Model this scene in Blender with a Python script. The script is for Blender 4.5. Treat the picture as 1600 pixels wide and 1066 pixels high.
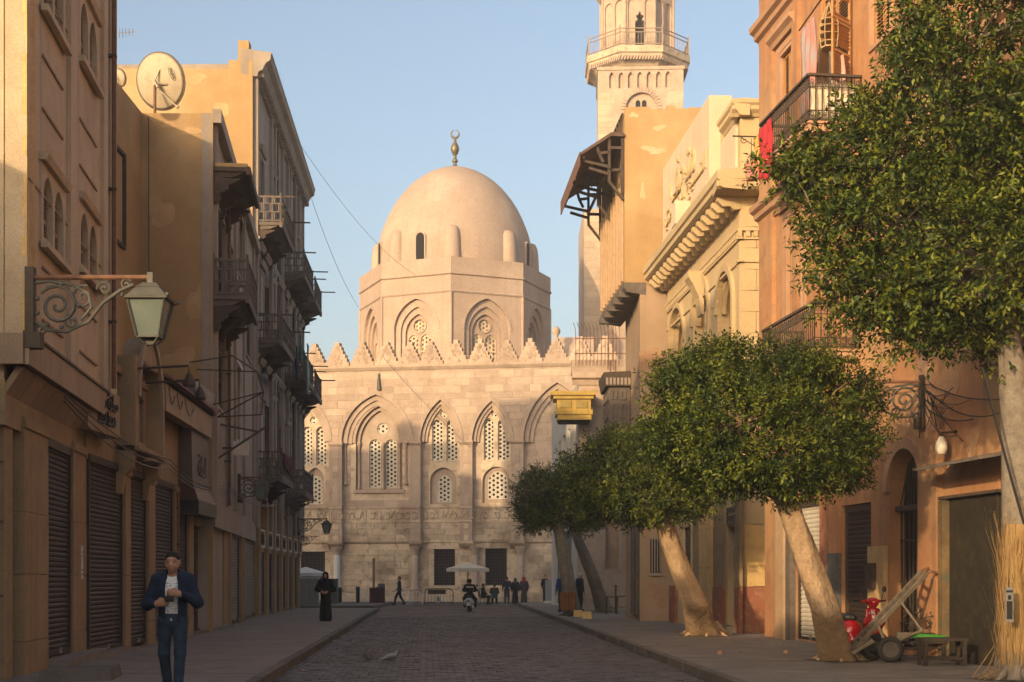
import bpy, bmesh, math, random
import numpy as np
from mathutils import Vector, Matrix, geometry
R = math.radians
random.seed(7); rng = np.random.default_rng(7)
for _o in list(bpy.data.objects): bpy.data.objects.remove(_o)
sc = bpy.context.scene
C = sc.collection
# ---------------------------------------------------------------- camera, sky, sun, exposure
F = 2222.2; HY = 905.0; ZC = 1.55           # focal length in photo pixels, horizon row, eye height
cam_d = bpy.data.cameras.new('camera'); cam = bpy.data.objects.new('camera', cam_d); C.objects.link(cam)
cam.location = (0, 0, ZC); cam.rotation_euler = (R(90), 0, 0)
cam_d.lens = 50; cam_d.sensor_width = 36; cam_d.clip_end = 6000; cam_d.clip_start = .2
cam_d.shift_y = (HY - 533) / 1600
sc.camera = cam
SUN_AZ, SUN_EL = 33.0, 13.6                  # light travels towards +X (right) and +Y (away)
world = bpy.data.worlds.new('World'); sc.world = world; world.use_nodes = True
wn = world.node_tree; wn.nodes.clear()
sky = wn.nodes.new('ShaderNodeTexSky'); sky.sky_type = 'NISHITA'; sky.sun_disc = False
sky.sun_elevation = R(SUN_EL); sky.sun_rotation = R(180 + SUN_AZ)
sky.altitude = 0; sky.air_density = 1.0; sky.dust_density = 5.0; sky.ozone_density = .8
bg = wn.nodes.new('ShaderNodeBackground'); bg.inputs[1].default_value = .15
wo = wn.nodes.new('ShaderNodeOutputWorld')
wn.links.new(sky.outputs[0], bg.inputs[0]); wn.links.new(bg.outputs[0], wo.inputs[0])
sd = bpy.data.lights.new('sun', 'SUN'); sun = bpy.data.objects.new('sun', sd); C.objects.link(sun)
sd.energy = 2.5; sd.angle = R(.9); sd.color = (1.0, .73, .42)
_dir = Vector((math.sin(R(SUN_AZ))*math.cos(R(SUN_EL)), math.cos(R(SUN_AZ))*math.cos(R(SUN_EL)), -math.sin(R(SUN_EL))))
sun.rotation_euler = _dir.to_track_quat('-Z', 'Y').to_euler(); sun.location = (-60, -60, 60)
sc.view_settings.view_transform = 'Standard'; sc.view_settings.look = 'None'
sc.view_settings.gamma = 1; sc.view_settings.exposure = 0.88; sc.view_settings.use_curve_mapping = False
sc.render.engine = 'CYCLES'; sc.cycles.use_denoising = True
sc.cycles.max_bounces = 6; sc.cycles.diffuse_bounces = 3; sc.cycles.glossy_bounces = 2; sc.cycles.transmission_bounces = 3; sc.cycles.volume_bounces = 1
HAZE = .0008
# ---------------------------------------------------------------- materials
MT = {}
def mat(name, c, c2=None, scale=1.2, rough=.85, bump=.25, bscale=18, streak=0., stain=(.10,.07,.05), metal=0., objvar=0., fine=.12, low=0., spec=.3, grime=0., blotch=0., blotch_c=None, bdist=.02, ridge=0.):
    if name in MT: return MT[name]
    m = bpy.data.materials.new(name); m.use_nodes = True; MT[name] = m
    nt = m.node_tree; N = nt.nodes; L = nt.links
    p = N['Principled BSDF']; p.inputs['Roughness'].default_value = rough; p.inputs['Metallic'].default_value = metal
    p.inputs['Specular IOR Level'].default_value = spec
    geo = N.new('ShaderNodeNewGeometry'); pos = geo.outputs['Position']
    if c2 is None: c2 = tuple(x*.72 for x in c)
    n1 = N.new('ShaderNodeTexNoise'); n1.inputs['Scale'].default_value = scale; n1.inputs['Detail'].default_value = 6; n1.inputs['Roughness'].default_value = .62
    L.new(pos, n1.inputs['Vector'])
    r1 = N.new('ShaderNodeMapRange'); r1.inputs[1].default_value = .33; r1.inputs[2].default_value = .68; L.new(n1.outputs[0], r1.inputs[0])
    mx = N.new('ShaderNodeMix'); mx.data_type = 'RGBA'; mx.inputs[6].default_value = (*c, 1); mx.inputs[7].default_value = (*c2, 1)
    L.new(r1.outputs[0], mx.inputs[0]); col = mx.outputs[2]
    def noise(sc_, det=3, mp=None):
        n = N.new('ShaderNodeTexNoise'); n.inputs['Scale'].default_value = sc_; n.inputs['Detail'].default_value = det
        v = pos
        if mp:
            q = N.new('ShaderNodeMapping'); q.inputs['Scale'].default_value = mp; L.new(pos, q.inputs[0]); v = q.outputs[0]
        L.new(v, n.inputs['Vector']); return n.outputs[0]
    def blend(col, fac, target, lo, hi, amt):
        r = N.new('ShaderNodeMapRange'); r.inputs[1].default_value = lo; r.inputs[2].default_value = hi; r.inputs[4].default_value = amt
        L.new(fac, r.inputs[0])
        x = N.new('ShaderNodeMix'); x.data_type = 'RGBA'; x.inputs[7].default_value = (*target, 1)
        L.new(col, x.inputs[6]); L.new(r.outputs[0], x.inputs[0]); return x.outputs[2]
    if blotch: col = blend(col, noise(scale*.45, 5), blotch_c or stain, .50, .62, blotch)
    if streak: col = blend(col, noise(1.0, 4, (3.2, 3.2, .16)), stain, .50, .72, streak)
    if grime: col = blend(col, noise(scale*3.1, 5), stain, .52, .7, grime)
    f = noise(bscale*2.2, 2)
    mul = N.new('ShaderNodeMix'); mul.data_type = 'RGBA'; mul.blend_type = 'MULTIPLY'; mul.inputs[0].default_value = 1
    rr = N.new('ShaderNodeMapRange'); rr.inputs[1].default_value = .3; rr.inputs[2].default_value = .7; rr.inputs[3].default_value = 1-fine; rr.inputs[4].default_value = 1+fine
    L.new(f, rr.inputs[0]); last = rr.outputs[0]
    if objvar:
        oi = N.new('ShaderNodeObjectInfo'); q = N.new('ShaderNodeMapRange'); q.inputs[3].default_value = 1-objvar; q.inputs[4].default_value = 1+objvar
        a_ = N.new('ShaderNodeMath'); a_.operation = 'ADD'; fr_ = N.new('ShaderNodeMath'); fr_.operation = 'FRACT'; L.new(oi.outputs['Random'], a_.inputs[0]); L.new(geo.outputs['Random Per Island'], a_.inputs[1]); L.new(a_.outputs[0], fr_.inputs[0]); L.new(fr_.outputs[0], q.inputs[0]); mm = N.new('ShaderNodeMath'); mm.operation = 'MULTIPLY'; L.new(last, mm.inputs[0]); L.new(q.outputs[0], mm.inputs[1]); last = mm.outputs[0]
    cmb = N.new('ShaderNodeCombineColor'); [L.new(last, cmb.inputs[i]) for i in range(3)]
    L.new(col, mul.inputs[6]); L.new(cmb.outputs[0], mul.inputs[7]); col = mul.outputs[2]
    L.new(col, p.inputs['Base Color'])
    if bump:
        b = N.new('ShaderNodeBump'); b.inputs['Strength'].default_value = bump; b.inputs['Distance'].default_value = bdist
        nb = noise(bscale, 5)
        if ridge:
            rg = noise(ridge, 4, (1,1,.22)); ma = N.new('ShaderNodeMath'); ma.operation = 'MULTIPLY_ADD'; ma.inputs[1].default_value = 1.6; L.new(rg, ma.inputs[0]); L.new(nb, ma.inputs[2]); nb = ma.outputs[0]; L.new(nb, b.inputs['Height']); L.new(b.outputs[0], p.inputs['Normal'])
    return m
def flat(name, c, rough=.6, metal=0., spec=.4):
    return mat(name, c, tuple(x*.85 for x in c), scale=5, rough=rough, metal=metal, bump=.05, fine=.06, spec=spec)
def glass(name, c, rough=.15):
    m = mat(name, c, tuple(x*.8 for x in c), scale=4, rough=rough, bump=0, fine=.03, spec=.6); return m
# ---------------------------------------------------------------- object helpers
BASE = {}
SPLIT = {'bracket','string_course','pier','window_surround','shop_lintel','panel_fillet','block_front','parapet_moulding','spike','post','wall_plate','laundry_pole','door_panel','roof_rail'}
def tag(o, label=None, cat=None, group=None, kind=None):
    if label: o['label'] = label
    if cat: o['category'] = cat
    if group: o['group'] = group
    if kind: o['kind'] = kind
    return o
def thing(name, label, cat, loc=(0,0,0), group=None):
    o = bpy.data.objects.new(name, None); C.objects.link(o); o.location = loc; o.empty_display_size = .2
    BASE[o.name] = Vector(loc); return tag(o, label, cat, group)
def copy_tree(o, parent=None):
    c = o.copy(); C.objects.link(c); c.parent = parent
    for ch in o.children: copy_tree(ch, c)
    return c
def W(x, y, D): return Vector(((x-800)/F*D, D, ZC + (HY-y)/F*D))
def G(x, y, z=0.): D = (ZC-z)*F/(y-HY); return Vector(((x-800)/F*D, D, z))
class MB:
    def __init__(s, T=None): s.v = []; s.f = []; s.T = T
    def add(s, vs, fs):
        n = len(s.v); T = s.T
        if T: s.v += [T(*p) for p in vs]
        else: s.v += [tuple(p) for p in vs]
        s.f += [tuple(i+n for i in f) for f in fs]; return s
    def box(s, x0, x1, y0, y1, z0, z1):
        return s.add([(x0,y0,z0),(x1,y0,z0),(x1,y1,z0),(x0,y1,z0),(x0,y0,z1),(x1,y0,z1),(x1,y1,z1),(x0,y1,z1)],
            [(3,2,1,0),(4,5,6,7),(0,1,5,4),(1,2,6,5),(2,3,7,6),(3,0,4,7)])
    def hexa(s, p8):
        return s.add(p8, [(3,2,1,0),(4,5,6,7),(0,1,5,4),(1,2,6,5),(2,3,7,6),(3,0,4,7)])
    def prism(s, poly, o0, o1):              # poly in (u,z), extruded along o
        n = len(poly); vs = [(u,o0,z) for u,z in poly] + [(u,o1,z) for u,z in poly]
        return s.add(vs, [tuple(range(n)), tuple(range(2*n-1, n-1, -1))] + [(i,(i+1)%n,n+(i+1)%n,n+i) for i in range(n)])
    def prof(s, poly, u0, u1):               # profile in (o,z), extruded along u
        n = len(poly); vs = [(u0,o,z) for o,z in poly] + [(u1,o,z) for o,z in poly]
        return s.add(vs, [tuple(range(n)), tuple(range(2*n-1, n-1, -1))] + [(i,(i+1)%n,n+(i+1)%n,n+i) for i in range(n)])
    def plate(s, outer, holes, o1, o0, back=False):  # a wall face at o1 with holes, reveals running back to o0
        loops = [outer] + list(holes)
        pts = [p for l in loops for p in l]
        tri = geometry.tessellate_polygon([[Vector((p[0], p[1], 0)) for p in l] for l in loops])
        s.add([(u,o1,z) for u,z in pts], [tuple(t) for t in tri])
        for l in loops:
            n = len(l); s.add([(u,o1,z) for u,z in l]+[(u,o0,z) for u,z in l], [(i,(i+1)%n,n+(i+1)%n,n+i) for i in range(n)])
        if back: s.add([(u,o0,z) for u,z in pts], [tuple(t) for t in tri])
        return s
    def ring(s, a, b, o0, o1):               # solid band between two loops of the same length (open path)
        n = len(a); vs = [(u,o0,z) for u,z in a]+[(u,o0,z) for u,z in b]+[(u,o1,z) for u,z in a]+[(u,o1,z) for u,z in b]
        fs = []
        for i in range(n-1):
            fs += [(i,i+1,n+i+1,n+i),(2*n+i,3*n+i,3*n+i+1,2*n+i+1),(i,2*n+i,2*n+i+1,i+1),(n+i,n+i+1,3*n+i+1,3*n+i)]
        fs += [(0,n,3*n,2*n),(n-1,3*n-1,4*n-1,2*n-1)]
        return s.add(vs, fs)
    def tube(s, pts, r, n=6, cap=True):
        pts = [Vector(p) for p in pts]; m = len(pts)
        rs = r if isinstance(r, (list, tuple)) else [r]*m
        vs = []; up = Vector((.13, .37, .92)).normalized()
        prev = None
        for i, p in enumerate(pts):
            t = (pts[min(i+1,m-1)] - pts[max(i-1,0)])
            t = t.normalized() if t.length > 1e-9 else Vector((0,0,1))
            if prev is None:
                a = t.cross(up)
                if a.length < .1: a = t.cross(Vector((1,0,0)))
            else: a = prev - t*prev.dot(t)
            if a.length < 1e-6: a = t.cross(Vector((1,0,.2)))
            a.normalize(); b = t.cross(a); prev = a
            for k in range(n):
                th = 2*math.pi*k/n; q = p + (a*math.cos(th)+b*math.sin(th))*rs[i]; vs.append((q.x,q.y,q.z))
        fs = [(i*n+k, i*n+(k+1)%n, (i+1)*n+(k+1)%n, (i+1)*n+k) for i in range(m-1) for k in range(n)]
        if cap: fs += [tuple(range(n-1,-1,-1)), tuple(range((m-1)*n, m*n))]
        return s.add(vs, fs)
    def bar(s, a, b, w, h=None):             # square bar from a to b
        a, b = Vector(a), Vector(b); h = h or w; t = (b-a).normalized()
        x = t.cross(Vector((0,0,1)))
        if x.length < .05: x = Vector((1,0,0))
        x.normalize(); y = t.cross(x); x = x*w/2; y = y*h/2
        q = [a-x-y, a+x-y, a+x+y, a-x+y, b-x-y, b+x-y, b+x+y, b-x+y]
        return s.hexa([tuple(k) for k in q])
    def lathe(s, prof, n=24, c=(0,0,0), sx=1, sy=1, th0=0, th1=2*math.pi):
        m = len(prof); full = abs(th1-th0-2*math.pi) < 1e-6; k = n if full else n+1
        vs = [(c[0]+r*sx*math.cos(th0+(th1-th0)*j/n), c[1]+r*sy*math.sin(th0+(th1-th0)*j/n), c[2]+z) for r,z in prof for j in range(k)]
        fs = [(i*k+j, i*k+(j+1)%k, (i+1)*k+(j+1)%k, (i+1)*k+j) for i in range(m-1) for j in range(n)]
        if full:
            if prof[0][0] > 1e-4: fs.append(tuple(range(k-1,-1,-1)))
            if prof[-1][0] > 1e-4: fs.append(tuple(range((m-1)*k, m*k)))
        return s.add(vs, fs)
    def ball(s, c, r, n=10, sx=1, sy=1, sz=1):
        pr = [(max(1e-5, r*math.sin(math.pi*i/(n//2+1))), -r*sz*math.cos(math.pi*i/(n//2+1))) for i in range(n//2+2)]
        return s.lathe(pr, n, c, sx, sy)
    def islands(s):
        par = list(range(len(s.v)))
        def find(a):
            while par[a] != a: par[a] = par[par[a]]; a = par[a]
            return a
        for f in s.f:
            r = find(f[0])
            for k in f[1:]: par[find(k)] = r
        out = {}
        for f in s.f: out.setdefault(find(f[0]), []).append(f)
        return list(out.values())
    def build(s, name, m, parent=None, smooth=False, kind=None, label=None):
        if name in SPLIT and parent is not None and kind is None:
            isl = s.islands()
            if len(isl) > 1:
                first = None
                for fs in isl:
                    ids = sorted({k for f in fs for k in f}); mp = {k: i for i, k in enumerate(ids)}
                    q = MB(); q.v = [s.v[k] for k in ids]; q.f = [tuple(mp[k] for k in f) for f in fs]
                    o = q._build(name, m, parent, smooth, kind, label); first = first or o
                return first
        return s._build(name, m, parent, smooth, kind, label)
    def _build(s, name, m, parent=None, smooth=False, kind=None, label=None):
        off = BASE.get(parent.name, Vector((0,0,0))) if parent is not None else Vector((0,0,0))
        me = bpy.data.meshes.new(name)
        va = np.array([tuple(p) for p in s.v], dtype=np.float32).reshape(-1, 3) - np.array(off, dtype=np.float32)
        me.from_pydata(va.tolist(), [], s.f); me.materials.append(m)
        if smooth: me.polygons.foreach_set('use_smooth', [True]*len(me.polygons))
        me.update()
        o = bpy.data.objects.new(name, me); C.objects.link(o)
        if parent is not None: o.parent = parent; BASE[o.name] = off
        else: BASE[o.name] = Vector((0,0,0))
        return tag(o, label=label, kind=kind)
class Fac:
    """a vertical facade plane: u along it, o outwards, z up; can be read off the photo's pixels"""
    def __init__(s, P0, P1, side=1):
        s.P0 = Vector(P0); s.P1 = Vector(P1); d = s.P1-s.P0; s.L = d.length; s.d = d/s.L
        s.n = Vector((s.d.y, -s.d.x))*side
    def __call__(s, u, o, z): p = s.P0+s.d*u+s.n*o; return (p.x, p.y, z)
    def u(s, x, o=0.):
        k = (x-800)/F; p = s.P0+s.n*o       # p.x+d.x*u = k*(p.y+d.y*u)
        return (k*p.y-p.x)/(s.d.x-k*s.d.y)
    def D(s, u, o=0.): return (s.P0+s.d*u+s.n*o).y
    def uz(s, x, y, o=0.):
        u = s.u(x, o); return u, ZC+(HY-y)/F*s.D(u, o)
    def z(s, x, y, o=0.): return s.uz(x, y, o)[1]
    def mb(s): return MB(s)
def rect(u0, u1, z0, z1): return [(u0,z0),(u1,z0),(u1,z1),(u0,z1)]
def arch(u0, u1, z0, zs, za, n=8):           # pointed (or round when za-zs = half width) arch outline, counter-clockwise
    w = (u1-u0)/2; h = max(za-zs, w*1.0001); Rr = (w*w+h*h)/(2*w); c = (u0+u1)/2
    pts = [(u0,z0),(u1,z0),(u1,zs)]
    a1 = math.asin(min(1, h/Rr))
    for i in range(1, n+1):
        a = a1*i/n; pts.append((u1-Rr+Rr*math.cos(a), zs+Rr*math.sin(a)))
    for i in range(n-1, -1, -1):
        a = a1*i/n; pts.append((u0+Rr-Rr*math.cos(a), zs+Rr*math.sin(a)))
    return pts
def circ(u, z, r, n=16): return [(u+r*math.cos(2*math.pi*i/n), z+r*math.sin(2*math.pi*i/n)) for i in range(n)]
def grow(poly, e):                           # shrink/grow an arch outline towards/away from its centroid by distance e (approx.)
    n = len(poly); out = []
    for i in range(n):
        p0, p1, p2 = Vector(poly[i-1]), Vector(poly[i]), Vector(poly[(i+1)%n])
        a = (p1-p0); b = (p2-p1)
        na = Vector((a.y,-a.x)).normalized() if a.length>1e-9 else Vector((0,0)); nb = Vector((b.y,-b.x)).normalized() if b.length>1e-9 else na
        q = na+nb
        if q.length < 1e-6: q = na
        q.normalize(); k = e/max(.35, q.dot(na)); out.append((p1.x+q.x*k, p1.y+q.y*k))
    return out
def clip_line(poly, p, d):                   # the stretch of an infinite line inside a convex outline
    lo, hi = -1e9, 1e9; n = len(poly)
    for i in range(n):
        ax, az = poly[i]; bx, bz = poly[(i+1)%n]; nx, nz = -(bz-az), (bx-ax)   # inward for ccw
        den = nx*d[0]+nz*d[1]; num = nx*(p[0]-ax)+nz*(p[1]-az)
        if abs(den) < 1e-9:
            if num < 0: return None
        else:
            t = -num/den
            if den > 0: lo = max(lo, t)
            else: hi = min(hi, t)
    return (lo, hi) if hi-lo > 1e-3 else None
def lattice(mb, poly, pitch, w, o0, o1, frame=.06):   # pierced screen: three families of bars leaving six-sided holes
    us = [p[0] for p in poly]; zs = [p[1] for p in poly]; c = ((min(us)+max(us))/2, (min(zs)+max(zs))/2)
    rad = math.hypot(max(us)-min(us), max(zs)-min(zs))/2+pitch
    for k, ang in enumerate((90, 30, 150)):
        d = (math.cos(R(ang)), math.sin(R(ang))); nn = (-d[1], d[0])
        j = -int(rad/pitch)-1
        while j <= rad/pitch+1:
            e = (j+(.5 if k == 0 else 0))*pitch; p = (c[0]+nn[0]*e, c[1]+nn[1]*e); r = clip_line(poly, p, d)
            if r:
                a = (p[0]+d[0]*r[0], p[1]+d[1]*r[0]); b = (p[0]+d[0]*r[1], p[1]+d[1]*r[1]); h = w/2; e2 = .004*k
                mb.prism([(a[0]-nn[0]*h,a[1]-nn[1]*h),(b[0]-nn[0]*h,b[1]-nn[1]*h),(b[0]+nn[0]*h,b[1]+nn[1]*h),(a[0]+nn[0]*h,a[1]+nn[1]*h)], o0-e2, o1-e2)
            j += 1
    inner = grow(poly, -frame); mb.ring(poly+[poly[0]], inner+[inner[0]], o0-.01, o1+.012)
def sag(a, b, s, n=10):
    a, b = Vector(a), Vector(b); return [a.lerp(b, i/n) - Vector((0,0,s*4*(i/n)*(1-i/n))) for i in range(n+1)]
def spiral(c, r0, turns, a0, n=28, r1=.12, axis='xz', sgn=1):
    out = []
    for i in range(n+1):
        t = i/n; r = r0*((1-t)+t*r1); a = a0+sgn*turns*2*math.pi*t
        out.append((c[0]+r*math.cos(a), c[1], c[2]+r*math.sin(a)))
    return out
# Arabic in presentation forms (isolated, final, initial, medial), written in visual order
_AR = {'ا':(0xFE8D,0xFE8E,0,0),'ل':(0xFEDD,0xFEDE,0xFEDF,0xFEE0),'م':(0xFEE1,0xFEE2,0xFEE3,0xFEE4),'ت':(0xFE95,0xFE96,0xFE97,0xFE98),
 'ح':(0xFEA1,0xFEA2,0xFEA3,0xFEA4),'ف':(0xFED1,0xFED2,0xFED3,0xFED4),'ن':(0xFEE5,0xFEE6,0xFEE7,0xFEE8),'س':(0xFEB1,0xFEB2,0xFEB3,0xFEB4),
 'ي':(0xFEF1,0xFEF2,0xFEF3,0xFEF4),'ج':(0xFE9D,0xFE9E,0xFE9F,0xFEA0),'ص':(0xFEB9,0xFEBA,0xFEBB,0xFEBC),'ر':(0xFEAD,0xFEAE,0,0),
 'و':(0xFEED,0xFEEE,0,0),'ع':(0xFEC9,0xFECA,0xFECB,0xFECC),'د':(0xFEA9,0xFEAA,0,0),'ه':(0xFEE9,0xFEEA,0xFEEB,0xFEEC),'ب':(0xFE8F,0xFE90,0xFE91,0xFE92),'غ':(0xFECD,0xFECE,0xFECF,0xFED0),'ة':(0xFE93,0xFE94,0,0)}
def shape_ar(t):
    out = []
    for w in t.split(' '):
        r = ''
        for i, ch in enumerate(w):
            iso, fin, ini, med = _AR[ch]
            pj = i > 0 and _AR[w[i-1]][2] != 0; nj = ini != 0 and i < len(w)-1
            r += chr(med if pj and nj else fin if pj else ini if nj else iso)
        out.append(r[::-1])
    return ' '.join(reversed(out))
def lettering(name, text, T, u0, u1, zb, zt, o, depth, m, parent):
    """text as solid letters: fitted to u0..u1 and zb..zt on a facade frame T at offset o"""
    cu = bpy.data.curves.new(name, 'FONT'); cu.body = text; cu.extrude = .02; cu.resolution_u = 3
    tmp = bpy.data.objects.new(name, cu); C.objects.link(tmp)
    dg = bpy.context.evaluated_depsgraph_get(); me = tmp.evaluated_get(dg).to_mesh()
    co = [v.co.copy() for v in me.vertices]; fs = [tuple(p.vertices) for p in me.polygons]
    bpy.data.objects.remove(tmp); bpy.data.curves.remove(cu)
    xs = [c.x for c in co]; ys = [c.y for c in co]; x0, x1, y0, y1 = min(xs), max(xs), min(ys), max(ys)
    mb = MB(T)
    mb.add([(u0+(c.x-x0)/(x1-x0)*(u1-u0), o+(depth if c.z > 0 else -.01), zb+(c.y-y0)/(y1-y0)*(zt-zb)) for c in co], fs)
    return mb.build(name, m, parent)
# ---------------------------------------------------------------- palette
M_LIME  = mat('limestone', (0.460,0.347,0.262), (0.359,0.261,0.193), scale=.7, bump=.35, bscale=9, grime=.35, stain=(.25,.17,.11), streak=.25)
M_LIMEB = mat('limestone_block', (0.501,0.374,0.282), (0.386,0.280,0.206), scale=.8, bump=.4, bscale=11, objvar=.13, grime=.3, stain=(.26,.18,.12))
M_LIMED = mat('weathered_limestone', (0.602,0.467,0.328), (0.437,0.330,0.225), scale=.8, bump=.6, bscale=8, objvar=.18, grime=.5, stain=(.13,.09,.06), blotch=.6, blotch_c=(.22,.15,.10))
M_DOME  = mat('dome_plaster', (0.411,0.304,0.238), (0.355,0.257,0.197), scale=.5, bump=.3, bscale=5, streak=.5, stain=(.33,.235,.165), grime=.3, blotch=.25, blotch_c=(.58,.45,.34))
M_GYPS  = mat('gypsum_lattice', (0.607,0.544,0.441), (0.508,0.440,0.342), scale=2, bump=.1, grime=.2, stain=(.4,.33,.26))
M_DARK  = mat('dark_interior', (.012,.010,.009), (.008,.007,.006), bump=0)
M_PINK  = mat('dusty_pink_plaster', (0.543,0.424,0.283), (0.447,0.334,0.215), scale=.9, bump=.25, streak=.35, stain=(.22,.14,.10), grime=.2)
M_PINKD = mat('pink_shutter_paint', (0.345,0.246,0.165), (0.268,0.185,0.119), scale=3, bump=.1)
M_YSTN  = mat('yellow_stone_block', (0.651,0.439,0.190), (0.525,0.337,0.133), scale=1.4, bump=.3, bscale=14, objvar=.10, grime=.35, stain=(.33,.21,.09))
M_TAN   = mat('tan_plaster', (0.392,0.251,0.114), (0.325,0.200,0.090), scale=.6, bump=.2, streak=.3, stain=(.44,.28,.13), grime=.25, blotch=.35, blotch_c=(.66,.46,.25))
M_TANB  = mat('brown_tan_plaster', (0.378,0.261,0.171), (0.315,0.216,0.135), scale=.8, bump=.2, streak=.4, stain=(.26,.17,.11))
M_GREYB = mat('grey_brown_plaster', (0.340,0.281,0.230), (0.272,0.221,0.178), scale=.8, bump=.3, streak=.5, stain=(.20,.155,.125), grime=.3)
M_SHOP  = mat('shop_stone', (0.343,0.238,0.128), (0.263,0.180,0.097), scale=1.2, bump=.25, streak=.4, stain=(.17,.12,.075), grime=.35)
M_CLAD  = mat('shop_cladding', (0.317,0.225,0.147), (0.259,0.179,0.113), scale=1.3, bump=.1, streak=.45, stain=(.24,.165,.11), objvar=.06, rough=.6)
M_ROLL  = mat('rolling_shutter', (0.044,0.030,0.022), (0.032,0.020,0.015), scale=1.5, rough=.6, bump=.15, streak=.4, stain=(.07,.045,.035), spec=.4)
M_ROLLG = mat('grey_rolling_shutter', (.17,.165,.16), (.13,.125,.12), scale=1.5, rough=.55, bump=.15, streak=.3, stain=(.10,.085,.07))
M_ROLLW = mat('pale_rolling_shutter', (.62,.56,.47), (.50,.44,.36), scale=1.5, rough=.6, bump=.15, streak=.4, stain=(.32,.24,.17))
M_OLDW  = mat('old_timber', (0.090,0.063,0.045), (0.054,0.036,0.027), scale=4, bump=.5, bscale=30, grime=.3, stain=(.05,.035,.028))
M_OLDG  = mat('grey_timber', (0.162,0.132,0.111), (0.102,0.081,0.068), scale=4, bump=.5, bscale=30, grime=.3, stain=(.07,.05,.04))
M_IRON  = mat('dark_iron', (.055,.047,.04), (.09,.06,.04), scale=6, rough=.6, metal=.3, bump=.2, bscale=40)
M_IRONG = mat('grey_green_iron', (.13,.125,.10), (.09,.085,.07), scale=6, rough=.6, metal=.2, bump=.2, bscale=40)
M_RUST  = mat('rusty_pipe', (.22,.11,.06), (.13,.07,.045), scale=8, rough=.8, bump=.3, bscale=50)
M_TERRA = mat('terracotta_plaster', (0.445,0.224,0.108), (0.350,0.164,0.076), scale=.8, bump=.25, streak=.6, stain=(.22,.125,.075), grime=.5, blotch=.55, blotch_c=(.44,.28,.14))
M_TERRL = mat('pale_terracotta_trim', (.45,.27,.165), (.37,.205,.12), scale=1, bump=.2, streak=.3, stain=(.36,.21,.13))
M_SAND  = mat('cream_sandstone', (0.539,0.405,0.234), (0.456,0.331,0.180), scale=.8, bump=.2, bscale=14, objvar=.07, streak=.25, stain=(.50,.35,.19), grime=.2)
M_SANDW = mat('pale_plaster_panel', (.62,.50,.36), (.55,.43,.30), scale=.8, bump=.15, streak=.3, stain=(.46,.35,.23))
M_REDDADO = mat('red_brown_dado', (.24,.085,.05), (.32,.13,.075), scale=1.5, bump=.3, grime=.3, stain=(.5,.36,.2))
M_LOUV  = mat('orange_louvre_timber', (.42,.22,.09), (.34,.17,.07), scale=4, bump=.25, bscale=30)
M_LOUVP = mat('pale_louvre_timber', (.46,.32,.20), (.38,.25,.15), scale=4, bump=.25, bscale=30)
M_WHITE = mat('dirty_white_paint', (.66,.61,.52), (.52,.47,.39), scale=2.5, bump=.15, grime=.35, stain=(.3,.24,.18))
M_PALE  = mat('pale_grey_render', (.56,.53,.47), (.49,.46,.41), scale=.8, bump=.15, streak=.25, stain=(.38,.35,.30))
M_GOLD  = mat('gilded_timber', (.48,.31,.05), (.36,.22,.035), scale=4, rough=.5, bump=.3, bscale=25, spec=.5)
M_ASPH  = mat('road_base', (.055,.05,.046), (.04,.036,.033), scale=1.2, bump=.5, bscale=25)
M_SETT  = mat('basalt_sett', (0.106,0.091,0.083), (0.069,0.059,0.054), scale=2.2, rough=.62, bump=.5, bscale=28, objvar=.34, grime=.4, stain=(.045,.038,.035), spec=.35)
M_PAVE  = mat('pavement_slab', (0.224,0.193,0.162), (0.168,0.143,0.119), scale=.9, rough=.8, bump=.3, bscale=18, objvar=.07, grime=.35, stain=(.10,.085,.07))
M_KERB  = mat('kerb_stone', (.14,.115,.095), (.09,.075,.06), scale=2, bump=.45, bscale=18, objvar=.14)
M_DUST  = mat('dusty_ground', (.22,.18,.14), (.17,.14,.11), scale=.4, bump=.3)
M_TILE  = mat('clay_roof_tile', (.22,.10,.075), (.15,.065,.05), scale=5, bump=.3, objvar=.2)
M_BLACK = flat('black_paint', (.016,.015,.014), .45)
M_RUBB  = mat('tyre_rubber', (.022,.021,.02), (.035,.032,.028), scale=6, rough=.85, bump=.2, bscale=40)
M_CHROM = mat('worn_steel', (.45,.43,.40), (.32,.30,.28), scale=8, rough=.4, metal=.8, bump=.1)
M_RED   = mat('red_scooter_paint', (.42,.012,.014), (.36,.01,.012), scale=6, rough=.22, bump=.02, fine=.02, spec=.6)
M_SKIN  = mat('skin', (0.405,0.225,0.143), (0.351,0.189,0.120), scale=20, rough=.6, bump=.05)
M_HAIR  = mat('dark_hair', (.012,.009,.007), (.02,.014,.01), scale=60, rough=.7, bump=.5, bscale=120)
M_NAVY  = mat('navy_cloth', (.018,.026,.052), (.012,.018,.038), scale=9, rough=.9, bump=.5, bscale=24)
M_JEAN  = mat('blue_denim', (.035,.055,.085), (.018,.028,.048), scale=6, rough=.92, bump=.5, bscale=30)
M_BLKC  = mat('black_cloth', (.010,.010,.011), (.006,.006,.007), scale=9, rough=.92, bump=.5, bscale=18)
M_CREAM = mat('cream_cloth', (.66,.56,.42), (.56,.46,.34), scale=5, rough=.95, bump=.4, bscale=14)
M_DISH  = mat('dish_paint', (.46,.38,.27), (.40,.325,.22), scale=2, rough=.6, bump=.1, grime=.25, stain=(.27,.18,.11))
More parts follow.
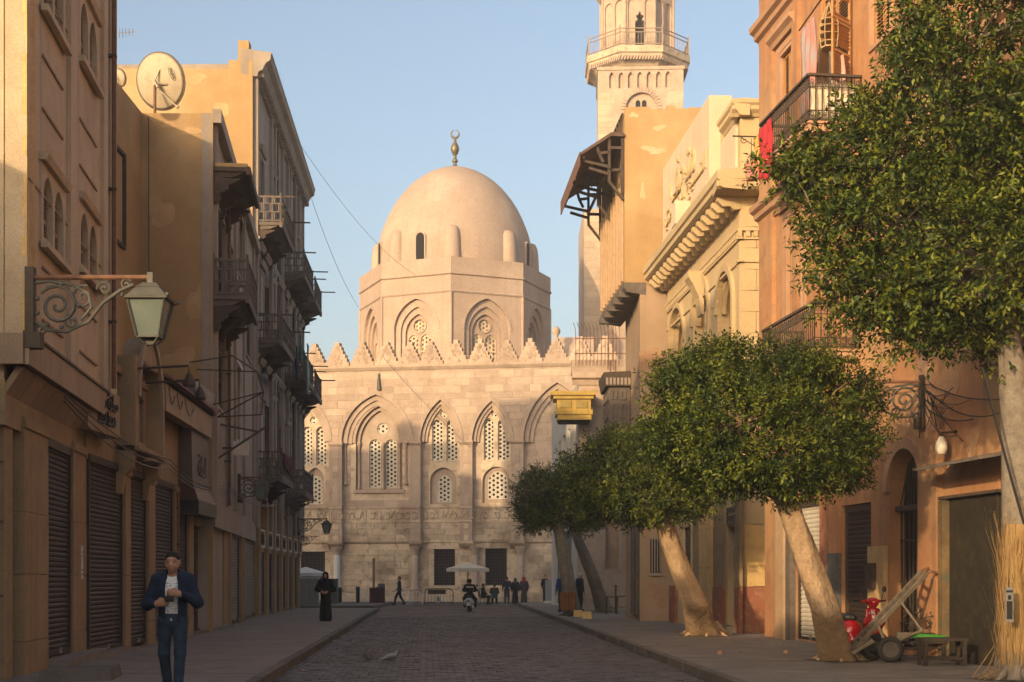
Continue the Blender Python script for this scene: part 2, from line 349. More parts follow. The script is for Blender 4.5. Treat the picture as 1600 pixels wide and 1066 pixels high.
# ---------------------------------------------------------------- ground, road, pavements
def kl(D): return -2.36-.060*D            # left kerb line
def kr(D): return 3.93-.043*D             # right kerb line
g = MB(); g.add([(-400,-150,-.03),(400,-150,-.03),(400,900,-.03),(-400,900,-.03)], [(0,1,2,3)])
tag(g.build('ground', M_DUST), kind='structure')
road = MB(); road.add([(kl(-40)-.1,-40,-.008),(kr(-40)+.1,-40,-.008),(kr(72)+.1,72,-.008),(5,101,-.008),(-24,101,-.008),(-24,72,-.008),(kl(72)-.1,72,-.008)], [(0,1,2,3,4,5,6)])
road = tag(road.build('road', M_ASPH), kind='structure')
SW, SD_ = .235, .145
def sett_mesh(i):
    q = random.Random(i); a, b = SW/2-.010, SD_/2-.010; h = .014; e = .014
    j = lambda: q.uniform(-.006,.006)
    vs = [(-a+j(),-b+j(),-.02),(a+j(),-b+j(),-.02),(a+j(),b+j(),-.02),(-a+j(),b+j(),-.02)]
    vs += [(-a,-b,h-.006),(a,-b,h-.006),(a,b,h-.006),(-a,b,h-.006),(-a+e,-b+e,h),(a-e,-b+e,h),(a-e,b-e,h),(-a+e,b-e,h)]
    return vs, [(0,1,5,4),(1,2,6,5),(2,3,7,6),(3,0,4,7),(4,5,9,8),(5,6,10,9),(6,7,11,10),(7,4,8,11),(8,9,10,11)]
sm = []
for i in range(5):
    vs, fs = sett_mesh(i); me = bpy.data.meshes.new('sett'); me.from_pydata(vs, [], fs); me.materials.append(M_SETT); sm.append((me, vs, fs))
stuff = MB(); y = 19.0; row = 0; nset = 0; SV = []; SF = []
while y < 58:
    x = kl(y)+.12+(row % 2)*SW/2; d = math.atan(-.052)
    near = 20.9 < y
    while x < kr(y)-.12:
        me, vs, fs = sm[random.randrange(5)]; dz = random.uniform(-.009,.007)+.012*math.sin(x*1.3+y*.5)*math.sin(y*.9)-.02*(abs(x-(kl(y)+kr(y))/2)/3.7)**2*.6; jx, jy = random.uniform(-.006,.006), random.uniform(-.005,.005)
        if near and nset < 300:
            o = bpy.data.objects.new('sett', me); C.objects.link(o); o.location = (x+jx, y+jy, dz+.004); o.rotation_euler = (random.uniform(-.03,.03), random.uniform(-.03,.03), random.uniform(-.03,.03)); o.parent = road; nset += 1
        else:
            n = len(SV); tx, ty = random.uniform(-.03,.03), random.uniform(-.03,.03)
            SV += [(vx+x+jx, vy+y+jy, vz+dz+.004+vx*ty+vy*tx) for vx,vy,vz in vs]; SF += [tuple(k+n for k in f) for f in fs]
        x += SW
    y += SD_; row += 1
st = MB(); st.v = SV; st.f = SF; st.build('setts', M_SETT, road, kind='stuff')
# farther setts: coarse rows only
far = MB(); y = 58.0
while y < 97:
    x = (kl(y) if y < 71 else -20)+.15
    while x < kr(y)-.2:
        w = random.uniform(.5,.9); far.box(x, min(x+w, kr(y)-.15)-.02, y, y+.27, -.02, .006+random.uniform(-.005,.005)); x += w
    y += .29
far.build('far_setts', M_SETT, road, kind='stuff')
def pavement(name, poly, z, slabs):
    b = MB(); n = len(poly); b.add([(x,y,z) for x,y in poly]+[(x,y,-.02) for x,y in poly], [tuple(range(n))]+[(i,(i+1)%n,n+(i+1)%n,n+i) for i in range(n)])
    return tag(b.build(name, M_KERB), kind='structure')
PZ = .125
lp = pavement('pavement_left', [(kl(-30)-.16,-30),(kl(70)-.16,70),(-14,70),(-14,40),(-12,20),(-12,-30)][::-1], PZ-.006, 0)
rp = pavement('pavement_right', [(kr(-30)+.16,-30),(11,-30),(11,60),(9,96),(kr(85)+.16,85)], PZ-.006, 0)
def slabs(parent, xf, x_end, y0, y1, side):
    y = y0; row = 0; mesh = {}
    while y < y1:
        d = .62; x = xf(y)+side*.17; k = 0
        while (x-x_end(y))*side < 0 and k < 12:
            w = .92 if not (k == 0 and row % 2) else .5
            key = (round(w,2), random.randrange(2))
            if key not in mesh:
                q = MB(); q.box(0.004,w-.004,.004,d-.004,-.03,0); me = bpy.data.meshes.new('paving_slab'); me.from_pydata(q.v,[],q.f); me.materials.append(M_PAVE); mesh[key] = me
            o = bpy.data.objects.new('paving_slab', mesh[key]); C.objects.link(o); o.parent = parent
            o.location = (x if side > 0 else x-w, y, PZ+random.uniform(-.002,.003)); o.rotation_euler = (random.uniform(-.003,.003), random.uniform(-.003,.003), .0)
            x += w*side; k += 1
        y += d; row += 1
slabs(lp, kl, lambda y: -6.3-.075*y, 16.5, 46, -1)
slabs(rp, kr, lambda y: 9.6-.10*y if y < 37 else 6.2, 19.5, 50, 1)
b = MB(); b.add([(kl(46)-.17,46,PZ),(kl(70)-.17,70,PZ),(-13.8,70,PZ),(-11,46,PZ)], [(3,2,1,0)]); b.build('far_paving', M_PAVE, lp)
b = MB(); b.add([(kr(50)+.17,50,PZ),(8,50,PZ),(8,96,PZ),(kr(85)+.17,85,PZ)], [(0,1,2,3)]); b.build('far_paving', M_PAVE, rp)
def kerbs(parent, kf, side, y0, y1):
    mb = MB(); mb.box(0, .165, 0.006, .894, -.02, PZ+.012)
    me = bpy.data.meshes.new('kerb_stone'); me.from_pydata(mb.v, [], mb.f); me.materials.append(M_KERB)
    y = y0
    while y < y1:
        o = bpy.data.objects.new('kerb_stone', me); C.objects.link(o); o.parent = parent
        o.location = (kf(y)-(.165 if side < 0 else 0)+random.uniform(-.012,.012), y, random.uniform(-.008,.004))
        o.rotation_euler = (0, 0, math.atan(-(kf(1)-kf(0)))*1.0+random.uniform(-.01,.01)); y += .9
kerbs(lp, kl, -1, 16, 69.5); kerbs(rp, kr, 1, 16, 84)
# ---------------------------------------------------------------- the mausoleum at the end of the street
FD = 98.0
fq = Fac((W(380,900,FD).x, FD+.15*10.0), (W(1010,900,FD).x, FD-.15*17.8), 1)
moss = thing('mausoleum', 'domed limestone mausoleum with tall arched niches closing the street', 'mausoleum', fq(fq.L/2,0,0))
def QA(x0, x1, yb, ys, ya, n=10, o=0.): 
    u0, u1 = fq.u(x0,o), fq.u(x1,o); xm = (x0+x1)/2
    return arch(u0, u1, fq.z(xm,yb,o), fq.z(xm,ys,o), fq.z(xm,ya,o), n)
def QR(x0, x1, y0, y1, o=0.): return rect(fq.u(x0,o), fq.u(x1,o), fq.z((x0+x1)/2,y1,o), fq.z((x0+x1)/2,y0,o))
z_top = 16.05; z_str = 4.05
niches = [QA(452,514,858,690,628), QA(534,641,858,692,617), QA(657,719,858,690,625), QA(738,798,858,690,627), QA(818,924,858,690,598)]
nz0 = z_str
niches = [[(u, max(z, nz0) if i > 1 else nz0) for i,(u,z) in enumerate(n)] for n in niches]
U0, U1 = 0, fq.L
# front skin with niches open at its foot
outer = [(U0,nz0)]
for n in niches: outer += [n[0]] + [p for p in n[2:]][::-1] + [n[1]]
# (walk each niche as a notch cut from below)
outer = [(U0,nz0)]
for n in niches:
    outer += [(n[0][0],nz0)] + list(reversed(n[2:])) + [(n[1][0],nz0)]
outer += [(U1,nz0),(U1,z_top),(U0,z_top)]
mb = fq.mb(); mb.plate(outer, [], 0, -.5); mb.build('wall', M_LIME, moss)
OM = -.42
twins = [(473,488,667,727),(494,510,667,727),(675,692,656,720),(698,715,656,720),(756,772,654,719),(778,796,654,719)]
rounds = [(490,657,6),(694,647,6.3),(774,646,6.5)]
lows = [(479,506,731,790,748),(672,713,731,788,752),(754,797,729,786,752)]
bars = [(470,508,862,912),(678,711,858,915),(758,792,857,915)]
def TW(x0,x1,ya,yb,o): w = (x1-x0)/2; return QA(x0,x1,yb,ya+w,ya,6,o)
inner = QA(556,629,765,692,635,10,OM)
mid_h = [TW(*t,OM) for t in twins] + [circ(*fq.uz(x,y,OM), r*.0441, 14) for x,y,r in rounds] + [QA(a,b,d,e,c,8,OM) for a,b,c,d,e in lows] + [QR(*b_,OM) for b_ in bars] + [inner]
mb = fq.mb(); mb.plate(rect(U0,U1,-.05,z_top-.2), mid_h, OM, OM-.35); mb.build('niche_wall', M_LIMED, moss)
OI = OM-.34
tw1 = [(577,595,687,762),(602,620,687,762)]
mb = fq.mb(); mb.plate(rect(inner[0][0]-.2,inner[1][0]+.2,inner[0][1]-.2,inner[0][1]+6.2), [TW(*t,OI) for t in tw1]+[circ(*fq.uz(598,670,OI), 9*.0441, 16)], OI, OI-.3); mb.build('niche_wall', M_LIME, moss)
mb = fq.mb(); mb.box(U0,U1,-12,-1.2,-.05,z_top-.3)
mb.build('core', M_DARK, moss)
lat = [(TW(*t,OM),OM-.18,.25,.09) for t in twins] + [(TW(*t,OI),OI-.15,.25,.09) for t in tw1]
lat += [(circ(*fq.uz(x,y,OM), r*.0441, 14),OM-.12,.24,.12) for x,y,r in rounds] + [(circ(*fq.uz(598,670,OI), 9*.0441, 16),OI-.1,.3,.14)]
lat += [(QA(481,505,788,757,743,8,OM-.2),OM-.26,.26,.10),(QA(683,706,785,757,742,8,OM-.2),OM-.26,.26,.10),(QA(762,793,780,752,739,8,OM-.2),OM-.26,.28,.11)]
for poly, o, pitch, w in lat:
    m = fq.mb(); lattice(m, poly, pitch, w, o-.06, o, .07); m.build('window_lattice', M_GYPS, moss)
mb = fq.mb()
for (a,b,c,d,e),(x0,x1,y1,ys,ya) in zip(lows,[(481,505,788,757,743),(683,706,785,757,742),(762,793,780,752,739)]):
    mb.plate(grow(QA(a,b,d,e,c,8,OM),.05), [QA(x0,x1,y1,ys,ya,8,OM-.2)], OM-.22, OM-.34)
mb.build('window_surround', M_LIME, moss)
for b_ in bars:
    p = QR(*b_,OM); (u0,z0),(u1,_),(_,z1),_ = p; f = fq.mb()
    f.box(u0-.02,u0+.07,OM-.2,OM-.1,z0,z1); f.box(u1-.07,u1+.02,OM-.2,OM-.1,z0,z1); f.box(u0,u1,OM-.199,OM-.101,z1-.08,z1); f.box(u0,u1,OM-.199,OM-.101,z0,z0+.08)
    n = 9
    for i in range(1,n): u = u0+(u1-u0)*i/n; f.box(u-.02,u+.02,OM-.17,OM-.13,z0,z1)
    m_ = int((z1-z0)/.2)
    for j in range(1,m_): z = z0+(z1-z0)*j/m_; f.box(u0,u1,OM-.175,OM-.125,z-.02,z+.02)
    f.build('window_grille', M_IRON, moss)
    s_ = fq.mb(); s_.box(u0-.25,u1+.25,OM-.05,OM+.1,z0-.22,z0-.002); s_.build('window_sill', M_LIMED, moss)
    s_ = fq.mb(); s_.box(u0-.3,u1+.3,OM-.05,OM+.06,z1+.002,z1+.42); s_.build('lintel', M_LIMED, moss)
# arch mouldings
for n, e0, e1, oo in [(niches[0],-.02,-.22,.0),(niches[1],-.02,-.34,.0),(niches[2],-.02,-.22,0),(niches[3],-.02,-.22,0),(niches[4],-.02,-.34,0)]:
    a = [p for p in n[2:]]; f = fq.mb(); up = grow(n,-.02)[2:]; dn = grow(n,e1)[2:]; dn2 = grow(n,e1*1.9)[2:]
    f.ring(up, dn, -.30, -.16); f.ring(dn, dn2, -.44, -.28); up2 = grow(n,.22)[2:]; f.ring(up2, grow(n,.02)[2:], -.02, .05); f.build('arch_moulding', M_LIME, moss)
f = fq.mb(); a = inner[2:]; f.ring(grow(inner,.28)[2:], grow(inner,.02)[2:], OM-.05, OM+.09); f.ring(grow(inner,-.03)[2:], grow(inner,-.25)[2:], OM-.3, OM-.14); f.build('arch_moulding', M_LIME, moss)
for x in (561,624,598.5,540,634):                        # colonnettes of the big niche
    oo = OM+.02 if x in (540,634) else OI+.1; u, z1 = fq.uz(x,692,oo); z0 = fq.z(x,765 if x not in (540,634) else 758,oo)
    f = fq.mb(); f.lathe([(.17,0),(.17,.12),(.11,.2),(.10,(z1-z0)-.3),(.17,(z1-z0)-.12),(.18,z1-z0)], 10, (u,oo,z0)); f.build('colonnette', M_LIME, moss, True)
f = fq.mb(); (u0,z0),(u1,_) = inner[0], inner[1]; f.box(u0-.15,u1+.15,OM-.05,OM+.12,z0-.25,z0-.002); f.build('window_sill', M_LIME, moss)
# string courses, cornice, inscription band
def gaps(z, e=0.):                                          # stretches of the front skin between niches at height z
    out = []; last = U0
    for n in niches:
        xs = []
        for i in range(len(n)):
            (a,za),(b,zb) = n[i], n[(i+1)%len(n)]
            if (za-z)*(zb-z) < 0: xs.append(a+(b-a)*(z-za)/(zb-za))
        if len(xs) >= 2: out.append((last, min(xs)-e)); last = max(xs)+e
    out.append((last, U1)); return out
zsp = fq.z(690,692); f = fq.mb()
for a,b in gaps(zsp-.3): f.prof([(-.4,zsp-.12),(.06,zsp-.12),(.14,zsp),(.14,zsp+.14),(-.4,zsp+.14)], a-.05, b+.05)
f.build('string_course', M_LIME, moss)
f = fq.mb(); f.prof([(-.2,z_top-.12),(.05,z_top-.12),(.18,z_top+.08),(.18,z_top+.25),(-1.0,z_top+.25),(-1.0,z_top-.1)], U0, U1); f.build('cornice', M_LIME, moss)
za, zb_ = fq.z(690,812), fq.z(690,795); f = fq.mb()
for a,b in gaps(za): f.box(a+.02,b-.02,-.002,.05,za-.16,za-.04); f.box(a+.02,b-.02,-.002,.05,zb_+.04,zb_+.16)
for n in niches: f.box(n[0][0]+.01,n[1][0]-.01,OM-.002,OM+.05,za-.16,za-.04); f.box(n[0][0]+.01,n[1][0]-.01,OM-.002,OM+.05,zb_+.04,zb_+.16)
f.build('string_course', M_LIMED, moss)
f = fq.mb()                                                 # carved script in the band
def script(a, b, o):
    u = a+.1
    while u < b-.3:
        w = random.uniform(.12,.5); k = random.random(); h = zb_-za
        if k < .45: f.box(u,u+.055,o,o+.045,za+.05,zb_-random.uniform(.02,.2)); f.box(u,u+w,o,o+.04,za+.08,za+.15)
        elif k < .75:
            p = [(u+w/2+w*.45*math.cos(t),o+.025,za+h*.38+h*.3*math.sin(t)) for t in np.linspace(-2.6,2.4,9)]; f.tube(p,.032,4)
        else: f.bar((u,o+.02,za+.1),(u+w*.8,o+.02,zb_-.08),.06); f.box(u,u+w,o,o+.035,za+h*.5,za+h*.58)
        u += w*.75+.07
for a,b in gaps(za): script(a,b,0)
for n in niches: script(n[0][0],n[1][0],OM)
f.build('carved_script', M_LIMED, moss, kind='stuff')
f = fq.mb(); zc = z_str
for a,b in gaps(zc+.3): f.prof([(-.5,zc-.28),(-.1,zc-.28),(.10,zc-.06),(.10,zc+.12),(-.5,zc+.12)], a-.08, b+.08)
f.build('string_course', M_LIMED, moss)
f = fq.mb()
for n in niches: f.prof([(OM-.1,zc-.05),(OM+.04,zc-.05),(OM+.12,zc+.05),(OM+.12,zc+.14),(OM-.1,zc+.14)], n[0][0]+.1, n[1][0]-.1)
f.build('string_course', M_LIMED, moss)
for x in (526,648,742,813):                                 # engaged columns under the piers
    u = fq.u(x,-.12); zt = zc-.28; z0 = .75; h = zt-z0
    f = fq.mb(); f.lathe([(.34,0),(.34,.18),(.27,.26),(.29,.34),(.235,.42),(.225,h-.55)], 14, (u,-.2,z0)); f.build('column', M_PALE if x in(526,) else M_LIME, moss, True)
    f = fq.mb(); f.lathe([(.225,h-.55),(.26,h-.5),(.25,h-.42),(.36,h-.15),(.40,h-.1),(.40,h)], 12, (u,-.2,z0)); f.build('capital', M_LIME, moss)
    f = fq.mb(); f.box(u-.42,u+.42,-.5,.25,-.05,z0); f.build('column_base', M_LIMED, moss)
f = fq.mb(); f.box(U0,U1,OM,.55,-.05,.33); f.box(U0,U1,OM,.3,.33,.6); f.build('plinth', M_LIMED, moss)
# stone blocks laid over both skins, one object for each of the largest
blocks = []
def courses(rects_at, o, z0, z1, h, wmin, wmax, mname, hole_fn):
    z = z0; k = 0
    while z < z1-.2:
        hh = min(h*random.uniform(.86,1.12), z1-z); lo = rects_at(z+.02); hi = rects_at(z+hh-.02); iv = []
        for a,b in lo:
            for c,d in hi:
                p, q = max(a,c), min(b,d)
                if q-p > .25: iv.append((p,q))
        cuts = []
        for hz in hole_fn:
            if min(p[1] for p in hz) < z+hh and max(p[1] for p in hz) > z: cuts.append((min(p[0] for p in hz)-.04, max(p[0] for p in hz)+.04))
        for a,b in cuts:
            nv = []
            for p,q in iv:
                if b <= p or a >= q: nv.append((p,q)); continue
                if a-p > .2: nv.append((p,a))
                if q-b > .2: nv.append((b,q))
            iv = nv
        for p,q in iv:
            u = p
            while u < q-.15:
                w = random.uniform(wmin,wmax)
                if q-u-w < .35: w = q-u
                blocks.append((u+.012,u+w-.012,z+.012,z+hh-.012,o,mname)); u += w
        z += hh; k += 1
vis = (fq.u(462), fq.u(905))
clip = lambda iv: [(max(a,vis[0]),min(b,vis[1])) for a,b in iv if min(b,vis[1])-max(a,vis[0])>.2]
front_iv = lambda z: clip(gaps(z,.26) if z < max(p[1] for p in niches[1])+.2 else [(U0,U1)])
def front_iv(z):
    iv = [(U0,U1)]
    for n in niches:
        g_ = grow(n,.24); xs = []
        for i in range(len(g_)):
            (a,za_),(b,zb2) = g_[i], g_[(i+1)%len(g_)]
            if (za_-z)*(zb2-z) < 0: xs.append(a+(b-a)*(z-za_)/(zb2-za_))
        if len(xs) >= 2:
            p0, p1 = min(xs), max(xs); nv = []
            for p,q in iv:
                if p1 <= p or p0 >= q: nv.append((p,q)); continue
                if p0 > p: nv.append((p,p0))
                if q > p1: nv.append((p1,q))
            iv = nv
    return clip(iv)
courses(front_iv, 0, zc+.14, za-.17, .42, .7, 1.5, 'd', []); courses(front_iv, 0, zb_+.18, zsp-.14, .47, .7, 1.5, 'l', []); courses(front_iv, 0, zsp+.16, z_top-.14, .47, .8, 1.9, 'l', [])
def mid_iv(z):
    out = []
    for n in niches:
        g_ = grow(n,-.45 if z > zsp else -.05); xs = []
        for i in range(len(g_)):
            (a,za_),(b,zb2) = g_[i], g_[(i+1)%len(g_)]
            if (za_-z)*(zb2-z) < 0: xs.append(a+(b-a)*(z-za_)/(zb2-za_))
        if len(xs) >= 2: out.append((min(xs),max(xs)))
    return clip(out)
mh = [grow(h,.06) for h in mid_h[:-1]] + [grow(inner,.3)]
courses(mid_iv, OM, zc+.16, za-.17, .42, .6, 1.3, 'd', mh); courses(mid_iv, OM, zb_+.18, z_top-3.2, .47, .7, 1.5, 'l', mh)
low_iv = lambda z: clip([(U0,U1)])
bh = [grow(QR(*b_,OM),.34) for b_ in bars] + [rect(fq.u(x,-.1)-.46,fq.u(x,-.1)+.46,.5,zc) for x in (526,648,742,813)]
courses(low_iv, OM, .62, zc-.3, .44, .6, 1.5, 'd', bh)
blocks.sort(key=lambda b: -(b[1]-b[0])*(b[3]-b[2]))
bl = fq.mb(); bd = fq.mb()
for i,(u0,u1,z0,z1,o,k) in enumerate(blocks):
    pr = random.uniform(.004,.024) if k == 'l' else random.uniform(.005,.05)
    e = .01; f = fq.mb() if i < 300 else (bl if k == 'l' else bd)
    f.add([(u0,o-.01,z0),(u1,o-.01,z0),(u1,o-.01,z1),(u0,o-.01,z1),(u0+e,o+pr,z0+e),(u1-e,o+pr,z0+e),(u1-e,o+pr,z1-e),(u0+e,o+pr,z1-e)], [(4,5,6,7),(0,1,5,4),(1,2,6,5),(2,3,7,6),(3,0,4,7)])
    if i < 300: f.build('stone_block', M_LIMEB if k == 'l' else M_LIMED, moss)
bl.build('stone_blocks', M_LIMEB, moss, kind='stuff'); bd.build('weathered_stone_blocks', M_LIMED, moss, kind='stuff')
# stepped merlons
def merlon(x, parent, hgt=1.62):
    hgt *= random.uniform(.94,1.04); u = fq.u(x)+random.uniform(-.05,.05); zb0 = z_top+.25; f = fq.mb(); n = 6; w = .80; pts = []
    for i in range(n): ww = w*(1-i/n)+.03+random.uniform(-.02,.015); pts += [(ww, zb0+hgt*i/n), (ww, zb0+hgt*(i+1)/n)]
    poly = [(u+a,z) for a,z in pts] + [(u-a,z) for a,z in reversed(pts)]
    f.prism(poly, -.7, 0)
    for k in range(26):                                      # carved foliage, in low relief
        zz = random.uniform(.08,.78); aa = random.uniform(-1,1)*(w*(1-zz)-.12)
        f.tube([(u+aa+.09*math.cos(t),.005,zb0+hgt*zz+.09*math.sin(t)) for t in np.linspace(random.uniform(0,6),random.uniform(6,9),6)], .028, 4)
    return f.build('merlon', M_LIMEB, parent)
mx = [490,527,565,603,639,673,712,750,792,829,869,908,946]
for x in mx: merlon(x, moss)
b = MB(); b.add([W(590,590,FD-.2),W(594,590,FD-.2),W(593,598,FD-.25),W(591,598,FD-.25)],[(0,1,2,3)])
f = fq.mb(); u,z = fq.uz(592,585); f.box(u-.05,u+.05,.02,.14,z-.6,z+.05); f.prism([(u-.11,z-1.1),(u+.13,z-1.1),(u+.06,z-.3),(u-.06,z-.3)],.03,.2); f.build('floodlight', M_BLACK, moss)
# ---- drum and dome
DC = Vector((W(711,900,110).x, 110)); RO = 7.33
dz_a, dz_b, dz_c, dz_d = 22.3, 23.75, 24.0, 24.85
def octf(i, r=RO):
    a0, a1 = R(-90-45*i), R(-90-45*i+45)     # i=0: right-front face ... reading to the right
    a0, a1 = R(-90+45*i), R(-90+45*(i+1))
    return Fac(DC+Vector((math.cos(a0),math.sin(a0)))*r, DC+Vector((math.cos(a1),math.sin(a1)))*r, 1)
for i in range(8):
    fo = octf(i); L_ = fo.L; c = L_/2
    A1 = arch(c-1.78,c+1.78,15.3,19.7,22.0,10); A2 = arch(c-1.36,c+1.36,15.3,19.6,21.45,10); A3 = arch(c-1.06,c+1.06,15.3,19.5,20.95,8)
    f = fo.mb(); f.plate(rect(0,L_,13.5,dz_a), [A1], 0, -.22)
    f.plate(grow(A1,.03), [A2], -.2, -.4); f.plate(grow(A2,.03), [A3], -.38, -.6)
    f.build('drum_wall', M_DOME, moss)
    f = fo.mb(); ci = circ(c,20.12,.46,16); l1 = arch(c-.93,c-.08,15.4,19.0,19.48,6); l2 = arch(c+.08,c+.93,15.4,19.0,19.48,6)
    f.plate(grow(A3,.05), [ci,l1,l2], -.6, -.78); f.ring(grow(ci,.12)+[grow(ci,.12)[0]], grow(ci,.01)+[grow(ci,.01)[0]], -.6, -.54); f.build('drum_window', M_DOME, moss)
    f = fo.mb(); f.box(c-1.2,c+1.2,-.95,-.86,15.3,21.1); f.build('window_backing', M_LIMED, moss)
    if i in (0,7,1,6):
        f = fo.mb(); lattice(f, ci, .26, .10, -.74, -.70, .04); lattice(f, l1, .28, .11, -.74, -.70, .04); lattice(f, l2, .28, .11, -.74, -.70, .04); f.box(c-.95,c+.95,-.7,-.62,18.2,18.3); f.build('window_lattice', M_LIMED, moss)
    f = fo.mb(); f.ring(grow(A1,.16)[2:], grow(A1,.01)[2:], -.02, .05); f.build('arch_moulding', M_DOME, moss)
    f = fo.mb(); f.prof([(-.3,dz_a),(.05,dz_a),(.10,dz_a+.1),(.02,dz_a+.22),(.02,dz_b-.2),(.14,dz_b-.12),(.14,dz_b),(.05,dz_b+.002),(.05,dz_d),(-.35,dz_d),(-.35,dz_a)], -.04, L_+.04); f.build('drum_parapet', M_DOME, moss)
    f = fo.mb(); f.tube([fo(0,0.02,13.5) if 0 else (0,.01,13.6),(0,.01,dz_a)], .11, 8); f.build('corner_roll', M_DOME, moss)
f = MB(); f.lathe([(7.0,13.6),(7.0,dz_c-.3)], 8, (DC.x,DC.y,0)); f.v = [(x,y,z) for x,y,z in f.v]; f2 = MB(); f2.lathe([(5.5,13.6),(5.5,dz_c-.3)], 16, (DC.x,DC.y,0)); f2.build('drum_core', M_DARK, moss)
pr = [(6.1,24.0),(6.05,25.2),(6.02,26.1)]
for y, w in [(398,118.5),(385,116.5),(372,113.5),(360,109.5),(345,103.5),(330,96),(315,86.5),(300,74.5),(288,62),(279,49.5),(272,37),(267,25),(264.2,15),(262.9,6),(262.4,.02)]:
    pr.append((w*.0495*1.02, ZC+(HY-y)*.0495))
f = MB(); f.lathe(pr, 72, (DC.x,DC.y,0)); f.build('dome', M_DOME, moss, True)
for k in range(8):
    a = R(-90+45*k); d = Vector((math.cos(a),math.sin(a))); c = DC+d*5.78
    f = MB(); f.lathe([(.78,0),(.74,1.2),(.66,2.6),(.58,3.1),(.42,3.4),(.02,3.54)], 14, (c.x,c.y,24.0)); f.build('buttress', M_DOME, moss, True)
for k in range(8):
    a = R(-90+45*k+22.5); fo = Fac(DC+Vector((math.cos(a),math.sin(a)))*6.10+Vector((-math.sin(a),math.cos(a)))*-1, DC+Vector((math.cos(a),math.sin(a)))*6.10+Vector((-math.sin(a),math.cos(a))), 1)
    if k in (0,3,4): continue
    A = arch(.66,1.34,24.6,26.6,27.0,6); f = fo.mb(); f.plate(grow(A,.10), [A], .02, -.5); f.build('window_surround', M_DOME, moss)
    f = fo.mb(); f.prism(A, -.3, -.03); f.build('window', M_DARK, moss)
za0 = ZC+(HY-262.6)*.0495
f = MB(); f.lathe([(.30,-.1),(.28,.1),(.14,.2),(.13,.42),(.22,.46),(.22,.62),(.12,.68),(.12,1.0),(.2,1.04),(.30,1.3),(.34,1.5),(.24,1.78),(.12,2.0),(.1,2.3),(.06,2.35)], 14, (DC.x,DC.y,za0)); f.build('finial', mat('bronze',(.20,.15,.09),(.14,.13,.08),scale=6,rough=.5,metal=.6), moss, True)
f = MB(); n = 26; c = Vector((DC.x,DC.y,za0+2.62)); pts = []; rr = []
for i in range(n+1):
    a = R(100)+R(340)*i/n; pts.append((c.x+.30*math.cos(a), c.y, c.z+.30*math.sin(a))); rr.append(.02+.07*math.sin(math.pi*i/n))
f.tube(pts, rr, 8); f.build('crescent', MT['bronze'], moss, True)
# ---------------------------------------------------------------- minaret
MD = 120.0; k_ = MD/F
mc = W(999,900,MD)
mina = thing('minaret', 'tall stone minaret with railed gallery behind the tan wall', 'minaret', (mc.x,mc.y,0))
def ZM(y): return ZC+(HY-y)*k_
ms = (W(1064,0,MD).x-W(932,0,MD).x)/2
fm = Fac((mc.x-ms, MD-1.0), (mc.x+ms, MD-1.35), 1); L_ = fm.L
fm_r = Fac(fm.P1, fm.P1+Vector((-fm.d.y,fm.d.x))*L_, 1)
def rect_body(f, z0, z1, e=0.): f.box(-e, L_+e, -L_-e, -.0005 if e == 0 else e, z0, z1)
hs = arch(L_/2-1.25+.05,L_/2+1.25+.05,ZM(205),ZM(178)+.15,ZM(178)+1.42,10)
sm_ = []
for j in range(7):
    u0 = .95+j*.78; sm_.append(arch(u0,u0+.44,ZM(145),ZM(128),ZM(122)+.12,5))
f = fm.mb(); f.plate(rect(0,L_,0,ZM(113)), sm_+[hs], 0, -.25); f.box(.001,L_-.001,-L_,-.25,0,ZM(113)-.001); f.build('shaft', M_LIME, mina)
f = fm.mb(); cx = L_/2+.05
for j in range(19):
    a = math.pi*j/18; r0, r1 = 1.3, 1.72; zc_ = ZM(178)+.1
    a0, a1 = a-.07, a+.07
    f.prism([(cx+r0*math.cos(a0),zc_+r0*math.sin(a0)),(cx+r1*math.cos(a0),zc_+r1*math.sin(a0)),(cx+r1*math.cos(a1),zc_+r1*math.sin(a1)),(cx+r0*math.cos(a1),zc_+r0*math.sin(a1))], -.05, .07)
f.build('horseshoe_arch', M_LIME, mina)
f = fm.mb()
for s_ in (-1,1): f.prism(arch(cx+s_*.26-.2,cx+s_*.26+.2,ZM(177),ZM(167),ZM(164)+.1,5), -.3, -.24)
f.build('window', M_DARK, mina)
f = fm.mb(); f.box(-.08,L_+.08,-L_-.08,.08,ZM(117),ZM(112)); f.build('string_course', M_LIME, mina)
lw = W(910,0,MD).x; f = MB(); f.box(lw, mc.x+ms+1.2, MD-2.4, MD+7, 0, ZM(338)); f.build('base_shaft', M_LIME, mina)
oc = Vector((mc.x, MD+ms-1)); RG = (W(1079,0,MD).x-W(917,0,MD).x)/2/math.cos(R(22.5))
def ocring(r, z): return [(oc.x+r*math.cos(R(-112.5+45*i)), oc.y+r*math.sin(R(-112.5+45*i)), z) for i in range(8)]
f = MB(); prev = None
lv = [(RG*.76,ZM(112)),(RG*.82,ZM(108)),(RG*.86,ZM(104)),(RG*.93,ZM(100)),(RG*.95,ZM(99)),(RG*.97,ZM(94)),(RG,ZM(93)),(RG,ZM(83)),(RG*.7,ZM(83))]
for r,z in lv: f.v += ocring(r,z)
f.f = [(i*8+j, i*8+(j+1)%8, (i+1)*8+(j+1)%8, (i+1)*8+j) for i in range(len(lv)-1) for j in range(8)]; f.f.append(tuple(range(len(lv)*8-8,len(lv)*8)))
f.build('gallery', M_LIMED, mina)
f = MB()
pts = [Vector(p) for p in ocring(RG*.955,ZM(98.5))]
for i in range(8):
    a, b = pts[i], pts[(i+1)%8]
    for j in range(14): q = a.lerp(b,(j+.3)/14); d = (b-a).normalized(); f.bar(q-Vector((0,0,.28)), q+d*.22+Vector((0,0,.12)), .12)
f.build('rope_moulding', M_LIME, mina)
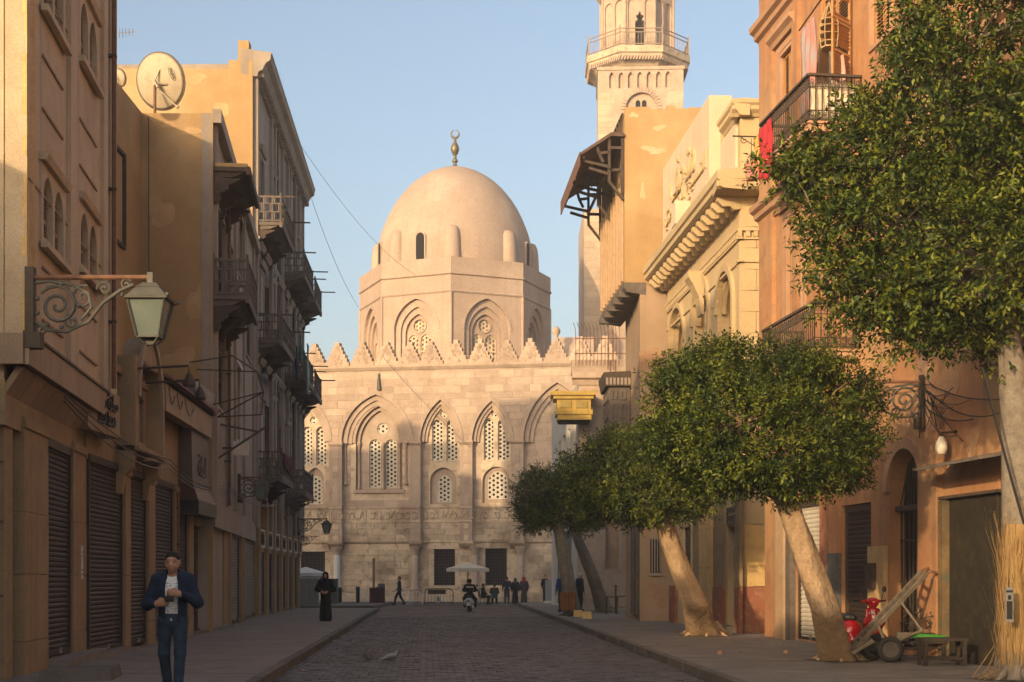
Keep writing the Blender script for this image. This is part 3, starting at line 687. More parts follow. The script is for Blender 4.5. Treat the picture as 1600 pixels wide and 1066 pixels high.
f = MB(); pts = [Vector(p) for p in ocring(RG*.97,ZM(83))]; hR = (83-56)*k_
for i in range(8):
    a, b = pts[i], pts[(i+1)%8]
    f.bar(a, a+Vector((0,0,hR+.25)), .11)
    for hh in (.12,.78,1.0): f.bar(a+Vector((0,0,hR*hh)), b+Vector((0,0,hR*hh)), .07)
    for j in range(1,14): q = a.lerp(b,j/14); f.bar(q+Vector((0,0,.1)), q+Vector((0,0,hR*.78)), .035)
f.build('railing', mat('rail_paint',(.30,.22,.16),(.24,.17,.12),scale=5), mina)
ru = (W(1053,0,MD).x-W(942,0,MD).x)/2/math.cos(R(22.5))
for i in range(8):
    a0 = R(-112.5+45*i); a1 = a0+R(45); fo = Fac(oc+Vector((math.cos(a0),math.sin(a0)))*ru, oc+Vector((math.cos(a1),math.sin(a1)))*ru, 1); L2 = fo.L; c = L2/2
    hl = [arch(c-1.02,c-.1,ZM(83),ZM(8),ZM(1),6), arch(c+.1,c+1.02,ZM(83),ZM(8),ZM(1),6)] if i != 0 else [arch(c-1.0,c-.42,ZM(60),ZM(8),ZM(1),6), arch(c+.42,c+1.0,ZM(60),ZM(8),ZM(1),6)]
    if i == 0: hl.append(rect(c-.39,c+.39,ZM(82),ZM(36))[:2]+[(c+.39,ZM(36)),(c+.16,ZM(34)),(c+.36,ZM(28)),(c+.14,ZM(26)),(c,ZM(20)),(c-.14,ZM(26)),(c-.36,ZM(28)),(c-.16,ZM(34)),(c-.39,ZM(36))])
    f = fo.mb(); f.plate(rect(0,L2,ZM(83),ZM(-22)), hl, 0, -.16)
    f.plate(grow(rect(0,L2,ZM(83),ZM(-20)),-.02), hl[2:], -.155, -.6); f.build('upper_shaft', M_LIME, mina)
    if i == 0: f = fo.mb(); f.box(c-.6,c+.6,-.75,-.62,ZM(83),ZM(16)); f.build('doorway', M_DARK, mina)
    f = fo.mb(); f.tube([(0,.02,ZM(83)),(0,.02,ZM(-22))], .12, 8); f.build('corner_colonnette', M_LIME, mina)
f = MB(); f.v = ocring(ru*1.02,ZM(-20))+ocring(ru*1.15,ZM(-30))+ocring(.1,ZM(-36)); f.f = [(i*8+j,i*8+(j+1)%8,(i+1)*8+(j+1)%8,(i+1)*8+j) for i in range(2) for j in range(8)]; f.build('upper_gallery', M_LIME, mina)

# coursed blocks on the two visible stages of the minaret
M_MIN = mat('minaret_block', (.50,.385,.28), (.41,.30,.21), scale=.9, bump=.45, bscale=8, objvar=.10, grime=.3, stain=(.28,.19,.13))
flw = Fac((lw,MD-2.4),(lw+3.2,MD-2.4)); nb_ = 0
for fx,L1_,z0,z1,ex in ((fm,L_,ZM(330),ZM(152),hs),(flw,3.2,ZM(520),ZM(345),None)):
    z = z0; r_ = 0
    while z < z1:
        h_ = random.uniform(.46,.58); u = 0.02
        while u < L1_-.1:
            w_ = min(random.uniform(.8,1.5), L1_-.02-u); a_, b_ = u+.012, u+w_-.012
            if ex is None or not (a_ < max(p[0] for p in ex)+.55 and b_ > min(p[0] for p in ex)-.55 and z+h_ > ZM(205)):
                q = fx.mb(); pr_ = random.uniform(.005,.03); q.add([(a_,-.01,z+.012),(b_,-.01,z+.012),(b_,-.01,z+h_-.012),(a_,-.01,z+h_-.012),(a_+.01,pr_,z+.022),(b_-.01,pr_,z+.022),(b_-.01,pr_,z+h_-.022),(a_+.01,pr_,z+h_-.022)],[(4,5,6,7),(0,1,5,4),(1,2,6,5),(2,3,7,6),(3,0,4,7)]); q.build('stone_block', M_MIN, mina)
            u += w_
        z += h_; r_ += 1
# ---------------------------------------------------------------- pieces shared by the houses
def roll_shutter(fa, u0, u1, z0, z1, o, m, parent, pitch=.085, label=None):
    f = fa.mb(); n = max(2, int((z1-z0)/pitch)); pr = [(o-.03,z1)]
    p = (z1-z0)/n; pts = []
    for i in range(n): z = z0+i*p; pts += [(o,z),(o+.022,z+p*.30),(o+.022,z+p*.72)]
    pts += [(o,z1)]
    vs = [(u0,a,z) for a,z in pts]+[(u1,a,z) for a,z in pts]; k = len(pts)
    f.add(vs, [(i,i+1,k+i+1,k+i) for i in range(k-1)])
    sh = f.build('shop_shutter', m, parent, label=label)
    f = fa.mb(); f.box(u0-.05,u0+.03,o-.05,o+.06,z0,z1+.05); f.box(u1-.03,u1+.05,o-.05,o+.06,z0,z1+.05); f.box(u0+.031,u1-.031,o-.02,o+.07,z0,z0+.07)
    f.box(u0-.05,u1+.05,o-.03,o+.075,z1-.02,z1+.12)
    f.build('shutter_guide', M_IRON, sh); f = fa.mb(); c_ = (u0+u1)/2; f.box(c_-.09,c_+.09,o+.071,o+.095,z0+.02,z0+.045); f.box(c_-.03,c_+.03,o+.071,o+.10,z0+.055,z0+.11); f.build('lock', M_CHROM, sh); return sh
def louvres(f, u0, u1, z0, z1, o, fr=.055, pitch=.055, arched=False, t=.045):
    zz = z1-(u1-u0)*.5 if arched else z1
    f.box(u0,u0+fr,o-t,o,z0,zz); f.box(u1-fr,u1,o-t,o,z0,zz); f.box(u0+fr,u1-fr,o-t,o,z0,z0+fr)
    zm = z0+(zz-z0)*.5; f.box(u0+fr,u1-fr,o-t,o,zm-fr/2,zm+fr/2)
    if arched:
        A = arch(u0,u1,zz-.02,zz,z1,5); B = grow(A,-fr); f.ring(A[2:],B[2:],o-t,o)
    else: f.box(u0+fr,u1-fr,o-t,o,z1-fr,z1)
    z = z0+fr+.01
    while z < (z1-fr if not arched else z1-fr*.8)-.03:
        a, b = u0+fr, u1-fr
        if arched and z > zz:
            w = (u1-u0)/2; q = max(0, 1-((z-zz)/(z1-zz))**1.6); a, b = (u0+u1)/2-(w-fr)*q, (u0+u1)/2+(w-fr)*q
        if abs(z-zm) > fr and b-a > .03: f.add([(a,o-t+.004,z+.04),(b,o-t+.004,z+.04),(b,o-.006,z),(a,o-.006,z),(a,o-t+.004,z+.05),(b,o-t+.004,z+.05),(b,o-.006,z+.01),(a,o-.006,z+.01)], [(0,1,2,3),(7,6,5,4),(3,2,6,7),(0,4,5,1)])
        z += pitch
def twin_arch_window(fa, u0, u1, z0, z1, parent, mf, ml):
    f = fa.mb(); w = (u1-u0); c = (u0+u1)/2
    hl = [arch(u0+w*.08,c-w*.04,z0+.1,z1-w*.3,z1-.12,6), arch(c+w*.04,u1-w*.08,z0+.1,z1-w*.3,z1-.12,6)]
    f.plate(rect(u0,u1,z0,z1), hl, .03, -.14)
    f.box(u0-.07,u1+.07,.03,.13,z0-.10,z0-.003); f.prof([(0.0,z1+.003),(.10,z1+.003),(.14,z1+.10),(0.0,z1+.12)], u0-.06, u1+.06)
    win = f.build('window', mf, parent)
    for h in hl:
        g_ = fa.mb(); louvres(g_, h[0][0]+.01, h[1][0]-.01, h[0][1]+.01, max(p[1] for p in h)-.01, -.05, arched=True, pitch=.06); g_.build('shutter', ml, win)
    g_ = fa.mb(); g_.box(u0+.02,u1-.02,-.2,-.145,z0,z1-.05); g_.build('backing', M_DARK, win)
    return win
def win_rect(fa, u0, u1, z0, z1, parent, mf, ml, o=0., lv=True, arched=False, dark=False):
    """tall window set in a hole of the wall: frame, shutters and dark back"""
    A = arch(u0,u1,z0,z1-(u1-u0)/2,z1,6) if arched else rect(u0,u1,z0,z1)
    f = fa.mb(); B = grow(A,.09); f.ring(B+[B[0]], A+[A[0]], o-.05, o+.045); win = f.build('window', mf, parent)
    g_ = fa.mb(); g_.prism(grow(A,.05), o-.26, o-.2); g_.build('backing', M_DARK, win)
    if lv and not dark:
        c = (u0+u1)/2
        for a,b in ((u0+.02,c-.012),(c+.012,u1-.02)):
            g_ = fa.mb(); louvres(g_, a, b, z0+.02, (z1 if not arched else z1-(u1-u0)/2)-.02, o-.06, pitch=.075); g_.build('shutter', ml, win)
    return win
def wood_balcony(fa, u0, u1, zf, p, parent, hr=.98, m=None, poles=2, broken=False):
    m = m or M_OLDG; f = fa.mb()
    f.box(u0,u1,0.005,p,zf-.12,zf); f.box(u0+.002,u1-.002,p-.08,p+.03,zf-.2,zf+.02); f.prof([(0.005,zf-.3),(p*.55,zf-.26),(p-.1,zf-.121),(0.005,zf-.121)], u0+.05, u1-.05)
    bal = f.build('balcony', m, parent)
    f = fa.mb()
    for u in (u0+.12, u1-.12, (u0+u1)/2):
        f.prof([(0.005,zf-.95),(.12,zf-.95),(.2,zf-.8),(.17,zf-.7),(.42,zf-.58),(.38,zf-.5),(p*.75,zf-.33),(p*.75,zf-.305),(0.005,zf-.305)], u-.11, u+.11)
    f.build('bracket', M_OLDW, bal)
    if broken: return bal
    f = fa.mb(); z1 = zf+hr; T = lambda a,b,c_: None
    def panel(P, Q, n):                                     # fretted railing between two plan points (u,o)
        P, Q = Vector(P), Vector(Q); d = Q-P; L_ = d.length
        def bx(a, b, z0, z1_, t=.045):
            A, B = P+d*(a/L_), P+d*(b/L_); nn = Vector((-d.y,d.x)).normalized()*t/2
            f.hexa([(A.x-nn.x,A.y-nn.y,z0),(B.x-nn.x,B.y-nn.y,z0),(B.x+nn.x,B.y+nn.y,z0),(A.x+nn.x,A.y+nn.y,z0),(A.x-nn.x,A.y-nn.y,z1_),(B.x-nn.x,B.y-nn.y,z1_),(B.x+nn.x,B.y+nn.y,z1_),(A.x+nn.x,A.y+nn.y,z1_)])
        bx(0,L_,z1-.07,z1,.07); bx(0,L_,zf+.03,zf+.09); bx(0,L_,zf+hr*.36,zf+hr*.36+.05); bx(0,L_,zf+hr*.68,zf+hr*.68+.05)
        for i in range(n+1):
            a = L_*i/n; bx(max(0,a-.03),min(L_,a+.03),zf,z1+(.12 if i in (0,n) else 0),.06)
        for i in range(n*2):
            a = L_*(i+.5)/(n*2)
            for k in range(3):
                if (i+k) % 2 == 0: bx(a-.025,a+.025,zf+hr*(.1,.41,.72)[k],zf+hr*(.36,.68,.93)[k],.03)
    panel((u0+.03,0.01),(u0+.03,p-.03),3); panel((u0+.03,p-.02),(u1-.03,p-.02),6); panel((u1-.03,0.01),(u1-.03,p-.03),3)
    f.build('railing', m, bal)
    for i in range(poles):
        u = u0+.1+(u1-u0-.2)*i/max(1,poles-1); g_ = fa.mb(); g_.bar((u,.1,z1+.03+.02*i),(u,p+.5+.2*i,z1-.02+.06*i),.045,.05); g_.build('laundry_pole', M_OLDW, bal)
    return bal
def core(name_m, pts, z0, z1, parent, name='body'):
    n = len(pts); f = MB(); f.add([(x,y,z0) for x,y in pts]+[(x,y,z1) for x,y in pts], [tuple(range(n-1,-1,-1)), tuple(range(n,2*n))]+[(i,(i+1)%n,n+(i+1)%n,n+i) for i in range(n)])
    return f.build(name, name_m, parent)
def ac_unit(fa, u, z, o, label, w=.8, h=.5):
    t = thing('air_conditioner', label, 'air conditioner', fa(u,o,z)); f = fa.mb(); f.box(u,u+w,o,o+.3,z,z+h); f.build('casing', M_WHITE, t)
    f = fa.mb(); f.ring([(u+w*.35+.2*math.cos(a),z+h/2+.2*math.sin(a)) for a in np.linspace(0,6.283,17)],[(u+w*.35+.17*math.cos(a),z+h/2+.17*math.sin(a)) for a in np.linspace(0,6.283,17)],o+.3,o+.32)
    for k in range(-3,4): f.box(u+w*.35-.17,u+w*.35+.17,o+.3,o+.31,z+h/2+k*.05-.008,z+h/2+k*.05+.008)
    f.build('fan_grille', M_IRON, t); f = fa.mb()
    for k in (.1,w-.1): f.box(u+k-.02,u+k+.02,o-.1,o+.3,z-.05,z-.002)
    f.build('bracket', M_IRON, t); return t
# ================================================================ left side
# ---- house with dusty pink upper wall
f1 = Fac((-6.82,20),(-7.61,27)); H1 = 15.3
pink = thing('pink_house', 'tall house with dusty pink plaster upper wall at the left edge', 'house', f1(0,0,0))
core(M_PINK, [f1(0.01,-.32,0)[:2], f1(f1.L-.01,-.32,0)[:2], (-15.4,27), (-15.4,20.4)], 4.3, H1-.05, pink)
core(M_TAN, [(-30,21),(-15.5,21),(-15.5,27),(-30,27)], 5, 16.2, pink, 'unseen_shadow_block')  # unseen block set behind the house, added to cast a roof-edge shadow
wins = []
def U1x(x, y): return f1.uz(x, y)
zl0, zl1 = f1.z(63,378), f1.z(63,252); zu0, zu1 = f1.z(70,22), f1.z(70,22)+(zl1-zl0)
c1 = (f1.u(62), f1.u(99)); c2 = (f1.u(121), f1.u(151))
zm0, zm1 = f1.z(122,418), f1.z(122,312); zn0, zn1 = f1.z(125,95), f1.z(125,95)+(zl1-zl0)
holes = []; spec = [(c1[0],c1[1],zl0,zl1),(c1[0],c1[1],zu0,zu1),(c2[0],c2[1],zm0,zm1),(c2[0],c2[1],zn0,zn1)]
f = f1.mb(); f.plate(rect(0,f1.L,4.95,H1), [rect(a,b,c,d) for a,b,c,d in spec], 0, -.3); f.build('wall', M_PINK, pink)
for a,b,c,d in spec: twin_arch_window(f1, a, b, c, d, pink, M_PINK, M_PINKD)
for x0,x1 in ((104,117),(157,163),(167,177)):
    f = f1.mb(); f.box(f1.u(x0),f1.u(x1),-.01,.07,4.98,H1); f.build('pilaster', M_PINK, pink)
f = f1.mb()
for u0,u1 in ((f1.u(65),f1.u(97)),(f1.u(123),f1.u(150))):
    zz = 5.35
    while zz < H1-.5:                                       # panel fillets between the windows
        cc = spec[:2] if u0 < 3 else spec[2:]
        if not any(c-.3 < zz < d+.3 for _,_,c,d in cc): f.box(u0,u1,-.002,.03,zz,zz+.035)
        zz += .78
f.build('panel_fillet', M_PINKD, pink)
for zz in (7.2, 10.3, 13.3): 
    f = f1.mb(); f.box(0.01,f1.L-.01,-.002,.018,zz,zz+.03); f.build('band', M_PINKD, pink)
fS = Fac((-11.5,20.0),(-6.82,20.0)); rows = int((H1-4.97)/.283); row = 0
core(M_YSTN, [(-11.5,20.06),(-6.84,20.06),(-6.84,20.4),(-11.5,20.4)], 4.97, H1-.02, pink, 'end_wall')
for r_ in range(rows):
    u = 4.68-((r_ % 2)*.45); lo = 4.68
    edges = [4.68, 4.68-(.9 if r_ % 2 else .45), 4.68-1.8]
    for a,b in ((edges[1],edges[0]),(edges[2],edges[1])):
        q = fS.mb(); e = random.uniform(0,.008); z = 4.97+r_*.283; q.box(a+.004,b-(.004 if b < 4.6 else 0),-.05,.0+e,z+.004,z+.279); q.build('stone_block', M_YSTN, pink)
# canopy over the shops
f = f1.mb(); zc0, zc1 = 4.55, 4.95; f.box(-.15,f1.L+.1,-.9,.0,zc0+.02,zc1); can = f.build('shop_canopy', M_SHOP, pink)
nP = 10
for i in range(nP):
    a, b = -.16+(f1.L+.26)*i/nP, -.16+(f1.L+.26)*(i+1)/nP; f = f1.mb(); f.box(a+.006,b-.006,0.002,.06,zc0,zc1+.03); f.build('cladding_panel', M_CLAD, can)
fC = Fac((-9.2,19.84),(-6.80,19.84))
for i in range(5):
    a, b = i*.48, (i+1)*.48; f = fC.mb(); f.box(a+.006,b-.006,0,.05,zc0,zc1+.03); f.build('cladding_panel', M_CLAD, can)
f = f1.mb(); f.box(-.17,f1.L+.12,-.02,.09,zc1+.031,zc1+.07); f.build('canopy_edge', M_IRON, can)
for i in range(9):
    a, b = .02+(f1.L-.1)*i/9, .02+(f1.L-.1)*(i+1)/9; f = f1.mb(); f.hexa([(a+.008,-.45,zc0-.62),(b-.008,-.45,zc0-.62),(b-.008,-.05,zc0-.01),(a+.008,-.05,zc0-.01),(a+.008,-.5,zc0-.58),(b-.008,-.5,zc0-.58),(b-.008,-.15,zc0+.01),(a+.008,-.15,zc0+.01)]); f.build('soffit_panel', M_CLAD, can)
OG = -.36
def pil(fa, x0, x1, y_t, parent, o=OG, m=M_SHOP, dp=.10, z1=None):
    u0, u1 = fa.u(x0,o), fa.u(x1,o); f = fa.mb(); z1 = z1 or 3.95
    zs = [PZ-.02, .62, 1.62, 2.55, z1]
    for i in range(4): f.box(u0,u1,o-.3,o+dp-.004*(i % 2),zs[i]+(.008 if i else 0),zs[i+1])
    f.box(u0-.03,u1+.03,o-.3,o+dp+.03,z1-.16,z1-.04)
    return f.build('pier', m, parent)
f = f1.mb(); f.box(-.1,f1.L,-3,OG-.12,-.02,4.4); f.build('shop_back', M_SHOP, pink)
f = f1.mb(); f.box(0,f1.L,OG-.12,OG+.06,3.72,4.36); f.build('shop_lintel', M_SHOP, pink)
for a,b in ((28,66),(106,134)): pil(f1, a, b, 0, pink)
roll_shutter(f1, f1.u(66,OG)+.05, f1.u(106,OG)-.05, .30, 3.7, OG, M_ROLL, pink, label='brown rolling shop shutter nearest the left edge')
f = f1.mb(); f.box(f1.u(66,OG),f1.u(134,OG),OG-.1,OG+.42,PZ-.02,.27); f.build('shop_step', M_PAVE, pink)
f = MB(); f.box(-9.5,-7.2,20.15,20.5,-.02,4.5); f.build('shop_end_wall', M_SHOP, pink)
f = MB(); f.box(-8.3,-7.42,20.02,20.149,.1,.62); f.build('stone_bench', M_PAVE, pink)
for z in (1.3,2.35,3.2): f = MB(); f.box(-9.4,-7.2,20.125,20.149,z,z+.03); f.build('band', M_KERB, pink)
f = MB(); f.box(-8.6,-7.55,20.1,20.148,2.42,3.1); f.build('window', M_DARK, pink)
q = thing('notice_plate', 'small pale notice plate on the pier between two shutters', 'sign', f1(f1.u(127,OG),OG+.11,1.5)); f = f1.mb(); u = f1.u(126,OG+.1); f.box(u,u+.16,OG+.102,OG+.115,1.55,2.15); f.build('plate', M_WHITE, q)
f = f1.mb()
for k in (1.62,1.7,1.95,2.02): f.box(u+.03,u+.13,OG+.115,OG+.118,k,k+.03)
f.build('print', M_BLACK, q)
# sign box with raised letters
fs = Fac((W(139,0,25.2).x,25.2),(W(186,0,26.9).x,26.9)); q = thing('shop_sign', 'cream shop sign box with two lines of dark raised letters', 'sign', fs(0,0,4.0))
za_, zb2 = fs.z(160,672), fs.z(160,608); f = fs.mb(); f.box(-.05,fs.L+.05,-.6,0,za_,zb2); f.build('box', M_CLAD, q); f = fs.mb(); f.box(-.07,fs.L+.07,-.62,.02,za_-.06,za_-.002); f.build('sill', M_SHOP, q)
lettering('letters', shape_ar('صاغة سعد'), fs, fs.L*.22, fs.L*.9, (za_+zb2)/2+.03, zb2-.06, .002, .04, M_BLACK, q)
lettering('letters', shape_ar('مجوهرات')if 0 else shape_ar('محمد سعد'), fs, fs.L*.25, fs.L*.82, za_+.1, (za_+zb2)/2-.02, .002, .04, M_BLACK, q)
# ---- low shop row with pointed arch bay
f2 = Fac((-7.4,27),(-7.99,38)); O2 = -.4
shops = thing('shop_row', 'low stone shop row with pointed arch bay and tiled eave on the left', 'shop', f2(0,0,0))
f = f2.mb(); f.box(-.1,f2.L-.02,-2.4,O2-.12,-.02,5.9); f.box(-.1,f2.L-.02,O2-.12,O2,3.75,5.6); f.box(-.1,f2.L-.02,O2-.3,O2+.15,5.601,5.75); f.build('wall', M_SHOP, shops)
for a,b in ((189,197),(226,236),(268,272),(290,297),(345,352)): pil(f2, a, b, 0, shops, O2, M_SHOP, .1, 3.8)
for i,(a,b,z0) in enumerate(((136,189,.2),(197.5,226,.2),(236,268,.16),(272,290,.16),(303,323,.18),(324,344,.18))):
    roll_shutter(f2, f2.u(a,O2)+.05, f2.u(b,O2)-.05, z0, 3.72 if i < 4 else 2.9, O2-.02, M_ROLL, shops)
f = f2.mb(); f.box(f2.u(136,O2)-.1,-.1,O2-.6,O2-.12,-.02,4.3); f.box(f2.u(136,O2)-.1,-.1,O2-.12,O2+.02,3.75,4.3); f.build('shop_lintel', M_SHOP, shops)
f = f2.mb(); f.box(f2.u(136,O2),f2.u(189,O2),O2-.1,O2+.3,PZ-.02,.19); f.build('shop_step', M_PAVE, shops)
f = f2.mb(); f.box(f2.u(300,O2),f2.u(346,O2),O2-.1,O2+.1,2.95,3.9); f.build('shop_lintel', M_SHOP, shops)
f = f2.mb(); f.box(f2.u(236,O2),f2.u(290,O2),O2-.1,O2+.28,PZ-.02,.17); f.build('shop_step', M_PAVE, shops)
f = f2.mb(); f.box(f2.u(300,O2),f2.u(350,O2),O2-.1,O2+.3,PZ-.02,.19); f.build('shop_step', M_PAVE, shops)
ua, ub = f2.u(212), f2.u(256); zb0 = f2.z(235,706); zt = 6.0
A = arch(ua+.35,ub-.35,zb0+.05,zb0+1.0,zb0+2.35,10)
f = f2.mb(); f.plate(rect(ua,ub,zb0,zt), [A], .0, -.42); f.box(ua+.01,ub-.01,-.9,-.42,zb0-.001,zt-.002); bay = f.build('arch_bay', M_SHOP, shops)
f = f2.mb(); f.ring(grow(A,.17)[1:], grow(A,.02)[1:], -.01, .05); f.build('arch_moulding', M_CLAD, bay)
B = arch(ua+.7,ub-.7,zb0+.25,zb0+.95,zb0+1.75,8); f = f2.mb(); f.plate(grow(A,.02), [B], -.3, -.42); f.build('inner_arch', M_CLAD, bay)
f = f2.mb(); f.box(ua,ub,-.02,.06,zb0-.1,zb0-.002); f.build('sill', M_SHOP, bay)
for u in (ua+.18, ub-.18):
    f = f2.mb(); f.prof([(O2,zb0-.95),(O2+.1,zb0-.95),(O2+.16,zb0-.6),(O2+.32,zb0-.42),(O2+.36,zb0-.102),(O2,zb0-.102)], u-.13, u+.13); f.build('bracket', M_SHOP, bay)
for s_ in (1.1,1.75):
    f = f2.mb(); f.ball(((ua+ub)/2+.25+.1*s_,-.28,zb0+s_), .07, 8); f.build('downlight', M_BLACK, bay)
# tiled eave with fascia beyond the bay
uc, ud = f2.u(257), f2.u(329); z0 = f2.z(257,640); z1 = z0+.62
f = f2.mb(); f.box(uc,ud,-.25,.0,z0,z1); f.box(uc,ud,O2,-.25,z1-.1,z1-.02); eave = f.build('eave', M_SHOP, shops)
for i in range(8):
    a, b = uc+(ud-uc)*i/8, uc+(ud-uc)*(i+1)/8; f = f2.mb(); f.box(a+.006,b-.006,.002,.04,z0-.02,z1-.06); f.build('cladding_panel', M_CLAD, eave)
i = 0; u = uc
while u < ud:
    f = f2.mb(); n = 6; vs = []
    for (o_, zz) in ((.2,z1+.02),(-.5,z1+.34)):
        for k in range(n): a = math.pi*k/(n-1); vs.append((u+.09+.085*math.cos(a),o_,zz+.075*math.sin(a)))
    f.add(vs, [(k,k+1,n+k+1,n+k) for k in range(n-1)]+[tuple(range(n))]); f.build('roof_tile', M_TILE, eave); u += .185
f = f2.mb(); f.box(uc,ud,-.5,.14,z1-.02,z1+.015); f.build('tile_batten', M_OLDW, eave)
for j,pts in enumerate(((0.2,.9),(1.2,1.9),(2.2,3.4))):
    f = f2.mb(); f.tube(sag((uc+pts[0],.06,z1-.1),(uc+pts[1],.06,z1-.2),.28),.012,4); f.build('cable', M_BLACK, eave)
# awning frame of thin iron
q = thing('awning_frame', 'bare dark iron awning frame jutting over the shop eave', 'awning frame', f2(ud,0,4)); f = f2.mb()
zf0 = f2.z(300,592); p = [(ud-3.2,.0,zf0+.35),(ud-3.0,1.0,zf0+.55),(ud-1.0,1.35,zf0+.45),(ud+.3,1.35,zf0+.1),(ud+.5,.1,zf0-.55)]
for a,b in zip(p,p[1:]): f.bar(a,b,.032)
f.bar(p[2],(ud-1,-.2,zf0+.5),.03); f.bar(p[3],(ud+.3,-.2,zf0-.3),.03); f.bar((ud+.3,1.35,zf0+.1),(ud+.3,1.3,zf0-.5),.03); f.bar((ud+.3,1.3,zf0-.5),(ud+.5,.1,zf0-.55),.03); f.build('frame', M_IRON, q)
q = thing('signboard_lamps', 'pair of dark spot lamps on arms above the arch bay', 'lamp', f2(ua,0,5.2))
for j in range(2):
    f = f2.mb(); u = ua+.2+1.3*j; f.tube([(u,-.1,5.75-.1*j),(u,1.0,5.82-.1*j),(u,1.02,5.62-.1*j)],.025,6); f.build('arm', M_IRON, q); f = f2.mb(); f.lathe([(.05,.16),(.10,.05),(.13,-.06),(.11,-.1)],10,(u,1.02,5.5-.1*j)); f.build('lamp_head', M_IRON, q)
ac_unit(f2, .35, 5.78, -.7, 'white air conditioner on the low roof beside the pink house')
# the drum-shaped signboard over the next shop
fz = Fac(f2(f2.u(304),-.15,0)[:2], f2(f2.u(332),-.15,0)[:2]); q = thing('metal_signboard', 'dark brown metal signboard with black skirt above a shop', 'sign', fz(0,0,2.9))
zz0 = fz.z(330,812); zz1 = fz.z(330,665); f = fz.mb(); f.prof([(-.3,zz0+.75),(.10,zz0+.75),(.06,zz1),(-.3,zz1)],0,fz.L); f.build('panel', mat('brown_sheet',(.12,.09,.075),(.09,.065,.055),scale=3,rough=.5), q)
f = fz.mb(); f.prof([(-.3,zz0+.34),(.24,zz0+.34),(.105,zz0+.748),(-.3,zz0+.748)],.01,fz.L-.01); f.build('red_skirt', mat('maroon_sheet',(.10,.045,.035),(.075,.035,.03),scale=3,rough=.5), q)
f = fz.mb(); f.box(-.03,fz.L+.03,-.3,.26,zz0,zz0+.338); f.build('black_skirt', M_BLACK, q)
lettering('letters', shape_ar('الصاغة'), fz, fz.L*.3, fz.L*.72, zz0+1.0, zz0+1.55, .085, .04, mat('dull_brass',(.16,.12,.09),(.12,.09,.07),scale=5,rough=.5,metal=.4), q)
f = fz.mb(); f.box(-.02,fz.L+.35,-.3,.18,zz1+.25,zz1+.75); f.build('upper_box', flat('slate_sheet',(.10,.10,.10),.5), q)
# ---- tan house with dish
tan = thing('tan_house', 'tan plastered house with bare end wall carrying satellite dishes', 'house', (-9.5,38,0))
f3 = Fac((-7.99,38),(-9.67,53.4)); H3 = 14.0
core(M_TAN, [(-9.9,27.05),(-9.9,38.2),(-20,38.2),(-20,27.05)][::-1], 0, H3+.02, tan)
f = MB(); f.box(-9.9,-9.55,37.6,38.02,0,0.01)
core(M_TAN, [(-9.9,38.0),(-7.99,38.0),f3(f3.L,-.01,0)[:2] if 0 else f3(.3,-.31,0)[:2],(-9.9,38.3)], 0, H3, tan, 'end_wall')
core(M_TANB, [f3(.2,-.32,0)[:2],f3(f3.L-.01,-.32,0)[:2],(-20,53.3),(-20,38.3),(-9.9,38.25)], 0, H3-.1, tan, 'rear_body')
f = MB(); f.box(-10.0,-9.8,35.4,35.9,0,0.01)
fr = Fac((-9.9,30),(-9.9,38)); u0, u1 = fr.u(177), fr.u(191); win_rect(fr, u0, u1, fr.z(184,378), fr.z(184,238), tan, M_OLDW, M_OLDG, o=.04)
f = MB(); p = W(232,300,37.97); f.tube([(p.x,p.y,13.9),(p.x+.01,p.y,9),(p.x-.02,p.y,5.9)],.012,4); f.build('cable', M_BLACK, tan)
sp = []
zA, zB = 9.16, 12.65
hl = [arch(f3.u(338),f3.u(350),f3.z(344,640),f3.z(344,545),f3.z(344,522),6), rect(f3.u(337),f3.u(350),zA,zA+2.6), rect(f3.u(372),f3.u(383),f3.z(377,440),f3.z(377,345)), rect(f3.u(367),f3.u(377),f3.z(372,690),f3.z(372,570)), rect(f3.u(384),f3.u(392),f3.z(388,560),f3.z(388,450)), rect(f3.u(352),f3.u(363),zA,zA+2.5)]
f = f3.mb(); f.plate(rect(0.005,f3.L,3.6,H3), hl, 0, -.3); f.build('wall', M_GREYB, tan)
for i,h in enumerate(hl):
    us = [p[0] for p in h]; zs_ = [p[1] for p in h]; win_rect(f3, min(us)+.01, max(us)-.01, min(zs_)+.01, max(zs_)-.01, tan, M_GREYB if i != 3 else M_WHITE, M_OLDG, arched=(i==0), dark=(i in (2,3)))
for x in (334,353,365,379,394): f = f3.mb(); f.box(f3.u(x),f3.u(x)+.32,-.01,.09,3.7,H3-.01); f.build('pilaster', M_GREYB, tan)
f = f3.mb(); f.box(0.004,f3.L,-.01,.22,H3-.25,H3+.12); f.build('coping', M_GREYB, tan)
wood_balcony(f3, .05, 3.5, zA, .92, tan, m=M_OLDG, poles=0); wood_balcony(f3, .05, 3.6, zB-.05, .95, tan, broken=True, m=M_OLDW)
f = f3.mb(); f.box(.1,3.4,.05,.9,zB-.049,zB+.06); f.build('crumbled_slab', M_TAN, tan)
f = f3.mb(); f.box(0.01,f3.L,-.6,-.12,-.02,3.599); f.build('shop_back', M_GREYB, tan)
f = f3.mb(); f.box(0,f3.L,-.12,.06,2.95,3.6); f.build('shop_lintel', M_GREYB, tan)
for x0,x1 in ((354,371),(376,397)):
    a,b = f3.u(x0,-.1), f3.u(x1,-.1); roll_shutter(f3, a+.12, b-.12, .2, 2.9, -.1, M_ROLLG, tan, .09); f = f3.mb(); f.box(a-.25,a+.05,-.2,.05,0,2.95); f.box(b-.05,b+.2,-.2,.05,0,2.95); f.build('pier', M_SHOP, tan)
q = thing('white_lightbox', 'small pale lightbox sign on iron struts above the street lamp', 'sign', f3(6,0,4)); u0 = f3.u(375,.5); z0 = f3.z(388,730,.5)
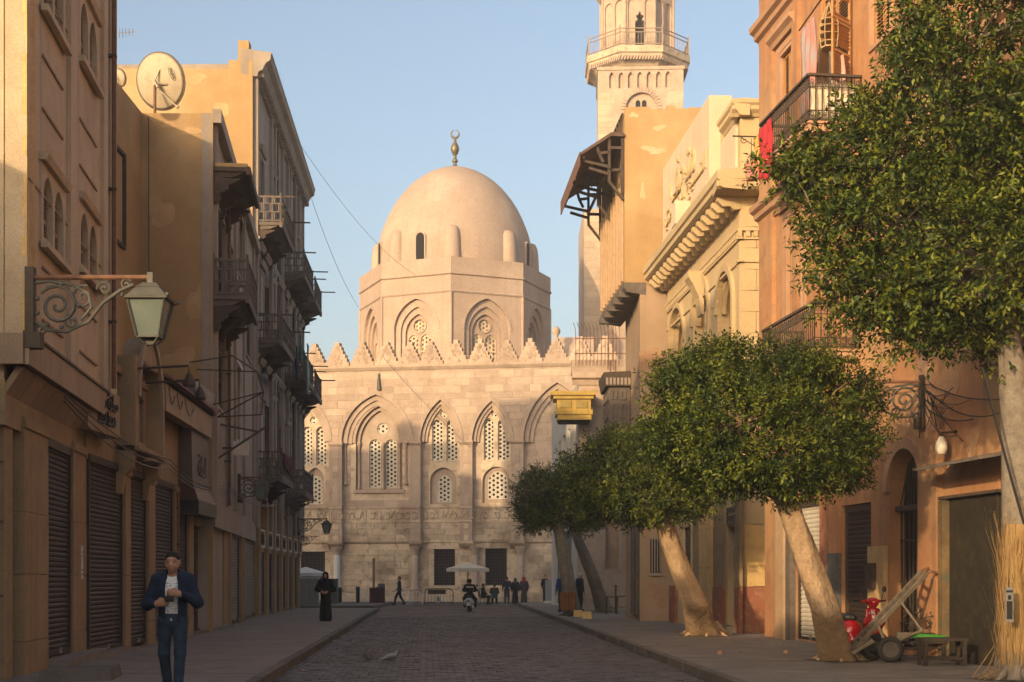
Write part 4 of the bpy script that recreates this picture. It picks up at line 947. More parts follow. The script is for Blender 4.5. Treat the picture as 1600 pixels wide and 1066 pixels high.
f = f3.mb(); f.box(u0,u0+.1,.3,.75,z0+.1,z0+.5); f.build('box', M_WHITE, q); f = f3.mb(); f.bar((u0-1.2,0,z0-.1),(u0+.06,1.2,z0+.9),.05); f.bar((u0-.6,0,z0+.9),(u0+.3,1.0,z0+.8),.05); f.bar((u0+.06,-.02,z0+.3),(u0+.06,.3,z0+.3),.05); f.build('strut', M_IRON, q)
# ---- grey brown apartment house
f4 = Fac((-9.67,53.4),(-10.63,72)); H4 = 21.0
apt = thing('apartment_house', 'grey brown apartment house with timber balconies and heavy cornice', 'house', f4(0,0,0))
back = [f4(0.02,-.33,0)[:2], f4(f4.L,-.33,0)[:2], (-17.1,72.0), (-22,53.6)]
core(M_GREYB, back, 0, H4-.1, apt)
fE = Fac((-26,53.35),(-9.72,53.35)); f = fE.mb(); L_ = fE.L; f.box(0,L_,-.3,0,13.5,H4-.3); f.build('end_wall', M_TAN, apt)
f = fE.mb(); f.box(L_-.9,L_-.0,-.8,.06,13,H4+.0); f.build('corner_pier', M_TAN, apt); f = fE.mb(); f.box(L_-.55,L_-.15,-.5,.02,H4,H4+.75); f.build('chimney_post', M_TAN, apt)
f = fE.mb(); f.box(L_-2.1,L_-.902,-.2,.08,13,H4-5.0); f.build('buttress', M_TAN, apt)
fl = [(15.0,H4-.9),(10.55,14.3),(5.4,9.9)]; bx = [(398,4.3),(440,4.4),(460,3.6)]
hl = []; hs_ = []
for z0,z1 in fl:
    for k,(x,l) in enumerate(bx):
        u = f4.u(x); ok = u+l/2
        hl.append(rect(ok-.55,ok+.55,z0+.02,z0+2.9)); hs_.append('d')
    for uu in (f4.u(425), f4.u(449.5)):
        hl.append(rect(uu-.5,uu+.5,z0+.9,z0+3.0) if z0 != 5.4 else arch(uu-.5,uu+.5,z0+.4,z0+2.6,z0+3.3,6)); hs_.append('w')
ue = f4.L-.9; hl.append(arch(ue-.5,ue+.4,6.2,9.0,9.6,6)); hs_.append('a')
f = f4.mb(); f.plate(rect(0,f4.L,3.4,H4), hl, 0, -.3); f.build('wall', M_GREYB, apt)
for h,k in zip(hl,hs_):
    us = [p[0] for p in h]; zs_ = [p[1] for p in h]; ar = len(h) > 4; win_rect(f4, min(us)+.01, max(us)-.01, min(zs_)+.01, max(zs_)-.01, apt, M_GREYB, M_OLDG, arched=ar, dark=(k=='a'))
    f = f4.mb(); f.prof([(0.0,max(zs_)+.25),(.10,max(zs_)+.25),(.18,max(zs_)+.42),(0,max(zs_)+.45)], min(us)-.25, max(us)+.25); f.build('window_hood', M_GREYB, apt)
for u in [0.05]+[f4.u(x)-.35 for x in (428,440,452,460,468)]+[f4.u(x)+.2 for x in (420,446,464)]+[f4.L-.38]:
    if 0 <= u < f4.L-.3: f = f4.mb(); f.box(u,u+.33,-.01,.13,3.5,H4-.4); f.build('pilaster', M_GREYB, apt)
f = f4.mb(); f.prof([(-.02,H4-.6),(.12,H4-.6),(.16,H4-.42),(.3,H4-.36),(.42,H4-.1),(.6,H4+.02),(.62,H4+.2),(.66,H4+.3),(-.5,H4+.45),(-.5,H4-.5)], -.1, f4.L+.2); cor = f.build('cornice', M_GREYB, apt)
u = .1
while u < f4.L: f = f4.mb(); f.box(u,u+.16,.1,.34,H4-.56,H4-.36); f.build('dentil', M_GREYB, cor); u += .42
for z0 in (9.9,14.3): f = f4.mb(); f.prof([(0,z0-.1),(.1,z0-.1),(.2,z0+.06),(.2,z0+.14),(0,z0+.14)], 0, f4.L); f.build('string_course', M_GREYB, apt)
balc = []
for j,(z0,z1) in enumerate(fl):
    for k,(x,l) in enumerate(bx):
        if j == 2 and k == 2: continue
        balc.append(wood_balcony(f4, f4.u(x)+.02, f4.u(x)+l, z0, 1.0, apt, m=M_OLDG, poles=2 if j < 2 else 0))
f = f4.mb(); f.box(.03,f4.L-.02,-.7,-.12,-.02,3.45); f.build('shop_back', M_GREYB, apt)
xs = [398,411,423,434,444,453,462,469]
for i in range(7):
    a, b = f4.u(xs[i],-.1), f4.u(xs[i+1],-.1); f = f4.mb(); f.box(a-.22,a+.22,-.2,.1,-.02,4.6); f.box(a-.28,a+.28,-.2,.14,2.62,2.8); f.build('pier', M_SHOP, apt)
    if i < 6: roll_shutter(f4, a+.3, b-.3, .2, 2.6, -.1, M_ROLLG if i % 2 == 0 else M_ROLL, apt, .1)
    f = f4.mb(); f.box(a+.225,b-.225,-.12,-.02,2.62,3.46); f.build('transom', M_SHOP, apt); f = f4.mb()
    r0 = rect(a+.35,b-.35,2.86,3.42); f.ring(grow(r0,.07)+[grow(r0,.07)[0]], r0+[r0[0]], -.03, .03); f.build('transom_frame', M_WHITE, apt)
    f = f4.mb(); f.box(a+.36,b-.36,-.019,-.01,2.87,3.41)
    for v in np.arange(a+.5,b-.5,.22): f.box(v,v+.03,-.012,.02,2.95,3.3)
    f.build('transom_grille', M_IRON, apt)
# cloth on balconies
def cloth(name, label, fa, u0, u1, z0, z1, o, m, cat='laundry', wav=.05, group=None):
    t = thing(name, label, cat, fa((u0+u1)/2,o,z0), group); f = fa.mb(); nu, nz = 14, 8; vs = []
    for j in range(nz+1):
        for i in range(nu+1):
            s_ = i/nu; t_ = j/nz; vs.append((u0+(u1-u0)*s_, o+wav*math.sin(s_*17+t_*2)*(1-t_*.6)+.02*math.sin(t_*9+s_*5), z0+(z1-z0)*t_+.05*(1-t_)*math.sin(s_*9)))
    f.add(vs, [(j*(nu+1)+i, j*(nu+1)+i+1, (j+1)*(nu+1)+i+1, (j+1)*(nu+1)+i) for j in range(nz) for i in range(nu)])
    o_ = f.build('cloth', m, t, True); md = o_.modifiers.new('thick','SOLIDIFY'); md.thickness = .012; return t
M_TEAL = mat('teal_cloth',(.03,.16,.15),(.02,.11,.10),scale=6,rough=.95,bump=.3); M_LTEAL = mat('pale_green_cloth',(.12,.30,.26),(.4,.45,.42),scale=14,rough=.95,bump=.3)
uF = f4.u(440)
cloth('hanging_cloth','teal cloth hanging from the middle timber balcony', f4, uF-.9, uF-.35, 11.0, 12.2, .9, M_TEAL)
cloth('hanging_cloth','dark garment hanging beside the teal cloth', f4, uF-1.7, uF-1.0, 10.2, 11.6, .8, M_NAVY)
cloth('hanging_cloth','pale green patterned cloth hanging lowest beside the balcony pole', f4, uF-.3, uF+.4, 9.7, 11.9, 1.15, M_LTEAL)
cloth('balcony_cloth','maroon cloth draped over the lowest balcony railing', f4, .4, 3.8, 5.75, 6.35, 1.07, mat('maroon_cloth',(.10,.02,.022),(.07,.014,.016),scale=6,rough=.95), wav=.02)
# unseen blocks to the west and south, added and shaped to cast the street's shadows
def shadow_caster(x0,x1,y0,y1,h,label,m):
    t = thing('unseen_shadow_caster', label, 'house', ((x0+x1)/2,(y0+y1)/2,0)); f = MB(); f.box(x0,x1,y0,y1,0,h); f.build('body', m, t)
    f = MB(); f.box(x0+.2,x1-.2,y0+.2,y0+.5,h,h+.25) if 0 else f.box(x0-.05,x1+.05,y0-.05,y0+.2,h-.3,h-.05); f.build('coping', m, t); return t
shadow_caster(-42,-25.7,70.2,71.5,18.5,'unseen thin shadow caster west of the apartment house, widest of the row',M_TANB)
shadow_caster(-25.65,-24.1,70.2,71.5,20.0,'unseen thin shadow caster west of the apartment house, tallest of the row',M_TANB)
shadow_caster(-24.05,-21.4,70.2,71.5,18.6,'unseen narrow shadow caster behind the apartment house',M_GREYB)
shadow_caster(-21.35,-19.8,70.2,71.5,16.2,'unseen lower shadow caster behind the apartment house',M_TAN)
shadow_caster(-19.75,-17.2,70.4,71.5,14.0,'unseen lowest shadow caster against the back of the apartment house',M_TAN)
shadow_caster(-20,-6.9,-14,12.5,6.6,'unseen low block outside the frame on the left, height set for its shadow',M_TANB)
shadow_caster(-20,-7.35,12.6,19.6,4.4,'unseen gap filler outside the frame beside the pink house, shaped for its shadow',M_SHOP)
shadow_caster(-17,-9.4,14.7,19.6,8.4,'unseen block outside the frame behind the gap filler, added for its shadow',M_TAN)
# ================================================================ right side
# ---- terracotta house
fa = Fac((6.31,35.5),(8.83,16)); HA = 19.0
ter = thing('terracotta_house', 'terracotta plastered house with iron balconies on the right', 'house', fa(0,0,0))
core(M_TERRA, [fa(0.02,-.34,0)[:2],(14,35.5),(16,16),fa(fa.L,-.34,0)[:2]], 0, HA-.1, ter)
def ar(x0,x1,y0,y1,o=0.): u0,u1 = fa.u(x0,o), fa.u(x1,o); xm = (x0+x1)/2; return rect(u0,u1,fa.z(xm,y1,o),fa.z(xm,y0,o))
def fu(x,o=0.): return fa.u(x,o)
ZF1, ZF2 = 6.2, 10.8
w_far_up = rect(fu(1221),fu(1239),12.0,14.1); door_up = rect(fu(1283),fu(1331),ZF2+.02,14.6); w_near_up = rect(fu(1362),fu(1393),12.2,15.4)
w_far_mid = rect(fu(1231),fu(1253),7.7,10.0); w_far_mid2 = rect(fu(1259),fu(1276),9.0,10.0); door_mid = rect(fu(1300),fu(1340),ZF1+.02,9.2); w_near_mid = rect(fu(1400),fu(1440),7.4,9.8)
Adoor = arch(fu(1390),fu(1441),.2,fa.z(1415,765),fa.z(1415,708),10)
holes = [w_far_up,door_up,w_near_up,w_far_mid,door_mid,w_near_mid,Adoor]
rs1 = rect(fu(1243),fu(1286),.16,3.35); rs2 = rect(fu(1316),fu(1361),.16,3.1); rs3 = rect(fu(1559),fu(1640),.16,3.2); brd = rect(fu(1484),fu(1556),.16,2.95)
holes += [rs1,rs2,rs3,brd]
f = fa.mb(); f.plate(rect(0,fa.L,-.02,HA), holes, 0, -.3); f.build('wall', M_TERRA, ter)
for i,h in enumerate((w_far_up,w_near_up,w_far_mid,w_near_mid)):
    (a,z0),(b,_),(_,z1),_ = h; win_rect(fa, a+.01, b-.01, z0+.01, z1-.01, ter, M_TERRL, M_LOUV if i < 2 else M_LOUVP)
for h,zt in ((w_far_up,14.75),(w_far_mid,10.35)):
    (a,z0),(b,_),(_,z1),_ = h; f = fa.mb(); f.prof([(0,z1+.32),(.1,z1+.32),(.14,z1+.42),(.24,z1+.5),(.24,z1+.6),(0,z1+.64)], a-.5, b+.4); f.build('window_hood', M_TERRL, ter)
    f = fa.mb(); q = rect(a-.35,b+.3,z0-.5,z1+.28); f.ring(q+[q[0]], grow(rect(a,b,z0,z1),.12)+[grow(rect(a,b,z0,z1),.12)[0]], -.01, .03); f.build('window_panel', M_TERRL, ter)
for x0,x1 in ((1192,1212),(1243,1252)): f = fa.mb(); f.box(fu(x0)+(.005 if x0 == 1192 else 0),fu(x1),-.01,.10,4.2,HA-.1); f.build('pilaster', M_TERRA, ter)
f = fa.mb(); f.box(fu(1440),fu(1462),-.01,.08,4.2,ZF2-.2); f.build('pilaster', M_TERRL, ter)
for z0 in (ZF2-.3, 15.0, ZF1-.5):
    f = fa.mb(); f.prof([(-.01,z0-.12),(.07,z0-.12),(.10,z0),(.2,z0+.05),(.22,z0+.16),(.32,z0+.22),(.34,z0+.34),(-.01,z0+.38)], -.25 if z0 > 10 else 0, fu(1248) if z0 != ZF2-.3 else fa.L)
    f.build('string_moulding', M_TERRL, ter)
def iron_balcony(D0, D1, zf, p, parent, hr=.98):
    u0 = (35.5-D1)/abs(fa.d.y); u1 = (35.5-D0)/abs(fa.d.y); f = fa.mb()
    f.box(u0,u1,.005,p,zf-.14,zf); f.box(u0-.05,u1+.05,p-.12,p+.06,zf-.2,zf-.141); f.box(u0-.04,u1+.04,.005,p+.04,zf+.001,zf+.05); bal = f.build('balcony', M_TERRL, parent)
    f = fa.mb()
    for u in (u0+.3,u1-.3,(u0+u1)/2): f.prof([(0.005,zf-.8),(.14,zf-.8),(.22,zf-.55),(.5,zf-.4),(p*.8,zf-.22),(p*.8,zf-.202),(.005,zf-.202)], u-.1, u+.1)
    f.build('bracket', M_TERRA, bal)
    f = fa.mb(); P = [(u0+.03,.02),(u0+.03,p-.03),(u1-.03,p-.03),(u1-.03,.02)]
    for (a0,b0),(a1,b1) in zip(P,P[1:]):
        for zz,t in ((zf+.1,.03),(zf+hr*.78,.02),(zf+.28,.02)): f.bar((a0,b0,zz),(a1,b1,zz),t)
        L_ = math.hypot(a1-a0,b1-b0); n = max(3,int(L_/.125))
        for i in range(n+1):
            t = i/n; x, y = a0+(a1-a0)*t, b0+(b1-b0)*t; f.bar((x,y,zf+.05),(x,y,zf+hr),.022)
            if i < n:                                           # scrolls between the uprights
                dx, dy = (a1-a0)/L_, (b1-b0)/L_; cx_, cy_ = x+dx*.06, y+dy*.06
                for zz in (zf+.19, zf+hr*.88):
                    f.tube([(cx_+dx*.045*math.cos(q)*(1-k/14), cy_+dy*.045*math.cos(q)*(1-k/14), zz+.075*math.sin(q)*(1-k/14)) for k,q in enumerate(np.linspace(-1.5,6.5,11))], .009, 4)
    f.build('railing', M_IRON, bal)
    f = fa.mb()
    for (a0,b0),(a1,b1) in zip(P,P[1:]): f.bar((a0,b0,zf+hr+.02),(a1,b1,zf+hr+.02),.09,.05)
    f.build('handrail', M_OLDW, bal); return u0, u1
bu0, bu1 = iron_balcony(29.0, 32.3, ZF2, 1.15, ter); cu0, cu1 = iron_balcony(29.1, 32.6, ZF1, 1.0, ter)
# balcony door, curtain, open shutters, cage
(a,z0),(b,_),(_,z1),_ = door_up
f = fa.mb(); f.box(a+.01,b-.01,-.28,-.25,z0,z1); f.build('door_recess', M_DARK, ter)
f = fa.mb(); f.box(a,a+.1,-.2,.05,z0,z1); f.box(b-.1,b,-.2,.05,z0,z1); f.box(a+.1,b-.1,-.2,.05,z1-.12,z1); f.box(a+.1,b-.1,-.15,.02,13.2,13.3); dr = f.build('door_frame', M_LOUV, ter)
f = fa.mb(); m_ = (a+b)/2; louvres(f, a+.12, m_-.02, 13.32, z1-.13, -.02, pitch=.07); louvres(f, m_+.02, b-.12, 13.32, z1-.13, -.02, pitch=.07); f.build('transom_louvre', M_LOUV, dr)
f = fa.mb(); f.box(a+.35,a+.62,-.12,-.05,z0,13.18); f.build('door_post', M_WHITE, dr)
f = fa.mb(); louvres(f, a+.66, b-.11, z0+.05, 13.18, -.04, pitch=.07); f.build('door_leaf', M_LOUV, dr)
def open_leaf(u, o0, w, z0, z1, m, name='open_shutter'):     # a louvred leaf swung out square to the wall
    fo = Fac(Vector(fa(u,o0,0)[:2])+0*fa.d, Vector(fa(u,o0+w,0)[:2]), -1); g_ = fo.mb(); louvres(g_, 0, w, z0, z1, .02, pitch=.07); return g_.build(name, m, ter)
fo = Fac(fa(fu(1333),.06,0)[:2], fa(fu(1333)+.45,.62,0)[:2], 1); g_ = fo.mb(); louvres(g_, 0, fo.L, 11.75, 13.0, .02, pitch=.075); louvres(g_, 0, fo.L, 13.02, 15.0, .02, pitch=.4); g_.build('open_shutter', M_LOUV, ter)
fo = Fac(fa(bu0+.75,.05,0)[:2], fa(bu0+.95,.5,0)[:2], 1); g_ = fo.mb(); louvres(g_, 0, fo.L, ZF2+.05, 13.0, .02, pitch=.075); g_.build('open_shutter', M_LOUV, ter)
M_STRIPE = mat('striped_curtain', (.38,.20,.17), (.36,.24,.22), scale=3, rough=.95, bump=.3)
nt = M_STRIPE.node_tree; wv = nt.nodes.new('ShaderNodeTexWave'); wv.inputs['Scale'].default_value = 2.6; wv.bands_direction = 'DIAGONAL'; wv.inputs['Distortion'].default_value = .6
mp = nt.nodes.new('ShaderNodeMapping'); mp.inputs['Scale'].default_value = (3,3,0); ge = nt.nodes.new('ShaderNodeNewGeometry'); nt.links.new(ge.outputs['Position'], mp.inputs[0]); nt.links.new(mp.outputs[0], wv.inputs['Vector'])
mxs = nt.nodes.new('ShaderNodeMix'); mxs.data_type = 'RGBA'; mxs.inputs[6].default_value = (.42,.18,.15,1); mxs.inputs[7].default_value = (.30,.26,.27,1); nt.links.new(wv.outputs[0], mxs.inputs[0]); nt.links.new(mxs.outputs[2], nt.nodes['Principled BSDF'].inputs['Base Color'])
cloth('curtain','striped pink curtain hanging on a rod beside the balcony door', fa, bu0+1.25, bu0+2.0, ZF2+.75, 13.55, .55, M_STRIPE, 'curtain', .07)
q = thing('curtain_rod', 'thin rod carrying the striped balcony curtain', 'curtain rod', fa(bu0+1.6,.55,13.6)); f = fa.mb(); f.tube([(bu0+1.0,.55,13.6),(bu1+.1,.6,13.72)],.018,6); f.build('rod', M_OLDW, q)
cloth('balcony_cloth','off white cloth hung inside the near side of the iron balcony', Fac(fa(bu1-.09,1.1,0)[:2], fa(bu1-.09,.05,0)[:2], 1), 0, 1.04, ZF2+.1, ZF2+.85, 0, M_CREAM, wav=.02)
cloth('red_carpet','red patterned cloth hanging over the far end of the iron balcony', fa, bu0+.25, bu0+1.05, ZF2-.35, ZF2+.85, 1.2, mat('red_cloth',(.48,.035,.03),(.34,.02,.05),scale=7,rough=.95,bump=.3), wav=.04)
cloth('yellow_cloth','small ochre cloth hanging at the far corner of the iron balcony', fa, bu0-.1, bu0+.2, ZF2+.0, ZF2+.75, 1.22, mat('ochre_cloth',(.55,.33,.09),(.48,.28,.08),scale=5,rough=.95), wav=.02)
cloth('pink_bundle','faded pink cloth hanging inside the balcony under the wicker cage', fa, bu1-.55, bu1-.15, ZF2+.1, 12.3, .35, mat('faded_pink_cloth',(.50,.27,.22),(.46,.33,.28),scale=8,rough=.95), wav=.06)
q = thing('wicker_cage', 'small wicker bird cage hanging above the balcony', 'bird cage', fa(bu1-.3,.6,12.5)); f = fa.mb(); c_ = (bu1-.3,.6,12.45)
f.lathe([(.17,0),(.17,.03),(.13,.02)],8,c_)
for i in range(8):
    a_ = 2*math.pi*i/8; f.tube([(c_[0]+.2*math.cos(a_)*s_, c_[1]+.2*math.sin(a_)*s_, c_[2]+h_) for s_,h_ in ((.85,0),(1,.25),(.98,.5),(.6,.72),(.02,.95))],.012,4)
for h_,s_ in ((.12,.19),(.28,.205),(.44,.2),(.58,.17)): f.lathe([(s_,h_-.012),(s_+.012,h_),(s_,h_+.012)],8,c_)
f.build('cage', mat('wicker',(.45,.32,.17),(.34,.23,.12),scale=9), q); f = fa.mb(); f.tube([(c_[0],.6,13.4),(c_[0],.6,13.7)],.01,4); f.build('hook', M_IRON, q)
q = thing('hanging_basket', 'pink woven basket hanging from a scrolled iron bracket', 'basket', fa(bu0-.25,1.5,10.2)); f = fa.mb(); cb = Vector(W(1174,268,32.2)); fb = MB()
fb.lathe([(.10,-.20),(.12,-.2),(.15,.12),(.17,.15),(.15,.17),(.13,.15),(.11,-.17)],14,cb); fb.build('basket', mat('pink_wicker',(.52,.22,.18),(.45,.17,.14),scale=20,bump=.6,bscale=60), q)
fb = MB(); [fb.tube([cb+Vector((.15*math.cos(t)*(1-k/5.),.15*math.sin(t)*(1-k/5.),.16+.28*k/5)) for k in range(6)],.008,4) for t in (0,1.6,3.1,4.7)]; fb.tube([cb+Vector((0,0,.42)),cb+Vector((0,0,.75))],.008,4); fb.build('cord', M_OLDW, q)
br = cb+Vector((0,0,.78)); fb = MB(); fb.tube([br+Vector((-.42,0,.02)),br+Vector((.35,0,0))],.018,6); fb.tube(spiral((br.x-.16,br.y,br.z-.08),.09,1.3,1.5),.009,4); fb.tube(spiral((br.x+.12,br.y,br.z-.14),.12,1.3,2.2,sgn=-1),.009,4); fb.tube([br+Vector((-.25,0,0)),br+Vector((.1,0,-.22)),br+Vector((.33,0,-.28))],.012,5); fb.build('bracket', M_IRON, q)
q = thing('flower_pot', 'small leafy pot plant at the corner of the iron balcony', 'pot plant', fa(bu0+.05,1.2,ZF2+.2)); fb = MB(); pc = Vector(fa(bu0+.05,1.25,ZF2+.15))
fb.lathe([(.06,-.1),(.09,.06),(.07,.06)],10,pc); fb.build('pot', M_TERRA, q); fb = MB()
for i in range(40):
    d = Vector((random.gauss(0,1),random.gauss(0,1),random.uniform(.1,1.2))).normalized()*random.uniform(.08,.24); s_ = d.cross(Vector((0,0,1))).normalized()*.03; p0 = pc+Vector((0,0,.06)); fb.add([p0+d*.5,p0+d*.8+s_,p0+d*1.1,p0+d*.8-s_],[(0,1,2,3)])
fb.build('leaves', mat('potplant_leaf',(.10,.20,.03),(.07,.13,.02),scale=8), q, kind='stuff')
# ground floor of the terracotta house
def inset(h, e=.01): (a,z0),(b,_),(_,z1),_ = h; return a+e, b-e, z0, z1
a,b,z0,z1 = inset(rs1); roll_shutter(fa, a+.06, b-.06, z0, z1-.13, -.12, M_ROLLW, ter, .10, 'pale rolling shutter behind the leaning trunk')
a,b,z0,z1 = inset(rs2); roll_shutter(fa, a+.06, b-.06, z0, z1-.13, -.12, M_ROLL, ter, .10)
a,b,z0,z1 = inset(rs3); roll_shutter(fa, a+.06, b-.06, z0, z1-.13, -.12, M_ROLL, ter, .10)
a,b,z0,z1 = inset(brd); f = fa.mb(); f.box(a-.1,b+.12,-.3,.03,z0-.06,z1-.002); f.build('boarded_recess', mat('sooty_board',(.018,.014,.010),(.035,.027,.016),scale=1.6,bump=.4,grime=.4,stain=(.06,.05,.018)), ter)
f = fa.mb(); f.box(a-.14,a+.04,-.02,.16,0.1,z1-.02); f.build('timber_post', mat('paint_scraped_timber',(.20,.13,.06),(.09,.06,.035),scale=2.2,bump=.5,bscale=20,grime=.5,stain=(.07,.11,.07)), ter)
f = fa.mb(); f.box(a-.2,b+.4,-.01,.14,z1+.0,z1+.05); f.build('ledge', M_OLDW, ter)
f = fa.mb(); f.prof([(0,3.55),(.75,3.42),(.75,3.47),(0,3.62)], fu(1490), fu(1600)); f.build('tin_awning', M_OLDG, ter)
for x0,x1,m_,z1 in ((1224,1236,M_LOUVP,3.6),(1236,1243,M_OLDG,3.2)): f = fa.mb(); f.box(fu(x0),fu(x1),.0,.2 if x0 == 1224 else .14,0.1,z1); f.build('timber_post', m_, ter)
f = fa.mb(); f.box(fu(1287),fu(1301),.0,.1,.1,3.6); f.build('pier', M_REDDADO, ter); f = fa.mb(); f.box(fu(1301),fu(1315),.0,.13,.1,2.1); f.build('pier', mat('slate_paint',(.12,.125,.115),(.09,.09,.085),scale=2,grime=.4,stain=(.3,.2,.12)), ter); f = fa.mb(); f.box(fu(1301.5),fu(1314.5),.0,.10,2.101,3.6); f.build('pier', M_TERRA, ter)
f = fa.mb(); f.box(fu(1362),fu(1387),.0,.09,.1,2.2); f.build('pier', mat('ochre_pier',(.58,.40,.20),(.50,.32,.15),scale=1.2,grime=.3), ter); f = fa.mb(); f.box(fu(1445),fu(1474),.0,.14,.1,4.2); f.build('pier', M_TERRA, ter)
f = fa.mb(); f.ring(grow(Adoor,.22)[1:], grow(Adoor,.01)[1:], -.02, .07); f.build('door_arch', M_TERRL, ter)
(a,z0),(b,_) = Adoor[0], Adoor[1]; zt = max(p[1] for p in Adoor); f = fa.mb(); f.box(a-.3,b+.3,-.335,-.301,0.1,zt+.2); f.build('passage_back', M_DARK, ter)
f = fa.mb()
for i in range(8): u = a+.08+(b-a-.16)*i/7; f.bar((u,-.2+random.uniform(-.03,.03),z0+.1),(u+random.uniform(-.04,.04),-.2,zt-1.15),.028)
for z in (z0+.5,z0+1.3,z0+2.1): f.bar((a+.05,-.2,z),(b-.05,-.2,z+random.uniform(-.03,.03)),.03)
f.build('iron_gate', M_IRON, ter); f = fa.mb(); f.box(a+.02,b-.02,-.22,-.1,zt-1.15,zt-1.05); f.build('door_transom', M_OLDW, ter)
f = fa.mb(); 
for i in range(9): u = a+.1+(b-a-.2)*i/8; f.bar((u,-.18,zt-1.05),((a+b)/2+(u-(a+b)/2)*.4,-.18,zt-.2),.02)
f.build('fanlight_bars', M_IRON, ter)
f = fa.mb(); f.box(fu(1366),fu(1376),.091,.2,fa.z(1371,920),fa.z(1371,880)); f.build('meter_box', M_OLDW, ter)
# ---- cream stone building with lettered parapet
fb_ = Fac((5.25,48),(6.02,37.5)); fB = fb_; LB = fB.L
cre = thing('cream_stone_building', 'cream stone building with lettered parapet and deep bracketed cornice', 'building', fB(LB/2,0,0))
core(M_SAND, [fB(0,-.36,0)[:2],(12,48.2),(12,37.9),(fB(LB-.02,-.36,0)[0],37.9)], 0, 12.0, cre)
def bu(x,o=0.): return fB.u(x,o)
A1 = arch(bu(1048),bu(1070),5.0,fB.z(1059,540),fB.z(1059,508),8); A2 = arch(bu(1083),bu(1108),5.0,fB.z(1095,500),fB.z(1095,455),10); A3 = arch(bu(1121),bu(1146),fB.z(1133,535),fB.z(1133,482),fB.z(1133,447),8)
gd = rect(bu(1137),bu(1152),.3,3.0); gw = rect(bu(1066),bu(1079),.9,3.2)
f = fB.mb(); f.plate(rect(0,LB,-.02,12.2), [A1,A2,A3,gd,gw], 0, -.34); f.build('wall', M_SAND, cre)
for A,e in ((A1,.16),(A2,.2),(A3,.2)):
    f = fB.mb(); f.ring(grow(A,e)[1:], grow(A,.01)[1:], -.01, .09); f.ring(grow(A,-.02)[1:], grow(A,-.14)[1:], -.22, -.1); f.build('arch_moulding', M_SAND, cre)
    f = fB.mb(); f.prism(grow(A,.03), -.4, -.345); f.build('arch_infill', M_SANDW if A is not A3 else M_SAND, cre)
f = fB.mb()
for k in range(5): f.box(A2[0][0]+.02,A2[1][0]-.02,-.345,-.31,5.6+k*.8,5.64+k*.8)
f.build('transom_bars', M_OLDW, cre)
fBe = Fac((6.02,37.5),(8.2,37.5)); courses_ = [3.0+i*.56 for i in range(16)]
core(M_SAND, [(6.0,37.56),(8.2,37.56),(8.2,37.9),(5.98,37.9)], 0, 12.2, cre, 'end_wall')
for i,z in enumerate(courses_):
    for a,b in ((0,.42 if i % 2 else .78),(.42 if i % 2 else .78, 1.4)):
        q = fBe.mb(); q.box(a+(.006 if a else 0),b-.006,-.08,random.uniform(0,.012),z+.006,z+.554); q.build('stone_block', M_SAND, cre)
q = fBe.mb(); q.box(0,2,-.1,.004,0,1.35); q.build('dado', M_REDDADO, cre)
for z in (1.36,1.9,2.44): q = fBe.mb(); q.box(0,1.5,-.08,.0,z+.006,z+.536); q.build('stone_block', M_YSTN, cre)
for fx,u0,u1 in ((fB,0,LB+.1),(fBe,-.1,2.1)):
    f = fx.mb(); zz = 10.72; f.box(u0,u1,-.05,.10,zz,zz+.06); f.box(u0,u1,-.05,.06,zz-.22,zz-.16); f.box(u0,u1,-.05,.05,9.9,9.96); st_ = f.build('string_course', M_SAND, cre)
    u = u0+.02
    while u < u1-.1: f = fx.mb(); f.box(u,u+.12,-.02,.085,zz-.158,zz-.003); f.build('dentil', M_SAND, st_); u += .21
q = fB.mb(); u = bu(1086,.2); q.box(u-.35,u+.35,0,.42,10.45,10.72) if 0 else q.prof([(-.01,9.4),(.08,9.4),(.14,9.9),(.32,10.3),(.46,10.5),(.46,10.68),(-.01,10.68)],u-.3,u+.3); q.build('bracket_capital', M_SAND, cre)
q = fB.mb(); q.box(bu(1112),bu(1122),-.005,.03,9.35,9.85); q.build('panel', M_SANDW, cre)
# cornice on brackets
for fx,u0,u1 in ((fB,-.35,LB+.75),(fBe,-.72,2.0)):
    f = fx.mb(); f.prof([(-.02,11.62),(.62,11.66),(.72,11.72),(.72,11.86),(.78,11.9),(.78,12.12),(-.02,12.2)], u0, u1); cn = f.build('cornice', M_SAND, cre)
    n = 17 if fx is fB else 2
    for i in range(n):
        u = (.02+(LB-.1)*i/(n-1)) if fx is fB else (.55+.95*i); f = fx.mb(); f.prof([(-.01,11.30),(.18,11.28),(.28,11.38),(.46,11.36),(.62,11.5),(.62,11.625),(-.01,11.615)], u-.11, u+.11); f.build('cornice_bracket', M_SAND, cn)
# parapet
OP = .30; pu0, pu1 = bu(1036,OP), bu(1108,OP)
f = fB.mb(); f.box(pu0,pu1,-.35,OP,12.2,15.15); par = f.build('lettered_parapet', M_SANDW, cre)
f = fB.mb(); f.box(pu0+.15,pu0+3.6,OP+.002,OP+.06,12.45,12.75); f.box(pu1-2.4,pu1-.1,OP+.002,OP+.06,12.45,12.75); f.box(pu0+3.9,pu1-2.7,OP+.002,OP+.45,12.21,12.9); f.build('parapet_moulding', M_SANDW, par)
lettering('letters', shape_ar('متحف'), fB, pu0+1.5, pu0+5.4, 13.55, 14.75, OP, .07, M_SAND, par)
lettering('letters', shape_ar('النسيج المصري'), fB, pu0+.5, pu1-.35, 12.9, 13.75, OP, .06, M_SAND, par)
f = fB.mb(); f.box(pu0-.5,pu0-.002,-.35,.1,12.2,12.9); f.build('parapet_return', M_SAND, cre)
